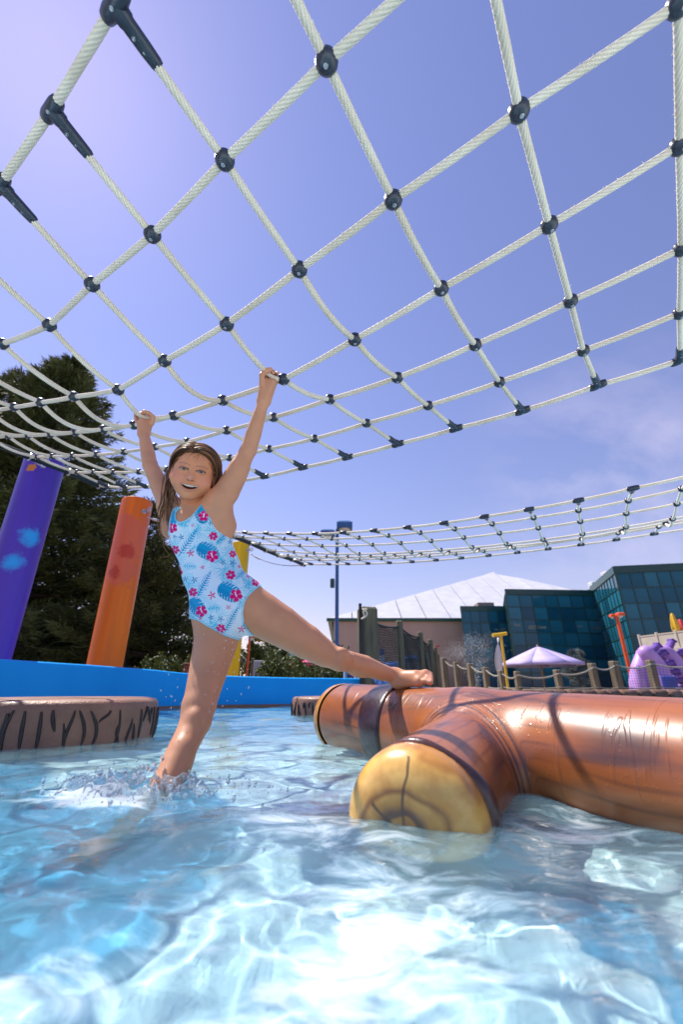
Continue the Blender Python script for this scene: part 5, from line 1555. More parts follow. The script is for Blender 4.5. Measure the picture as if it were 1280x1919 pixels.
# lilac climbing castle
m_lil = mat('lilac_foam', (.50, .30, .66), (.42, .22, .58), .45, 3, .2, 30)
m_vio = mat('violet_foam', (.16, .06, .38), (.12, .05, .30), .45, 5)
m_roy = mat('royal_blue_panel', (.03, .07, .42), (.02, .05, .35), .4, 5)
YC = 17
cas = thing('climbing_frame', 'lilac castle-like climbing frame with violet spines behind the fence', 'play equipment', (xY(1215, 1295, YC), YC, .1))
def cpx(px, py, dY=0): return atY(px, py, YC + dY)
fz = MB()
def arm(pts, radii, dY=0, name='arch', mt=None):
    P = spline(np.array([cpx(x, y, dY) for x, y in pts]), 6); r_ = np.interp(np.linspace(0, 1, len(P)), np.linspace(0, 1, len(radii)), radii)
    b_ = MB(); b_.tube(P, r_, 14); b_.sphere(P[0], r_[0], 12, 8); b_.sphere(P[-1], r_[-1], 12, 8)
    under(b_.build(name, mt or m_lil, None, True), cas); return P, r_
arm([(1207, 1228), (1203, 1255), (1204, 1280), (1206, 1300)], [.26, .36, .42, .42], 0, 'tower')
arm([(1195, 1252), (1199, 1275), (1203, 1300)], [.14, .20, .24], -.5, 'tower')
def slab(pts, dY, dep, name):
    bm = bmesh.new()
    q = [cpx(x, y, dY) for x, y in pts]
    f_ = [bm.verts.new(v_) for v_ in q]; bk = [bm.verts.new(v_ + np.array([.1, dep, 0])) for v_ in q]
    bm.faces.new(f_); bm.faces.new(bk[::-1]); n_ = len(q)
    for i in range(n_): bm.faces.new((f_[i], bk[i], bk[(i + 1) % n_], f_[(i + 1) % n_]))
    bmesh.ops.recalc_face_normals(bm, faces=bm.faces[:])
    bmesh.ops.bevel(bm, geom=bm.edges[:], offset=.05, segments=2, affect='EDGES')
    me = bpy.data.meshes.new(name); bm.to_mesh(me); bm.free()
    return under(link(name, me, m_lilb), cas)
m_lilb, n, l, b = new_mat('lilac_brick_foam')
b.inputs['Roughness'].default_value = .5
tcn = n.new('ShaderNodeTexCoord'); sp_ = n.new('ShaderNodeSeparateXYZ'); l.new(tcn.outputs['Object'], sp_.inputs[0]); cb_ = n.new('ShaderNodeCombineXYZ'); l.new(sp_.outputs[0], cb_.inputs[0]); l.new(sp_.outputs[2], cb_.inputs[1])
bk_ = n.new('ShaderNodeTexBrick'); bk_.inputs['Scale'].default_value = 4.5; bk_.inputs['Mortar Size'].default_value = .03; bk_.inputs['Color1'].default_value = (.48, .27, .64, 1); bk_.inputs['Color2'].default_value = (.40, .21, .58, 1); bk_.inputs['Mortar'].default_value = (.62, .45, .74, 1)
l.new(cb_.outputs[0], bk_.inputs['Vector']); l.new(bk_.outputs['Color'], b.inputs['Base Color'])
slab([(1206, 1236), (1224, 1230), (1234, 1250), (1240, 1266), (1250, 1284), (1256, 1304), (1204, 1304)], -.1, .8, 'brick_wall')
slab([(1244, 1226), (1262, 1232), (1270, 1250), (1280, 1270), (1294, 1304), (1268, 1304), (1258, 1264)], .6, .8, 'brick_wall')
P1_, r1_ = arm([(1212, 1224), (1226, 1240), (1236, 1260), (1244, 1282), (1250, 1302)], [.28, .30, .34, .42, .46], -.3)
P2_, r2_ = arm([(1226, 1222), (1248, 1222), (1262, 1236), (1274, 1256), (1284, 1284), (1290, 1302)], [.20, .26, .28, .34, .4, .42], .5)
for P_, r_, k0 in ((P1_, r1_, 1), (P2_, r2_, 7)):
    for i in range(k0, len(P_) - 3, 4):
        d = unit(P_[i + 1] - P_[i - 1]); up = unit(np.array([d[2], 0, -d[0]]) * (1 if d[2] < 0 else -1)); up = up if up[2] > 0 else -up
        Bm = basis(up, [0, 1, 0])
        b_ = MB(); b_.box(P_[i] + up * (r_[i] + .12), (.30, .17, .36), Bm, .04); b_.box(P_[i] + up * (r_[i] + .30), (.34, .22, .07), Bm, .02)
        under(b_.build('spine', m_vio, None), cas)
b_ = MB(); b_.box(cpx(1243, 1238, .8), (.9, .1, .55), bev=.03); under(b_.build('panel', m_roy), cas)
b_ = MB(); b_.box(cpx(1257, 1283, -.9), (.5, .1, .55), bev=.03); under(b_.build('panel', m_roy), cas)
b_ = MB(); b_.box(cpx(1270, 1285, .9), (1.6, .12, 1.1), bev=.03); under(b_.build('panel', m_vio), cas)

# yellow bucket pole with banner
p = atY(939, 1190, 22)
t = thing('water_pole', 'yellow T-shaped water pole with spray around it', 'pole', (p[0], 22, .1))
m_yel = mat('yellow_metal', (.80, .50, .02), (.72, .44, .02), .4, 5)
b_ = MB(); b_.tube([(0, 0, 0), (0, 0, p[2] - .1)], .06, 10); b_.build('pole', m_yel, t, True)
b_ = MB(); b_.tube([(-.42, 0, p[2] - .12), (.30, 0, p[2] - .03)], .085, 10); b_.build('nozzle_bar', m_yel, t, True)
p = atY(931, 1250, 21.5)
t = thing('feather_flag', 'white feather flag beside the yellow water pole', 'flag', (p[0], 21.5, .1))
h = atY(931, 1195, 21.5)[2] - .1
zz = np.linspace(.75, h, 14); f = (zz - .75) / (h - .75)
wd = .36 * np.sin(np.clip(f * 1.0 + .12, 0, 1) * math.pi) ** .6 + .02
xs = .12 + .20 * f ** 1.6
V = np.concatenate([np.stack([xs - wd / 2, .03 * np.sin(f * 6), zz], 1), np.stack([xs + wd / 2 - .1 * f, -.03 * np.sin(f * 5), zz], 1)])
F = [[i, i + 14, i + 15, i + 1] for i in range(13)]
o = link('banner', np_mesh('banner', V, np.array(F), True), mat('banner_cloth', (.72, .68, .66), (.62, .58, .60), .7, 2), t)
sm = o.modifiers.new('cloth', 'SOLIDIFY'); sm.thickness = .008
b_ = MB(); b_.tube(np.stack([xs - wd / 2, .03 * np.sin(f * 6), zz], 1), .012, 6); b_.tube([(-.05, 0, 0), (xs[0] - wd[0] / 2, 0, .75)], .018, 6); b_.build('mast', m_steel, t, True)

# things glimpsed under the raised leg
p0, p1 = atY(476, 1238, 11.5), atY(499, 1266, 11.5)
t = thing('electrical_cabinet', 'grey electrical cabinet standing among the shrubs', 'cabinet', ((p0[0] + p1[0]) / 2, 11.6, .1))
b_ = MB(); b_.box((0, 0, (p0[2] - .1) / 2), (p1[0] - p0[0], .3, p0[2] - .1), bev=.01); b_.build('housing', mat('grey_paint', (.34, .34, .40), (.30, .30, .36), .5, 4), t)
b_ = MB(); b_.box((.03, -.155, (p0[2] - .1) / 2), ((p1[0] - p0[0]) * .75, .012, (p0[2] - .1) * .85)); b_.build('door', mat('grey_door', (.30, .30, .36), None, .5, 4), t)
t = thing('red_hut', 'small dark red hut behind the hedge', 'hut', (xY(574, 1250, 24), 24, .1))
w_ = xY(600, 1250, 24) - xY(551, 1250, 24); h = atY(575, 1232, 24)[2] - .1
b_ = MB(); b_.box((0, 0, h / 2), (w_, 2, h)); b_.build('wall', mat('red_board', (.32, .03, .02), (.24, .02, .02), .8, 4), t)
b_ = MB(); hp = h + .75
V = np.array([[-w_ * .58, -1.2, h - .05], [w_ * .58, -1.2, h - .05], [w_ * .58, 1.2, h - .05], [-w_ * .58, 1.2, h - .05], [-w_ * .58, 0, hp], [w_ * .58, 0, hp]])
b_.add(V, [[0, 1, 5, 4], [2, 3, 4, 5], [0, 3, 2, 1]]); b_.add(V, [[0, 4, 3], [1, 2, 5]]); b_.build('roof', m_frame, t)
b_ = MB(); b_.box((w_ * .2, -1.01, h * .45), (.7, .04, h * .8)); b_.build('door', m_frame, t)
# low rail fence behind the hedge
t = thing('rail_fence', 'low brown rail fence behind the shrubs', 'fence', (xY(520, 1250, 15), 15, .1))
for px in (442, 449, 474, 517, 551, 597, 640):
    p = atY(px, 1233, 15); post_part(t, (p[0], 15, .1), .11, p[2] - .1, m_woodg)
b_ = MB(); a = atY(435, 1241, 14.95); c_ = atY(650, 1243, 14.95); b_.tube([a, c_], .03, 6); under(b_.build('rail', m_woodg, None, True), t)
# blue and white slim posts, curved blue tube, kiosk, boards
for lab, px, yt, Y, c, r_ in (('slim pale blue post under the raised knee', 647, 1258, 7.4, (.25, .42, .68), .028), ('slim white post beside the thick timber post', 667, 1264, 7.0, (.62, .60, .66), .030)):
    p = atY(px, yt, Y); b_ = MB(); b_.lathe([(r_ * 1.5, 0), (r_ * 1.5, .02), (r_, .03), (r_, p[2] - .1), (r_ * .7, p[2] - .09), (1e-4, p[2] - .085)], n=12)
    o = b_.build('slim_post', mat('slim_paint', c, None, .4, 5), None, True); o.location = (p[0], Y, .1); tag(o, lab, 'post')
b_ = MB(); b_.tube(spline(np.array([atY(700, 1264, 5.2), atY(708, 1272, 5.1), atY(716, 1284, 5.0), atY(722, 1296, 5.0)]), 6), .05, 10)
tag(b_.build('blue_tube', mat('tube_blue', (.06, .16, .42), (.05, .13, .36), .35, 5), None, True), 'short curved blue tube behind the log under the calf', 'tube')
t = thing('kiosk', 'small kiosk with a bright blue roof and checked white counter', 'kiosk', (xY(768, 1250, 15), 15, .1))
w_ = xY(782, 1250, 15) - xY(755, 1250, 15); zt = atY(768, 1236, 15)[2] - .1; za = atY(771, 1226, 15)[2] - .1
m_bl = mat('bright_blue', (.02, .14, .60), (.02, .11, .50), .5, 4); m_wh = mat('white_board', (.62, .70, .74), (.50, .62, .70), .6, 4)
b_ = MB(); b_.box((0, 0, zt / 2), (w_, .9, zt)); b_.build('body', m_bl, t)
b_ = MB()
for i in range(5):
    for j in range(4): b_.box((-w_ / 2 + w_ * (i + .5) / 5, -.46, zt * (.30 + .17 * j)), (w_ / 5 - .03, .02, zt * .13))
b_.build('counter_tile', m_wh, t)['kind'] = 'stuff'
b_ = MB(); V = np.array([[-w_ * .62, -.6, zt], [w_ * .62, -.6, zt], [w_ * .62, .6, zt], [-w_ * .62, .6, zt], [w_ * .12, 0, za]])
b_.add(V, [[0, 1, 4], [1, 2, 4], [2, 3, 4], [3, 0, 4]]); b_.add(V, [[0, 3, 2, 1]]); b_.build('roof', m_bl, t)
t = thing('sign_board', 'blue and white board seen through the netting', 'sign', (xY(717, 1235, 13), 13, .1))
b_ = MB(); w_ = xY(722, 1235, 13) - xY(713, 1235, 13); z1, z2, z3 = [atY(717, y, 13)[2] - .1 for y in (1216, 1228, 1250)]
b_.box((0, 0, (z1 + z2) / 2), (w_, .05, z1 - z2)); b_.build('top_panel', mat('board_blue', (.12, .18, .48), None, .5, 4), t)
b_ = MB(); b_.box((0, 0, (z2 + z3) / 2), (w_, .05, z2 - z3 - .01)); b_.build('lower_panel', m_wh, t)
b_ = MB(); b_.box((0, .02, z3 / 2), (.06, .04, z3)); b_.build('stand', m_steel, t)
t = thing('striped_board', 'green striped board between the far netting posts', 'sign', (xY(799, 1240, 17), 17, .1))
w_ = xY(804, 1240, 17) - xY(794, 1240, 17); z1, z2 = [atY(799, y, 17)[2] - .1 for y in (1224, 1262)]
b_ = MB(); b_.box((0, 0, (z1 + z2) / 2), (w_, .05, z1 - z2)); b_.build('panel', m_wh, t)
b_ = MB()
for i in range(6): b_.box((0, -.03, z2 + (z1 - z2) * (i + .4) / 6), (w_ * .9, .02, (z1 - z2) * .07), np.array(Matrix.Rotation(.25, 3, 'Y')))
b_.build('stripe', mat('stripe_green', (.03, .42, .05), None, .5, 4), t)['kind'] = 'stuff'
b_ = MB(); b_.box((0, .02, z2 / 2), (.08, .04, z2)); b_.build('stand', m_steel, t)
t = thing('sun_loungers', 'stack of royal blue sun loungers behind the raised shin', 'lounger stack', (xY(640, 1268, 11), 11, .1))
for k in range(6):
    b_ = MB(); b_.box((0, 0, 0), (1.0, .5, .035), bev=.01); b_.box((.38, 0, .10), (.04, .5, .22), np.array(Matrix.Rotation(.5, 3, 'Y')))
    o = b_.build('lounger', m_roy, t); o.location = (rk.uniform(-.15, .15), rk.uniform(-.1, .1), .06 + k * .075); o.rotation_euler = (0, rk.uniform(-.12, .12), rk.uniform(-.3, .3))
b_ = MB(); p = atY(734, 1246, 12); b_.sphere((0, 0, .3), .3, 14, 9, (1.3, 1, .8)); b_.sphere((.25, 0, .42), .17, 10, 7); b_.tube([(0, 0, 0), (0, 0, .1)], [.25, .2], 10)
o = b_.build('play_animal', m_bl, None, True); o.location = (p[0], 12, p[2] - .45); tag(o, 'blue rounded play figure behind the netting', 'play figure')
b_ = MB(); p = atY(352, 1249, 7.6); w_ = .11; b_.box((0, 0, .09), (.12, .12, .32), bev=.015); b_.box((0, 0, .26), (.15, .15, .03), bev=.01)
o = b_.build('stub_post', mat('red_brown', (.17, .055, .035), None, .8, 8, .3, 60)); o.location = (p[0], 7.6, p[2] - .22); tag(o, 'short red-brown stub post behind the wall beside the standing thigh', 'post')
b_ = MB(); p = atY(820, 1211, 16); b_.box((0, 0, 0), (.16, .05, .035)); b_.box((.0, .06, -.0), (.03, .12, .02))
b_.tube([(0, .1, -p[2] + .1), (0, .1, .02)], .015, 6)
o = b_.build('arrow_sign', mat('sign_red', (.60, .02, .03), None, .4, 5)); o.location = p; tag(o, 'tiny red sign on a thin stake beyond the last tall post', 'sign')

# spray of the splash pad in the middle distance
def spray(name, label, px, py, Y, n_, wpx, hpx, seed, r0=.010):
    r = np.random.default_rng(seed)
    b_ = MB()
    c = atY(px, py, Y); w_ = wpx / FPX * Y; h = hpx / FPX * Y
    V = []; F = []
    base = np.array([[1, 0, 0], [-1, 0, 0], [0, 1, 0], [0, -1, 0], [0, 0, 1], [0, 0, -1]], float)
    f = np.array([[0, 2, 4], [2, 1, 4], [1, 3, 4], [3, 0, 4], [2, 0, 5], [1, 2, 5], [3, 1, 5], [0, 3, 5]])
    k = 0
    for jet in range(9):
        tgt = r.uniform(-1, 1); hh = r.uniform(.5, 1)
        for i in range(n_ // 9):
            t_ = r.random()
            x = (tgt * t_) * w_ + r.normal(0, .03 + .14 * t_) * w_
            z = h * hh * 4 * t_ * (1 - t_ * .8) * .75 + r.normal(0, .03 + .05 * t_) * h
            if z < 0: continue
            rad = r0 * r.uniform(.5, 1.5)
            V.append(base * rad * np.array([1, 1, r.uniform(1, 3.)]) + np.array([c[0] + x, Y + r.normal(0, .4), max(.12, z + .12)])); F.append(f + k * 6); k += 1
    o = link(name, np_mesh(name, np.concatenate(V), np.concatenate(F), True), m_drop)
    tag(o, label, 'water spray', kind='stuff')
m_drop, n, l, b = new_mat('water_droplets')
b.inputs['Base Color'].default_value = (.9, .95, 1, 1); b.inputs['Roughness'].default_value = .15
b.inputs['Transmission Weight'].default_value = .1
spray('water_spray', 'fine white spray rising from the splash pad near the yellow pole', 893, 1292, 20, 4200, 56, 105, 3, .0048)
# ------------------------------------------------------------------ the girl
def A(px, py, Y): return atY(px, py, Y)
def build_girl():
    G = Field((-1.02, .93, -.215), (.40, 1.86, 1.44), .0040, ((-.69, 1.29, .81), (-.44, 1.50, 1.06), .0021))
    T_ = Field((-.76, 1.25, .33), (-.18, 1.66, .92), .0022)        # torso only, for the swimsuit
    body = [G, T_]
    # ---- torso
    chest, waist, hips = A(375, 1000, 1.50), A(396, 1068, 1.475), A(420, 1128, 1.45)
    spine = unit(A(368, 960, 1.50) - hips)
    tf = np.array([.22, -.96, -.10]); tf = unit(tf - spine * (tf @ spine)); tr = np.cross(spine, tf); tr = -tr if tr[0] < 0 else tr
    BT = np.stack([tr, spine, tf], 1)
    shL, shR = A(318, 950, 1.535), A(409, 940, 1.45)
    neck0 = A(362, 957, 1.49)
    for g in body:
        g.ell(A(370, 985, 1.505), (.100, .115, .076), BT, .03)
        g.ell(chest + spine * -.02, (.104, .12, .078), BT, .03)
        g.ell(waist, (.098, .11, .074), BT, .05)
        g.ell(hips + np.array([0, 0, .01]), (.112, .092, .084), BT, .05)
        g.ell(hips - spine * .05 + tf * .012, (.092, .07, .076), BT, .04)
        g.cone(shL, neck0 - spine * .012, .030, .036, .03)
        g.cone(shR, neck0 - spine * .012, .032, .036, .03)
        g.ell(chest + tf * .045 + tr * .045 + spine * .035, (.035, .035, .025), BT, .04)
        g.ell(chest + tf * .045 - tr * .045 + spine * .035, (.035, .035, .025), BT, .04)
    # ---- legs (both fields, so the suit follows the hips)
    sh0, sk, san = A(408, 1160, 1.455), A(367, 1352, 1.31), np.array([-.438, 1.035, -.130])
    mid = A(389, 1262, 1.385)
    eh0, ek = A(460, 1134, 1.462), A(636, 1236, 1.52)
    em1, em2 = A(525, 1172, 1.48), A(575, 1203, 1.50)
    ean = A(741, 1267, 1.71)
    for g in body:
        g.chain([sh0, A(405, 1200, 1.43), mid, A(372, 1325, 1.33)], [.080, .070, .056, .045], .03)
        g.chain([eh0, A(490, 1152, 1.47), em1, em2, A(610, 1225, 1.515)], [.078, .074, .067, .054, .041], .03)
    G.chain([A(372, 1325, 1.33), sk + [0, -.004, 0]], [.044, .0385], .015)
    G.ell(sk + np.array([.004, -.0285, .006]), (.023, .019, .026), np.eye(3), .014)
    for dx_ in (-.026, .028): G.ell(sk + np.array([dx_, -.040, -.004]), (.009, .009, .020), np.eye(3), .014, 'sub')
    G.ell(sk + np.array([.002, -.034, -.030]), (.012, .012, .018), np.eye(3), .014)               # kneecap
    calf = sk * .66 + san * .34
    G.chain([sk, calf, sk * .35 + san * .65, san], [.040, .0345, .026, .0205], .015)
    G.ell(calf + np.array([.010, .016, .006]), (.027, .026, .050), np.eye(3), .02)
    # standing foot under water
    G.chain([san, san + np.array([-.005, .02, -.045])], [.024, .022], .02)
    G.chain([san + [0, .02, -.04], san + [-.02, -.06, -.045], san + [-.03, -.11, -.058]], [.026, .026, .018], .02)
    for i in range(5): G.cone(san + [-.05 + .016 * i, -.11, -.060], san + [-.055 + .016 * i, -.145 + .006 * abs(i - 1), -.066], .009, .0075, .006)
    # raised leg, knee to ankle
    G.chain([em2, A(610, 1225, 1.515), ek], [.054, .041, .0355], .01)
    G.ell(A(641, 1223, 1.497), (.023, .019, .017), np.eye(3), .014)
    G.ell(A(657, 1232, 1.515), (.012, .012, .010), np.eye(3), .014)
    ecalf = A(684, 1248, 1.61)
    G.chain([ek, A(655, 1240, 1.56), ecalf, A(716, 1260, 1.67), ean], [.0355, .0345, .0355, .029, .0245], .012)
    G.ell(A(672, 1252, 1.60), (.038, .03, .024), np.eye(3), .03)
    # foot on the log: sole follows the trunk, inner side to the camera
    heel, ball = A(749, 1278, 1.70), A(787, 1277, 1.625)
    fdir = unit(ball - heel); lat = unit(np.array([.62, .55, .56]) - fdir * (np.array([.62, .55, .56]) @ fdir)); upn = np.cross(fdir, lat); upn = upn if upn[2] > 0 else -upn
    G.cone(ean, heel, .0245, .023, .02)
    G.ell(heel - fdir * .004, (.026, .022, .022), np.eye(3), .015)
    G.cone(A(745, 1268, 1.70), A(776, 1270, 1.64) + lat * .012, .022, .019, .025)
    G.cone(heel, ball, .020, .0165, .02)
    G.cone(heel + lat * .018, ball + lat * .042, .018, .015, .02)
    G.cone(ball, ball + lat * .044, .0155, .0125, .015)
    toes = []
    for i in range(5):
        o = lat * (.0138 * i - .003)
        ln = [.043, .043, .038, .032, .025][i]
        r_ = [.0098, .0074, .0070, .0066, .0064][i]
        p0 = ball + o + fdir * (.004 - .003 * i)
        p1 = p0 + fdir * ln * .55 + upn * .004
        p2 = p0 + fdir * ln - upn * .004
        G.chain([p0, p1, p2], [r_ * 1.1, r_ * .92, r_], .0012); toes.append((p2, r_))
    # ---- arms
    elR, wrR = A(466, 842, 1.425), A(494, 752, 1.375)
    elL, wrL = A(281, 872, 1.585), A(269, 813, 1.635)
    G.chain([shR, shR * .5 + elR * .5 + np.array([.004, 0, -.002]), elR], [.043, .0385, .0295], .035)
    G.cone(shR, A(420, 985, 1.485), .040, .045, .03)                # armpit / lat
    G.chain([elR, elR * .68 + wrR * .32, wrR], [.0295, .0300, .0205], .012)
    G.cone(A(430, 925, 1.455), A(448, 880, 1.44), .034, .034, .02)
    G.chain([shL, shL * .5 + elL * .5, elL], [.040, .0365, .0285], .035)
    G.cone(shL, A(322, 990, 1.54), .038, .042, .03)
    G.chain([elL, elL * .68 + wrL * .32, wrL], [.0285, .0295, .0215], .012)
    # ---- hands closed on the ropes
    def hand(wr, grip, rope_d, thumb_side, palm_w, start, sgn):
        ax = unit(rope_d)                               # along the rope
        up = unit(grip - wr); up = unit(up - ax * (up @ ax))
        vd = unit(np.array([0, 0, CAM_H]) - grip); out = unit(vd - ax * (vd @ ax) - up * (vd @ up))   # palm side, towards the camera
        pc = grip - up * .030
        # palm: from wrist to under the rope
        for k in np.linspace(-1, 1, 5):
            b_ = pc + ax * (k * palm_w * .78) - out * .004
            G.cone(wr + ax * k * .010, b_, .0165, .0135, .012)
        G.cone(wr + out * .004 - ax * thumb_side * .0, pc + out * .010 - ax * thumb_side * palm_w * .55, .014, .013, .012)
        tips = []
        for i in range(4):
            u = (i - 1.5) / 1.5
            o = ax * (u * palm_w * 1.02)
            rr = [.0080, .0083, .0081, .0072][i]
            R_ = .0112 + rr * .86
            ln = [1.0, 1.12, 1.05, .9][i]
            P = []
            for a in np.linspace(-1.05, 2.65 * ln, 9):   # from palm, behind the rope, over the top, down the front
                P.append(grip + o + R_ * (-out * math.cos(a) + up * math.sin(a)) * (1.12 if a < .3 else 1.0))
            G.chain([pc + o * .95 - out * .008] + P, [rr * 1.15] + [rr * (1.06 - .018 * j) for j in range(9)], .0012)
            tips.append(P[-1])
        # thumb leaves the side of the palm and closes over the front
        t0 = pc + ax * (thumb_side * palm_w * .9) + out * .006 - up * .012
        t1 = pc + ax * (thumb_side * palm_w * 1.25) + out * .022 + up * .010
        t2 = grip + ax * (thumb_side * palm_w * .75) + out * .025 + up * .004
        t3 = grip + ax * (thumb_side * palm_w * .15) + out * .026 + up * .012
        G.chain([t0, t1, t2, t3], [.0125, .0102, .0090, .0078], .006)
        return tips
    dR = N1[3, 4 + 3] - GRIP_R; dL = N1[3, 6 + 3] - GRIP_L
    hand(wrR, GRIP_R, dR, -1, .027, 0, 1)
    hand(wrL, GRIP_L, dL, 1, .028, 0, 1)
    # ---- neck and head
    Hc = A(362, 889, 1.425)
    v = unit(Hc - np.array([0, 0, CAM_H])); r0 = unit(np.cross(v, np.array([0, -SP, CP]))); u0 = np.cross(r0, v); f0 = -v
    al = math.radians(10.5); be = math.radians(4.5)
    hr = r0 * math.cos(al) - u0 * math.sin(al); hu = u0 * math.cos(al) + r0 * math.sin(al)
    hf = f0 * math.cos(be) - hr * math.sin(be); hr = hr * math.cos(be) + f0 * math.sin(be)
    HB = np.stack([hr, hu, hf], 1); HS = .985
    def h(x, y, z): return Hc + HB @ (np.array([x, y, z]) * HS)
    def he(c, rad, k, op='add'): G.ell(h(*c), np.array(rad) * HS, HB, k * HS, op)
    def hc(a, b_, ra, rb, k, op='add'): G.cone(h(*a), h(*b_), ra * HS, rb * HS, k * HS, None, 1., op)
    G.chain([h(0, -.045, -.022), neck0 * .5 + h(0, -.08, -.02) * .5, neck0 - spine * .02], [.046, .041, .046], .02)
    hw = G.win(Hc - .17, Hc + .17); body_f = G.F[hw].copy(); G.F[hw] = 1.0
    he((0, .022, -.018), (.077, .088, .094), .01)
    he((0, -.010, .028), (.067, .079, .060), .02)
    he((0, -.051, .030), (.048, .038, .049), .026)
    he((0, -.080, .057), (.021, .013, .018), .024)
    for s in (-1, 1):
        he((s * .043, -.028, .054), (.028, .026, .026), .022)            # smiling cheeks
        he((s * .0785, -.006, -.006), (.009, .028, .018), .006)          # ears
        he((s * .0825, -.003, -.001), (.0045, .017, .009), .005, 'sub')
        he((s * .0300, .0140, .0985), (.0200, .0135, .0150), .014, 'sub')  # eye hollows
        he((s * .0300, .0140, .0725), (.0150, .0138, .0148), .005)       # lids over the eyeball
        for q in (-.006, 0, .006): he((s * .0300 + q, .0132 + (.0008 if q == 0 else 0), .088), (.0064, .0049 if q == 0 else .0037, .0075), .002, 'sub')
    hc((0, .018, .080), (0, -.008, .0965), .0075, .0098, .012)
    he((0, -.0135, .0975), (.0125, .0100, .0105), .008)
    for s in (-1, 1): he((s * .0125, -.0175, .0875), (.0075, .0062, .008), .006); he((s * .0058, -.0245, .0955), (.0032, .0024, .004), .003, 'sub')
    # open smiling mouth
    MW = .0325
    def mup(x): return -.0395 + .0030 * (x / MW) ** 2
    def mlo(x): return mup(x) - .0172 * math.sqrt(max(0, 1 - (x / MW) ** 2)) - .0006
    def mz(x): return .0885 - 7.5 * x * x - .10 * abs(x)
    for x in np.linspace(-.029, .029, 17):
        a_, b_ = mup(x), mlo(x)
        he((x, (a_ + b_) / 2, mz(x)), (.0040, (a_ - b_) / 2 + .0004, .016), .0015, 'sub')
    xs = np.linspace(-.034, .034, 15)
    tp = [math.sqrt(max(0, 1 - (x / .036) ** 2)) for x in xs]
    G.chain([h(x, mup(x) + .0022 + .0006 * math.cos(x * 300), mz(x) + .0020) for x in xs], [.0024 * (.5 + .5 * t) for t in tp], .005)
    G.chain([h(x, mlo(x) - .0020, mz(x) + .0006) for x in xs], [.0033 * (.4 + .6 * t) for t in tp], .005)
    for s in (-1, 1): hc((s * .024, -.018, .080), (s * .038, -.042, .064), .0050, .0045, .014)     # smile folds
    hk = .007; hh_ = np.maximum(hk - np.abs(G.F[hw] - body_f), 0) / hk
    G.F[hw] = np.minimum(G.F[hw], body_f) - hh_ * hh_ * hk * .25
    V, F = G.mesh()
    V = smooth_mesh(V, F, 2, .45)
    # drop stray bits below the pool floor
    # ---- skin tones
    base = np.array([.60, .28, .15]); C = np.tile(base, (len(V), 1))
    nzv = fbm(V * 22, 3)[:, None]; C *= 1 + .24 * nzv
    Q = ((V - Hc) @ HB) / HS
    def soft(c, r): return np.clip(1 - np.linalg.norm((Q - np.array(c)) / np.array(r), axis=1), 0, 1)[:, None]
    def mixc(w_, c): 
        nonlocal C
        C = C * (1 - w_) + np.array(c) * w_
    C = np.where(((np.abs(Q[:, 0]) < .09) & (np.abs(Q[:, 1]) < .115) & (Q[:, 2] > -.03))[:, None], C * np.array([1.14, 1.02, .92]), C)
    isface = (np.abs(Q[:, 0]) < .095) & (np.abs(Q[:, 1] - .0) < .125) & (Q[:, 2] > -.03)
    for s in (-1, 1):
        mixc(np.minimum(1, soft((s * .045, -.020, .07), (.04, .03, .05)) * 1.1), (.70, .25, .150))
        mixc(soft((s * .080, -.01, -.003), (.02, .04, .03)) * .6, (.58, .24, .18))
    mixc(soft((0, -.012, .105), (.022, .022, .03)) * .8, (.60, .25, .185))
    x = Q[:, 0]; yv = Q[:, 1]
    up_ = -.0395 + .0030 * (x / MW) ** 2; lo_ = up_ - .0172 * np.sqrt(np.clip(1 - (x / MW) ** 2, 0, 1))
    front = Q[:, 2] > .055
    lipu = np.clip(1.1 - np.abs(yv - up_ - .0018) / .0026, 0, 1) * (np.abs(x) < .034)
    lipl = np.clip(1.2 - np.abs(yv - lo_ + .0022) / .0034, 0, 1) * (np.abs(x) < .033)
    mixc((np.maximum(lipu * .7, lipl) * front)[:, None] * .75, (.50, .16, .13))
    inm = (yv < up_ + .0006) & (yv > lo_ - .0006) & (np.abs(x) < .0315) & (Q[:, 2] < .0875 - 7.5 * x * x - .10 * np.abs(x)) & (Q[:, 2] > .03)
    C[inm] = (.085, .016, .018)
    # eyebrows, lash lines, and eye-socket shade put into the colour
    for s in (-1, 1):
        xx = (x * s - .031) / .022
        by = .0345 - .0045 * xx ** 2 + .0005 * xx
        wb = np.clip(1 - np.abs(yv - by) / .0034, 0, 1) * (np.abs(xx) < 1) * (Q[:, 2] > .05)
        mixc((wb * .7)[:, None], (.20, .10, .055))
        r_ = np.sqrt(((x * s - .030) / .0130) ** 2 + ((yv - .0134) / .0052) ** 2)
        wl_ = np.clip(1.4 - np.abs(r_ - 1.10) / .34, 0, 1) * (yv > .0125) * (Q[:, 2] > .05)
        mixc((wl_ * .95)[:, None], (.05, .028, .02))
        mixc((np.clip(1 - np.abs(r_ - 1.25) / .4, 0, 1) * (yv < .0125) * (Q[:, 2] > .05) * .5)[:, None], (.30, .15, .11))
    for s in (-1, 1): mixc(np.minimum(1, soft((s * .0062, -.0250, .096), (.0052, .0042, .010)) * 2.2), (.13, .045, .035))  # dark of the nostril hollows put into the skin colour
    # knees, elbows, toes and finger ends slightly redder
    for p_, r_, w_ in ((sk, .05, .5), (ek, .05, .45), (elR, .04, .3), (elL, .04, .3), (GRIP_R, .05, .45), (GRIP_L, .05, .5), (ball + lat * .02 + fdir * .02, .05, .4)):
        wv = np.clip(1 - np.linalg.norm(V - p_, axis=1) / r_, 0, 1)[:, None] * w_
        C = C * (1 - wv) + np.array([.58, .25, .18]) * wv
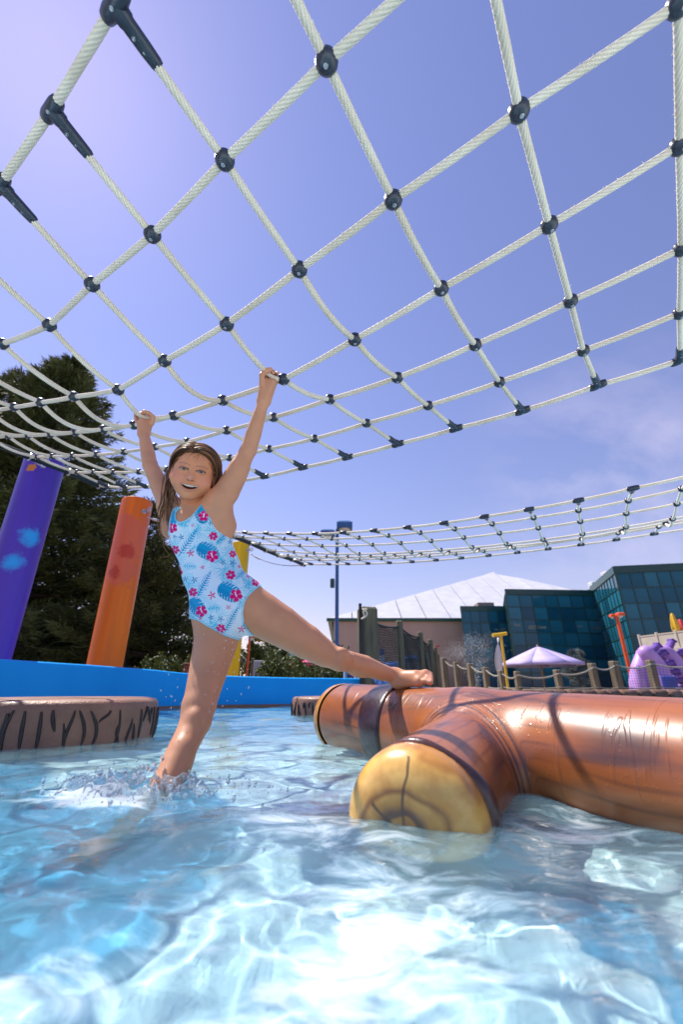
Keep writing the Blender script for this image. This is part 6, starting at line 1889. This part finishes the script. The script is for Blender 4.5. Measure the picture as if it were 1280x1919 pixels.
    # toenails
    for p_, r_ in toes:
        q = p_ + upn * r_ * .8
        wv = np.clip(1.3 - np.linalg.norm(V - q, axis=1) / (r_ * .7), 0, 1)[:, None] * .7
        C = C * (1 - wv) + np.array([.72, .42, .36]) * wv
    # sun-tanned shins and forearms
    m, n, l, b = new_mat('skin')
    at = n.new('ShaderNodeAttribute'); at.attribute_name = 'tone'
    l.new(at.outputs['Color'], b.inputs['Base Color'])
    b.inputs['Roughness'].default_value = .48; b.inputs['Specular IOR Level'].default_value = .40
    b.inputs['Subsurface Weight'].default_value = .18; b.inputs['Subsurface Radius'].default_value = (1, .35, .2); b.inputs['Subsurface Scale'].default_value = .012
    b.inputs['Coat Weight'].default_value = .05; b.inputs['Coat Roughness'].default_value = .25
    tcn = n.new('ShaderNodeTexCoord'); t2 = n.new('ShaderNodeTexNoise'); t2.inputs['Scale'].default_value = 260; t2.inputs['Detail'].default_value = 2; l.new(tcn.outputs['Object'], t2.inputs['Vector'])
    t3 = n.new('ShaderNodeTexVoronoi'); t3.inputs['Scale'].default_value = 85; l.new(tcn.outputs['Object'], t3.inputs['Vector'])
    r3 = n.new('ShaderNodeValToRGB'); r3.color_ramp.elements[0].position = .08; r3.color_ramp.elements[0].color = (1, 1, 1, 1); r3.color_ramp.elements[1].position = .17; r3.color_ramp.elements[1].color = (0, 0, 0, 1)
    l.new(t3.outputs['Distance'], r3.inputs[0])
    mm = n.new('ShaderNodeMath'); mm.operation = 'MULTIPLY_ADD'; mm.inputs[1].default_value = .25; l.new(t2.outputs['Fac'], mm.inputs[0]); l.new(r3.outputs[0], mm.inputs[2])
    bp = n.new('ShaderNodeBump'); bp.inputs['Strength'].default_value = .22; bp.inputs['Distance'].default_value = .0015; l.new(mm.outputs[0], bp.inputs['Height']); l.new(bp.outputs[0], b.inputs['Normal'])
    root = thing('person', 'girl in a flowered swimsuit hanging from the net with one foot on the log', 'person', (sk[0], sk[1], FLOOR_Z))
    bd_ = under(link('body', np_mesh('body', V, F, True, attr={'tone': C}), m), root)
    bd_.cycles.is_caustics_receiver = True

    # ---- eyes
    m_eye = new_mat('eye_wet'); me_ = m_eye[0]
    at = m_eye[1].new('ShaderNodeAttribute'); at.attribute_name = 'tone'; m_eye[2].new(at.outputs['Color'], m_eye[3].inputs['Base Color'])
    m_eye[3].inputs['Roughness'].default_value = .12; m_eye[3].inputs['Coat Weight'].default_value = .6
    for s in (-1, 1):
        b_ = MB(); c_ = h(s * .030, .0136, .0722); R_ = .0129 * HS
        look = unit(unit(np.array([0, 0, CAM_H]) - c_) + hf * .15)
        b_.sphere((0, 0, 0), R_, 28, 24)
        me = b_.mesh('eye', True)
        co = np.array([v_.co[:] for v_ in me.vertices])
        a = np.arccos(np.clip(co[:, 2] / np.linalg.norm(co, axis=1), -1, 1))
        Ce = np.tile([.44, .40, .38], (len(co), 1)); Ce[a < .68] = (.010, .016, .024); Ce[a < .56] = (.03, .058, .085); Ce[a < .30] = (.003, .003, .004)
        Bm = basis(look)
        me.vertices.foreach_set('co', (co @ Bm.T + c_).astype(np.float32).ravel())
        ca = me.attributes.new('tone', 'FLOAT_COLOR', 'POINT'); c4 = np.ones((len(co), 4), np.float32); c4[:, :3] = Ce; ca.data.foreach_set('color', c4.ravel())
        under(link('eye', me, me_), root)
    # ---- teeth: each upper tooth a small rounded piece
    b_ = MB()
    for i in range(-4, 5):
        if i == 0: continue
        x_ = (abs(i) - .5) * .0070 * (1 if i > 0 else -1)
        w_ = .0069 if abs(i) < 3 else .0062
        hgt = .0088 if abs(i) < 3 else .0072
        b_.box(h(x_, mup(x_) + .0010 - hgt / 2 + .0008, mz(x_) - .0035), (w_ * HS, hgt * HS, .004), HB @ np.array(Matrix.Rotation(x_ * 16, 3, 'Y')), .0012)
    te_ = under(b_.build('teeth', mat('tooth_enamel', (.80, .75, .66), (.74, .69, .60), .3, 30)), root); te_['kind'] = 'stuff'

    # ---- hair: wet strands combed from a parting
    hm, n, l, b = new_mat('wet_hair')
    at = n.new('ShaderNodeAttribute'); at.attribute_name = 'tone'; l.new(at.outputs['Color'], b.inputs['Base Color'])
    b.inputs['Roughness'].default_value = .40; b.inputs['Specular IOR Level'].default_value = .22; b.inputs['Anisotropic'].default_value = .4
    rh = np.random.default_rng(17)
    cap = Field(Hc - .16, Hc + .16, .004)
    cap.ell(Hc + HB @ (np.array([0, .022, -.018]) * HS), np.array([.081, .0925, .098]) * HS, HB, .01)
    cap.ell(Hc + HB @ (np.array([0, -.03, -.05]) * HS), np.array([.066, .07, .058]) * HS, HB, .03)
    Vc, Fc = cap.mesh(); Vc = smooth_mesh(Vc, Fc, 2)
    Qc = ((Vc - Hc) @ HB) / HS
    g = Qc[:, 2] - (.015 + .52 * Qc[:, 1]) + .008 * fbm(Qc * 70, 2)
    keep = (g[Fc].max(1) < 0)
    under(link('hair_cap', np_mesh('hair_cap', Vc, Fc[keep], True, attr={'tone': np.tile([.12, .052, .025], (len(Vc), 1))}), hm), root)
    VV = []; FF = []; CC = []; nn = 0
    def strand(P, w0, tone, n_=5, flat=.5):
        nonlocal nn
        P = np.asarray(P); m_ = len(P)
        N_, B_ = frames(P)
        out = unit(np.mean(P, 0) - Hc)
        th = np.arange(n_) * 2 * math.pi / n_
        t_ = np.linspace(0, 1, m_)
        wd = w0 * np.clip(np.minimum(1, .5 + t_ * 4) * (1 - t_ ** 3 * .85), .08, 1)
        V_ = P[:, None] + wd[:, None, None] * (np.cos(th)[None, :, None] * N_[:, None] + np.sin(th)[None, :, None] * B_[:, None])
        i = np.arange(m_ - 1)[:, None] * n_; j = np.arange(n_)[None]; k = (j + 1) % n_
        FF.append(np.stack([i + j, i + k, i + n_ + k, i + n_ + j], -1).reshape(-1, 4) + nn)
        VV.append(V_.reshape(-1, 3)); CC.append(np.tile(tone, (m_ * n_, 1))); nn += m_ * n_
    def tone(): 
        k = rh.uniform(0, 1)
        return np.array([.15, .068, .032]) * (.30 + 2.2 * k ** 2)
    px_ = -.013                                         # parting, a little towards the sunny side
    for i in range(820):
        s = 1 if rh.random() < .58 else -1
        f_ = rh.uniform(-.085, .058) if rh.random() < .7 else rh.uniform(.035, .060)
        # start on the parting, sweep over the skull, slide backwards, end behind the ear or at the nape
        th_end = rh.uniform(1.75, 2.25)
        t_ = np.linspace(0, 1, 16)
        ang = (t_ * th_end + (.0)) 
        zc = f_ - .018 + (-.018 - f_) * .0
        back = -(.052 + .03 * rh.random()) * t_ ** 1.3 * (1.15 if f_ > 0 else .6)
        z = f_ + back
        z = np.maximum(z, -.105)
        lift = (.003 + .006 * rh.random()) * (1 if s < 0 else 1.0) + (np.sin(t_ * math.pi * .8) * .016 * rh.random() if s > 0 else 0)
        zn = np.clip((z + .018) / .094, -.97, .97)
        rr = np.sqrt(1 - zn ** 2)
        x_ = px_ * (1 - t_) + s * (.080 * rr + lift) * np.sin(ang)
        y_ = .022 + (.0915 * rr + lift) * np.cos(ang)
        # below the ear line hang straight
        y_ = np.where(ang > 1.9, y_ - .03 * (ang - 1.9), y_)
        P = np.stack([x_, y_, z], 1)
        jit = rh.uniform(.001, .0042) * np.sin(np.linspace(0, rh.uniform(3, 11), 16) + rh.uniform(0, 6))
        P[:, 2] += jit + rh.normal(0, .010) * t_ * (1 - t_ * .4); P[:, 0] += jit * .4; P[:, 1] += jit * .3
        W = Hc + (P * HS) @ HB.T
        strand(W, rh.uniform(.0010, .0034), tone())
    # locks falling behind the shoulder at the right of the picture
    for i in range(110):
        z0 = rh.uniform(-.065, .004)
        a0 = h(.072 + rh.uniform(-.010, .012), .050 + rh.uniform(-.03, .03), z0)
        m1 = h(.094 + rh.uniform(-.012, .010), .000 + rh.uniform(-.02, .02), z0 - .012)
        m2 = h(.086 + rh.uniform(-.014, .008), -.045 + rh.uniform(-.02, .02), z0 - .018)
        e = h(.050 + rh.uniform(-.02, .022), -.105 + rh.uniform(-.03, .02), -.055 + rh.uniform(-.03, .02))
        strand(spline(np.array([a0, m1, m2, e]), 6), rh.uniform(.002, .0048), tone())
    # locks gathered behind the near ear, then a dangling wet tail down over the armpit
    for i in range(34):
        a0 = h(-.074 + rh.uniform(-.006, .006), .0 + rh.uniform(-.02, .04), -.02 + rh.uniform(-.03, .015))
        e = h(-.080 + rh.uniform(-.010, .012), -.070 + rh.uniform(-.02, .015), -.015 + rh.uniform(-.02, .015))
        strand(spline(np.array([a0, (a0 + e) / 2 - hr * rh.uniform(.004, .014), e]), 7), rh.uniform(.0018, .0036), tone())
    pathL = [(326, 868), (317, 893), (315, 915), (312, 938), (305, 958), (302, 980), (303, 1005)]
    for i in range(38):
        k = rh.integers(4, 8); dxy = rh.normal(0, 2.4, 2); ph = rh.uniform(0, 6)
        P = [A(x + dxy[0] * (1 + .25 * j) + 2.6 * math.sin(ph + j * 1.4), y + dxy[1], 1.425 + .012 * j + rh.normal(0, .006)) for j, (x, y) in enumerate(pathL[:k])]
        strand(spline(np.array(P), 6), rh.uniform(.0012, .0028), tone())
    for i in range(16):                                  # looser curls between ear and shoulder
        ph = rh.uniform(0, 6); x0 = rh.uniform(318, 330)
        P = [A(x0 + 5 * math.sin(ph + j * 1.1) + j * rh.uniform(-.5, 1.2), 886 + 13 * j, 1.40 + .01 * j) for j in range(6)]
        strand(spline(np.array(P), 6), rh.uniform(.0009, .0018), tone())
    for (pts, w_) in (([(303, 1000), (309, 1018), (317, 1028), (326, 1031)], .0010), ([(304, 1000), (307, 1025), (316, 1040), (305, 1045)], .0009), ([(303, 985), (300, 1000), (306, 1016)], .001)):
        strand(spline(np.array([A(x_, y_, 1.47) for x_, y_ in pts]), 8), w_, np.array([.30, .17, .09]))
    for k in range(150):                                  # fine hairs breaking up the hairline
        a_ = rh.uniform(-1.25, 1.25)
        x0 = .070 * math.sin(a_); y0 = .012 + .064 * math.cos(a_); z0 = .017 + .50 * y0
        q0 = np.array([x0, y0, min(z0, .055) - .006]); dn = rh.uniform(.006, .026); sd_ = rh.normal(0, .006)
        P = []
        for j in range(4):
            f = j / 3
            q = q0 + np.array([sd_ * f + x0 * .10 * f, -dn * f, dn * .55 * f * (1 - .3 * f)])
            e_ = np.array([q[0] / .0775, (q[1] - .022) / .0885, (q[2] + .018) / .0945]); rr_ = np.linalg.norm(e_)
            e2 = np.array([q[0] / .0675, (q[1] + .010) / .0795, (q[2] - .028) / .0605]); r2_ = np.linalg.norm(e2)
            if rr_ < 1.01 and r2_ < 1.01: q[2] += .5 * (1.01 - max(rr_, r2_)) * .09
            P.append(h(*q))
        strand(spline(np.array(P), 4), rh.uniform(.0006, .0013), tone() * 1.3)
    for k in range(4):                                   # wisps stuck to the forehead
        x0 = rh.uniform(-.03, .05); dr_ = rh.uniform(-.008, .008); st_ = rh.uniform(.006, .012); P = [h(x0 + dr_ * j + .004 * math.sin(j * 1.9 + k), .078 - st_ * j, .0735 + .58 * st_ * j - 5.5 * (st_ * j) ** 2) for j in range(4)]
        strand(spline(np.array(P), 5), .0007, np.array([.17, .085, .045]))
    under(link('hair', np_mesh('hair', np.concatenate(VV), np.concatenate(FF), True, attr={'tone': np.concatenate(CC)}), hm), root)

    # ---- swimsuit cut from the torso shape, 3 mm above the skin
    Vs, Fs = T_.mesh(.0032)
    Vs = smooth_mesh(Vs, Fs, 3)
    Z = 4.568
    poly = [(240, 712), (262, 690), (292, 682), (312, 688), (290, 704), (272, 730), (266, 765), (272, 795), (300, 813), (345, 803), (395, 770), (438, 722), (468, 684), (495, 648), (512, 618), (528, 612), (534, 642), (548, 674), (600, 740), (680, 808), (744, 852), (860, 900), (1000, 1150), (1040, 1340), (990, 1362), (940, 1402), (890, 1450), (858, 1510), (845, 1600), (858, 1680), (890, 1745), (930, 1785), (905, 1815), (872, 1836), (840, 1838), (700, 1792), (600, 1741), (520, 1696), (455, 1655), (380, 1640), (150, 1250), (120, 1000), (196, 930), (206, 880), (212, 820), (224, 760)]
    poly = np.array(poly, float)
    # rounder outline
    pc = poly.copy()
    qx, qy = proj(Vs); qx = (qx - 270) * Z; qy = (qy - 800) * Z
    ins = in_poly(qx, qy, pc)
    dmin = np.full(len(Vs), 1e9)
    for i in range(len(pc)):
        a = pc[i]; b2 = pc[(i + 1) % len(pc)]; ab = b2 - a
        t = np.clip(((qx - a[0]) * ab[0] + (qy - a[1]) * ab[1]) / (ab @ ab + 1e-9), 0, 1)
        dmin = np.minimum(dmin, np.hypot(qx - a[0] - t * ab[0], qy - a[1] - t * ab[1]))
    sd = np.where(ins, -dmin, dmin)
    tri = np.concatenate([Fs[:, [0, 1, 2]], Fs[:, [0, 2, 3]]])
    tri = tri[(sd[tri] < 0).any(1)]
    inside = (sd[tri] < 0).all(1)
    keepT = [tri[inside]]
    newV = [Vs]; newS = []
    cut = tri[~inside]
    cache = {}; extra = []
    def ev(i, j):
        key = (i, j) if i < j else (j, i)
        if key not in cache:
            t = sd[i] / (sd[i] - sd[j]); cache[key] = len(Vs) + len(extra); extra.append(Vs[i] + (Vs[j] - Vs[i]) * t)
        return cache[key]
    outT = []
    for a, b2, c_ in cut.tolist():
        pl = []
        for i, j in ((a, b2), (b2, c_), (c_, a)):
            if sd[i] < 0: pl.append(i)
            if (sd[i] < 0) != (sd[j] < 0): pl.append(ev(i, j))
        for k in range(1, len(pl) - 1): outT.append((pl[0], pl[k], pl[k + 1]))
    Vall = np.concatenate([Vs, np.array(extra)]); Tall = np.concatenate([keepT[0], np.array(outT)])
    used = np.unique(Tall); remap = np.full(len(Vall), -1); remap[used] = np.arange(len(used))
    Vu = Vall[used]; Tu = remap[Tall]
    qx, qy = proj(Vu); qx = (qx - 270) * Z; qy = (qy - 800) * Z
    Cs = suit_print(qx, qy)
    dm = np.full(len(Vu), 1e9)
    for i in range(len(pc)):
        a = pc[i]; b2 = pc[(i + 1) % len(pc)]; ab = b2 - a
        t = np.clip(((qx - a[0]) * ab[0] + (qy - a[1]) * ab[1]) / (ab @ ab + 1e-9), 0, 1)
        dm = np.minimum(dm, np.hypot(qx - a[0] - t * ab[0], qy - a[1] - t * ab[1]))
    trim = dm < 13
    Cs[trim] = Cs[trim] * .35 + np.array([.22, .62, .80]) * .65
    Cs[np.abs(dm - 15) < 2.2] *= .72
    m, n, l, b = new_mat('printed_swim_fabric')
    at = n.new('ShaderNodeAttribute'); at.attribute_name = 'print'; l.new(at.outputs['Color'], b.inputs['Base Color'])
    b.inputs['Roughness'].default_value = .6; b.inputs['Specular IOR Level'].default_value = .2
    tcn = n.new('ShaderNodeTexCoord'); t2 = n.new('ShaderNodeTexNoise'); t2.inputs['Scale'].default_value = 24; t2.inputs['Detail'].default_value = 3; mw_ = n.new('ShaderNodeMapping'); mw_.inputs['Rotation'].default_value = (0, .7, 0); mw_.inputs['Scale'].default_value = (.5, 1, 2.4); l.new(tcn.outputs['Object'], mw_.inputs[0]); l.new(mw_.outputs[0], t2.inputs['Vector'])
    bp = n.new('ShaderNodeBump'); bp.inputs['Strength'].default_value = .5; bp.inputs['Distance'].default_value = .008; l.new(t2.outputs['Fac'], bp.inputs['Height']); l.new(bp.outputs[0], b.inputs['Normal'])
    so_ = under(link('swimsuit', np_mesh('swimsuit', Vu, Tu, True, attr={'print': Cs}), m), root)
    sm = so_.modifiers.new('cloth', 'SOLIDIFY'); sm.thickness = .0028; sm.offset = -1
    return root

def suit_print(x, y):
    """tropical flower print, in units of the cloth"""
    n_ = len(x)
    C = np.tile(np.array([.66, .82, .93]), (n_, 1))
    p3 = np.stack([x / 60, y / 60, np.zeros(n_)], 1)
    def put(mask, c): C[mask] = c
    def loc(cx, cy, ang, r):
        ca, sa = math.cos(ang), math.sin(ang)
        dx, dy = x - cx, y - cy
        return (dx * ca + dy * sa) / r, (-dx * sa + dy * ca) / r
    PALE, AQUA, BLUE, DEEP, PINK = (.27, .70, .86), (.06, .54, .76), (.004, .34, .62), (.002, .22, .46), (.68, .002, .17)
    def fan(cx, cy, r, c, k, a0):
        u, v = loc(cx, cy, a0, r); rr = np.hypot(u, v); th = np.arctan2(v, u)
        put((rr < 1) & (np.abs(np.sin(th * k / 2)) < .62 * np.clip(1.15 - rr, 0, 1) + .08) & (np.abs(th) < 2.6), c)
    def fern(x0, y0, x1, y1, wd, c, k=11):
        L = math.hypot(x1 - x0, y1 - y0); u, v = loc(x0, y0, math.atan2(y1 - y0, x1 - x0), L)
        env = wd / L * np.sin(np.clip(u * .92 + .08, 0, 1) * math.pi) ** .7
        ph = (u - np.abs(v) * .75) * k
        leaf = (np.abs((ph % 1) - .5) < .32 * (1 - np.abs(v) / (env + 1e-6))) & (np.abs(v) < env) & (u > 0) & (u < 1)
        put(leaf | ((np.abs(v) < .011) & (u > -.08) & (u < .96)), c)
    def monstera(cx, cy, r, ang):
        u, v = loc(cx, cy, ang, r)
        th = np.arctan2(v, u); rr = np.hypot(u * .95, v * 1.12)
        edge = 1.02 - .16 * np.abs(np.sin(th)) ** 3 + .12 * np.clip(np.cos(th), 0, 1) ** 4 - .25 * np.clip(-np.cos(th) - .8, 0, 1)
        b_ = rr < edge
        put(b_, BLUE)
        put(b_ & (v > 0), (.002, .28, .54))
        w_ = v + .38 * u * np.sign(v)
        slit = (np.abs(((u - .55 * np.abs(v)) * 3.6) % 1 - .5) < .075 + .10 * np.clip(np.abs(v) - .4, 0, 1)) & (np.abs(v) > .40) & b_
        put(slit, (.62, .80, .90))
    def flower(cx, cy, r, k, c, a0=0., eye=None):
        u, v = loc(cx, cy, a0, r); th = np.arctan2(v, u); rr = np.hypot(u, v)
        put(rr < .62 + .38 * np.abs(np.cos(th * k / 2)) ** .7, c)
        put((rr > .45) & (np.abs(np.cos(th * k / 2)) < .16) & (rr < 1), np.array([.75, .55, .72]))
        if eye is not None: put(rr < .2, eye)
    def hib(cx, cy, r, a0):
        flower(cx, cy, r, 5, PINK, a0)
        u, v = loc(cx, cy, a0 + .9, r)
        put((np.abs(v) < .09) & (u > -.55) & (u < .25), np.array([.80, .80, .92]))
    def star(cx, cy, r, c, a0=0.):
        u, v = loc(cx, cy, a0, r); th = np.arctan2(v, u); rr = np.hypot(u, v)
        put(rr < .22 + .78 * np.abs(np.cos(th * 2.5)) ** 4, c)
        put(rr < .13, np.array([.7, .6, .8]))
    # pale undergrowth
    for k in range(110):
        a = (k * 137.5) % 360; gx = 200 + (k * 173) % 800; gy = 650 + (k * 251) % 1200
        fan(gx, gy, 62, PALE, 13, math.radians(a))
    for k in range(26):
        gx = 215 + (k * 229) % 760; gy = 700 + (k * 317) % 1120; a_ = 2.4 * k
        fern(gx, gy, gx + 95 * math.cos(a_), gy + 95 * math.sin(a_), 34, AQUA, 6)
    for f_ in ((570, 890, 78, 12), (690, 1210, 82, -12), (370, 1350, 74, 6), (250, 985, 62, 20), (610, 1700, 66, -20), (735, 1075, 66, 9), (900, 1370, 66, 3), (460, 900, 56, 3)):
        fan(f_[0], f_[1], f_[2], AQUA, 15, f_[3])
    for f_ in ((290, 842, 400, 800, 42), (330, 1190, 452, 1195, 44), (540, 1560, 665, 1545, 46), (860, 1372, 965, 1335, 40), (640, 1780, 560, 1660, 36)): fern(*f_, AQUA, 6)
    for f_ in ((305, 1090, 455, 868, 46), (455, 1450, 572, 1230, 46), (690, 1750, 800, 1545, 46), (620, 990, 725, 890, 34), (780, 1300, 885, 1215, 34), (215, 1130, 250, 1010, 30)): fern(*f_, BLUE)
    for f_ in ((537, 1065, 92, .5), (722, 1412, 98, .5), (490, 738, 78, 1.3), (448, 1540, 84, .9), (250, 1170, 66, 1.2), (236, 770, 60, 1.4), (905, 1700, 60, .4)): monstera(*f_)
    for f_ in ((640, 852, 30), (567, 822, 24), (318, 945, 30), (758, 1166, 30), (672, 1160, 28), (350, 1302, 26), (428, 1310, 31), (572, 1632, 28), (655, 1645, 31), (880, 1470, 28), (258, 938, 20), (735, 985, 24)): star(*f_, DEEP, f_[0] * .01)
    for f_ in ((582, 1107, 54, .3), (787, 1442, 56, .3), (507, 764, 46, .9), (490, 1578, 50, .2), (282, 1240, 48, .2), (241, 866, 44, .5), (955, 1330, 36, 0)): hib(*f_)
    for f_ in ((591, 935, 39), (740, 1267, 43), (265, 1052, 38), (418, 1415, 40), (655, 1727, 42), (708, 912, 28), (757, 1088, 32), (884, 1835, 40)): flower(*f_, 6, PINK, .2, np.array([.35, .55, .75]))
    for f_ in ((395, 1082, 36), (580, 1442, 38), (833, 1732, 36), (413, 843, 18), (497, 1202, 22), (721, 1546, 24), (480, 1640, 18), (890, 1280, 22), (815, 1195, 20), (205, 942, 22)): star(*f_, PINK, f_[1] * .01)
    return C
build_girl()

# ------------------------------------------------------------------ splash round the leg
def splash():
    r = np.random.default_rng(23)
    V = []; F = []; k = 0
    base_m = MB(); base_m.sphere((0, 0, 0), 1, 8, 6); bm_ = base_m
    bv = np.concatenate(bm_.V); bf = np.concatenate(bm_.F4)
    c = np.array([FOOT[0] - .01, FOOT[1] - .03])
    for i in range(460):
        a = r.uniform(0, 2 * math.pi)
        rad = abs(r.normal(0, .11)) + .02
        x = c[0] - .03 + rad * math.cos(a) * 1.55; y = c[1] + rad * math.sin(a) * .75
        z = abs(r.normal(0, .022)) * math.exp(-rad * 3) + .004
        s_ = r.choice([.0012, .0018, .0026, .004, .006], p=[.35, .3, .2, .1, .05]) * r.uniform(.7, 1.3)
        zz = float(water_h(np.array([x]), np.array([y]))[0])
        st = np.array([r.uniform(.8, 1.3), r.uniform(.8, 1.3), r.uniform(.8, 1.7)])
        V.append(bv * s_ * st + np.array([x, y, zz + z])); F.append(bf + k * len(bv)); k += 1
    for i in range(150):                                  # droplets flung off the wet girl and the net
        p = A(r.uniform(300, 470), r.uniform(1180, 1420), r.uniform(1.2, 1.45)); s_ = r.uniform(.0008, .0016)
        V.append(bv * s_ * np.array([1, 1, 1.8]) + p); F.append(bf + k * len(bv)); k += 1
    S = Field((c[0] - .30, c[1] - .17, -.03), (c[0] + .26, c[1] + .17, .12), .0045)
    for i in range(74):
        a = r.uniform(0, 2 * math.pi); rad = r.uniform(.025, .10)
        x = c[0] - .02 + rad * math.cos(a) * 1.5; y = c[1] + rad * math.sin(a) * .8
        z0 = float(water_h(np.array([x]), np.array([y]))[0]) - .004
        hgt = r.uniform(.004, .030) * math.exp(-((rad - .06) / .07) ** 2); le = r.uniform(.015, .06)
        t_ = np.linspace(0, 1, 5); dv = np.array([math.cos(a) * 1.2 + r.normal(0, .5), math.sin(a) + r.normal(0, .5)]); dv /= np.linalg.norm(dv)
        P = [np.array([x + dv[0] * le * q, y + dv[1] * le * q, z0 + hgt * 4 * q * (1 - q) * (1.0 + .5 * q)]) for q in t_]
        S.chain(P, [r.uniform(.004, .007), r.uniform(.003, .006), r.uniform(.0025, .005), r.uniform(.0025, .004), r.uniform(.002, .003)], .010, ki=.002)
    Vs, Fs = S.mesh(); Vs = Vs + .004 * np.stack([fbm(Vs * 60 + 7 * q, 2) for q in range(3)], 1)
    m, n, l, b = new_mat('clear_drop')
    b.inputs['Base Color'].default_value = (1, 1, 1, 1); b.inputs['Roughness'].default_value = .03; b.inputs['IOR'].default_value = 1.33; b.inputs['Transmission Weight'].default_value = .85
    b.inputs['Base Color'].default_value = (.93, .97, 1, 1); b.inputs['Transmission Weight'].default_value = .85
    V.append(Vs); nq = k * len(bv)
    o = link('splash', np_mesh('splash', np.concatenate(V), [np.concatenate(F), Fs + nq], True), m)
    tag(o, 'splashing drops thrown up round the standing leg', 'splash', kind='stuff')
splash()
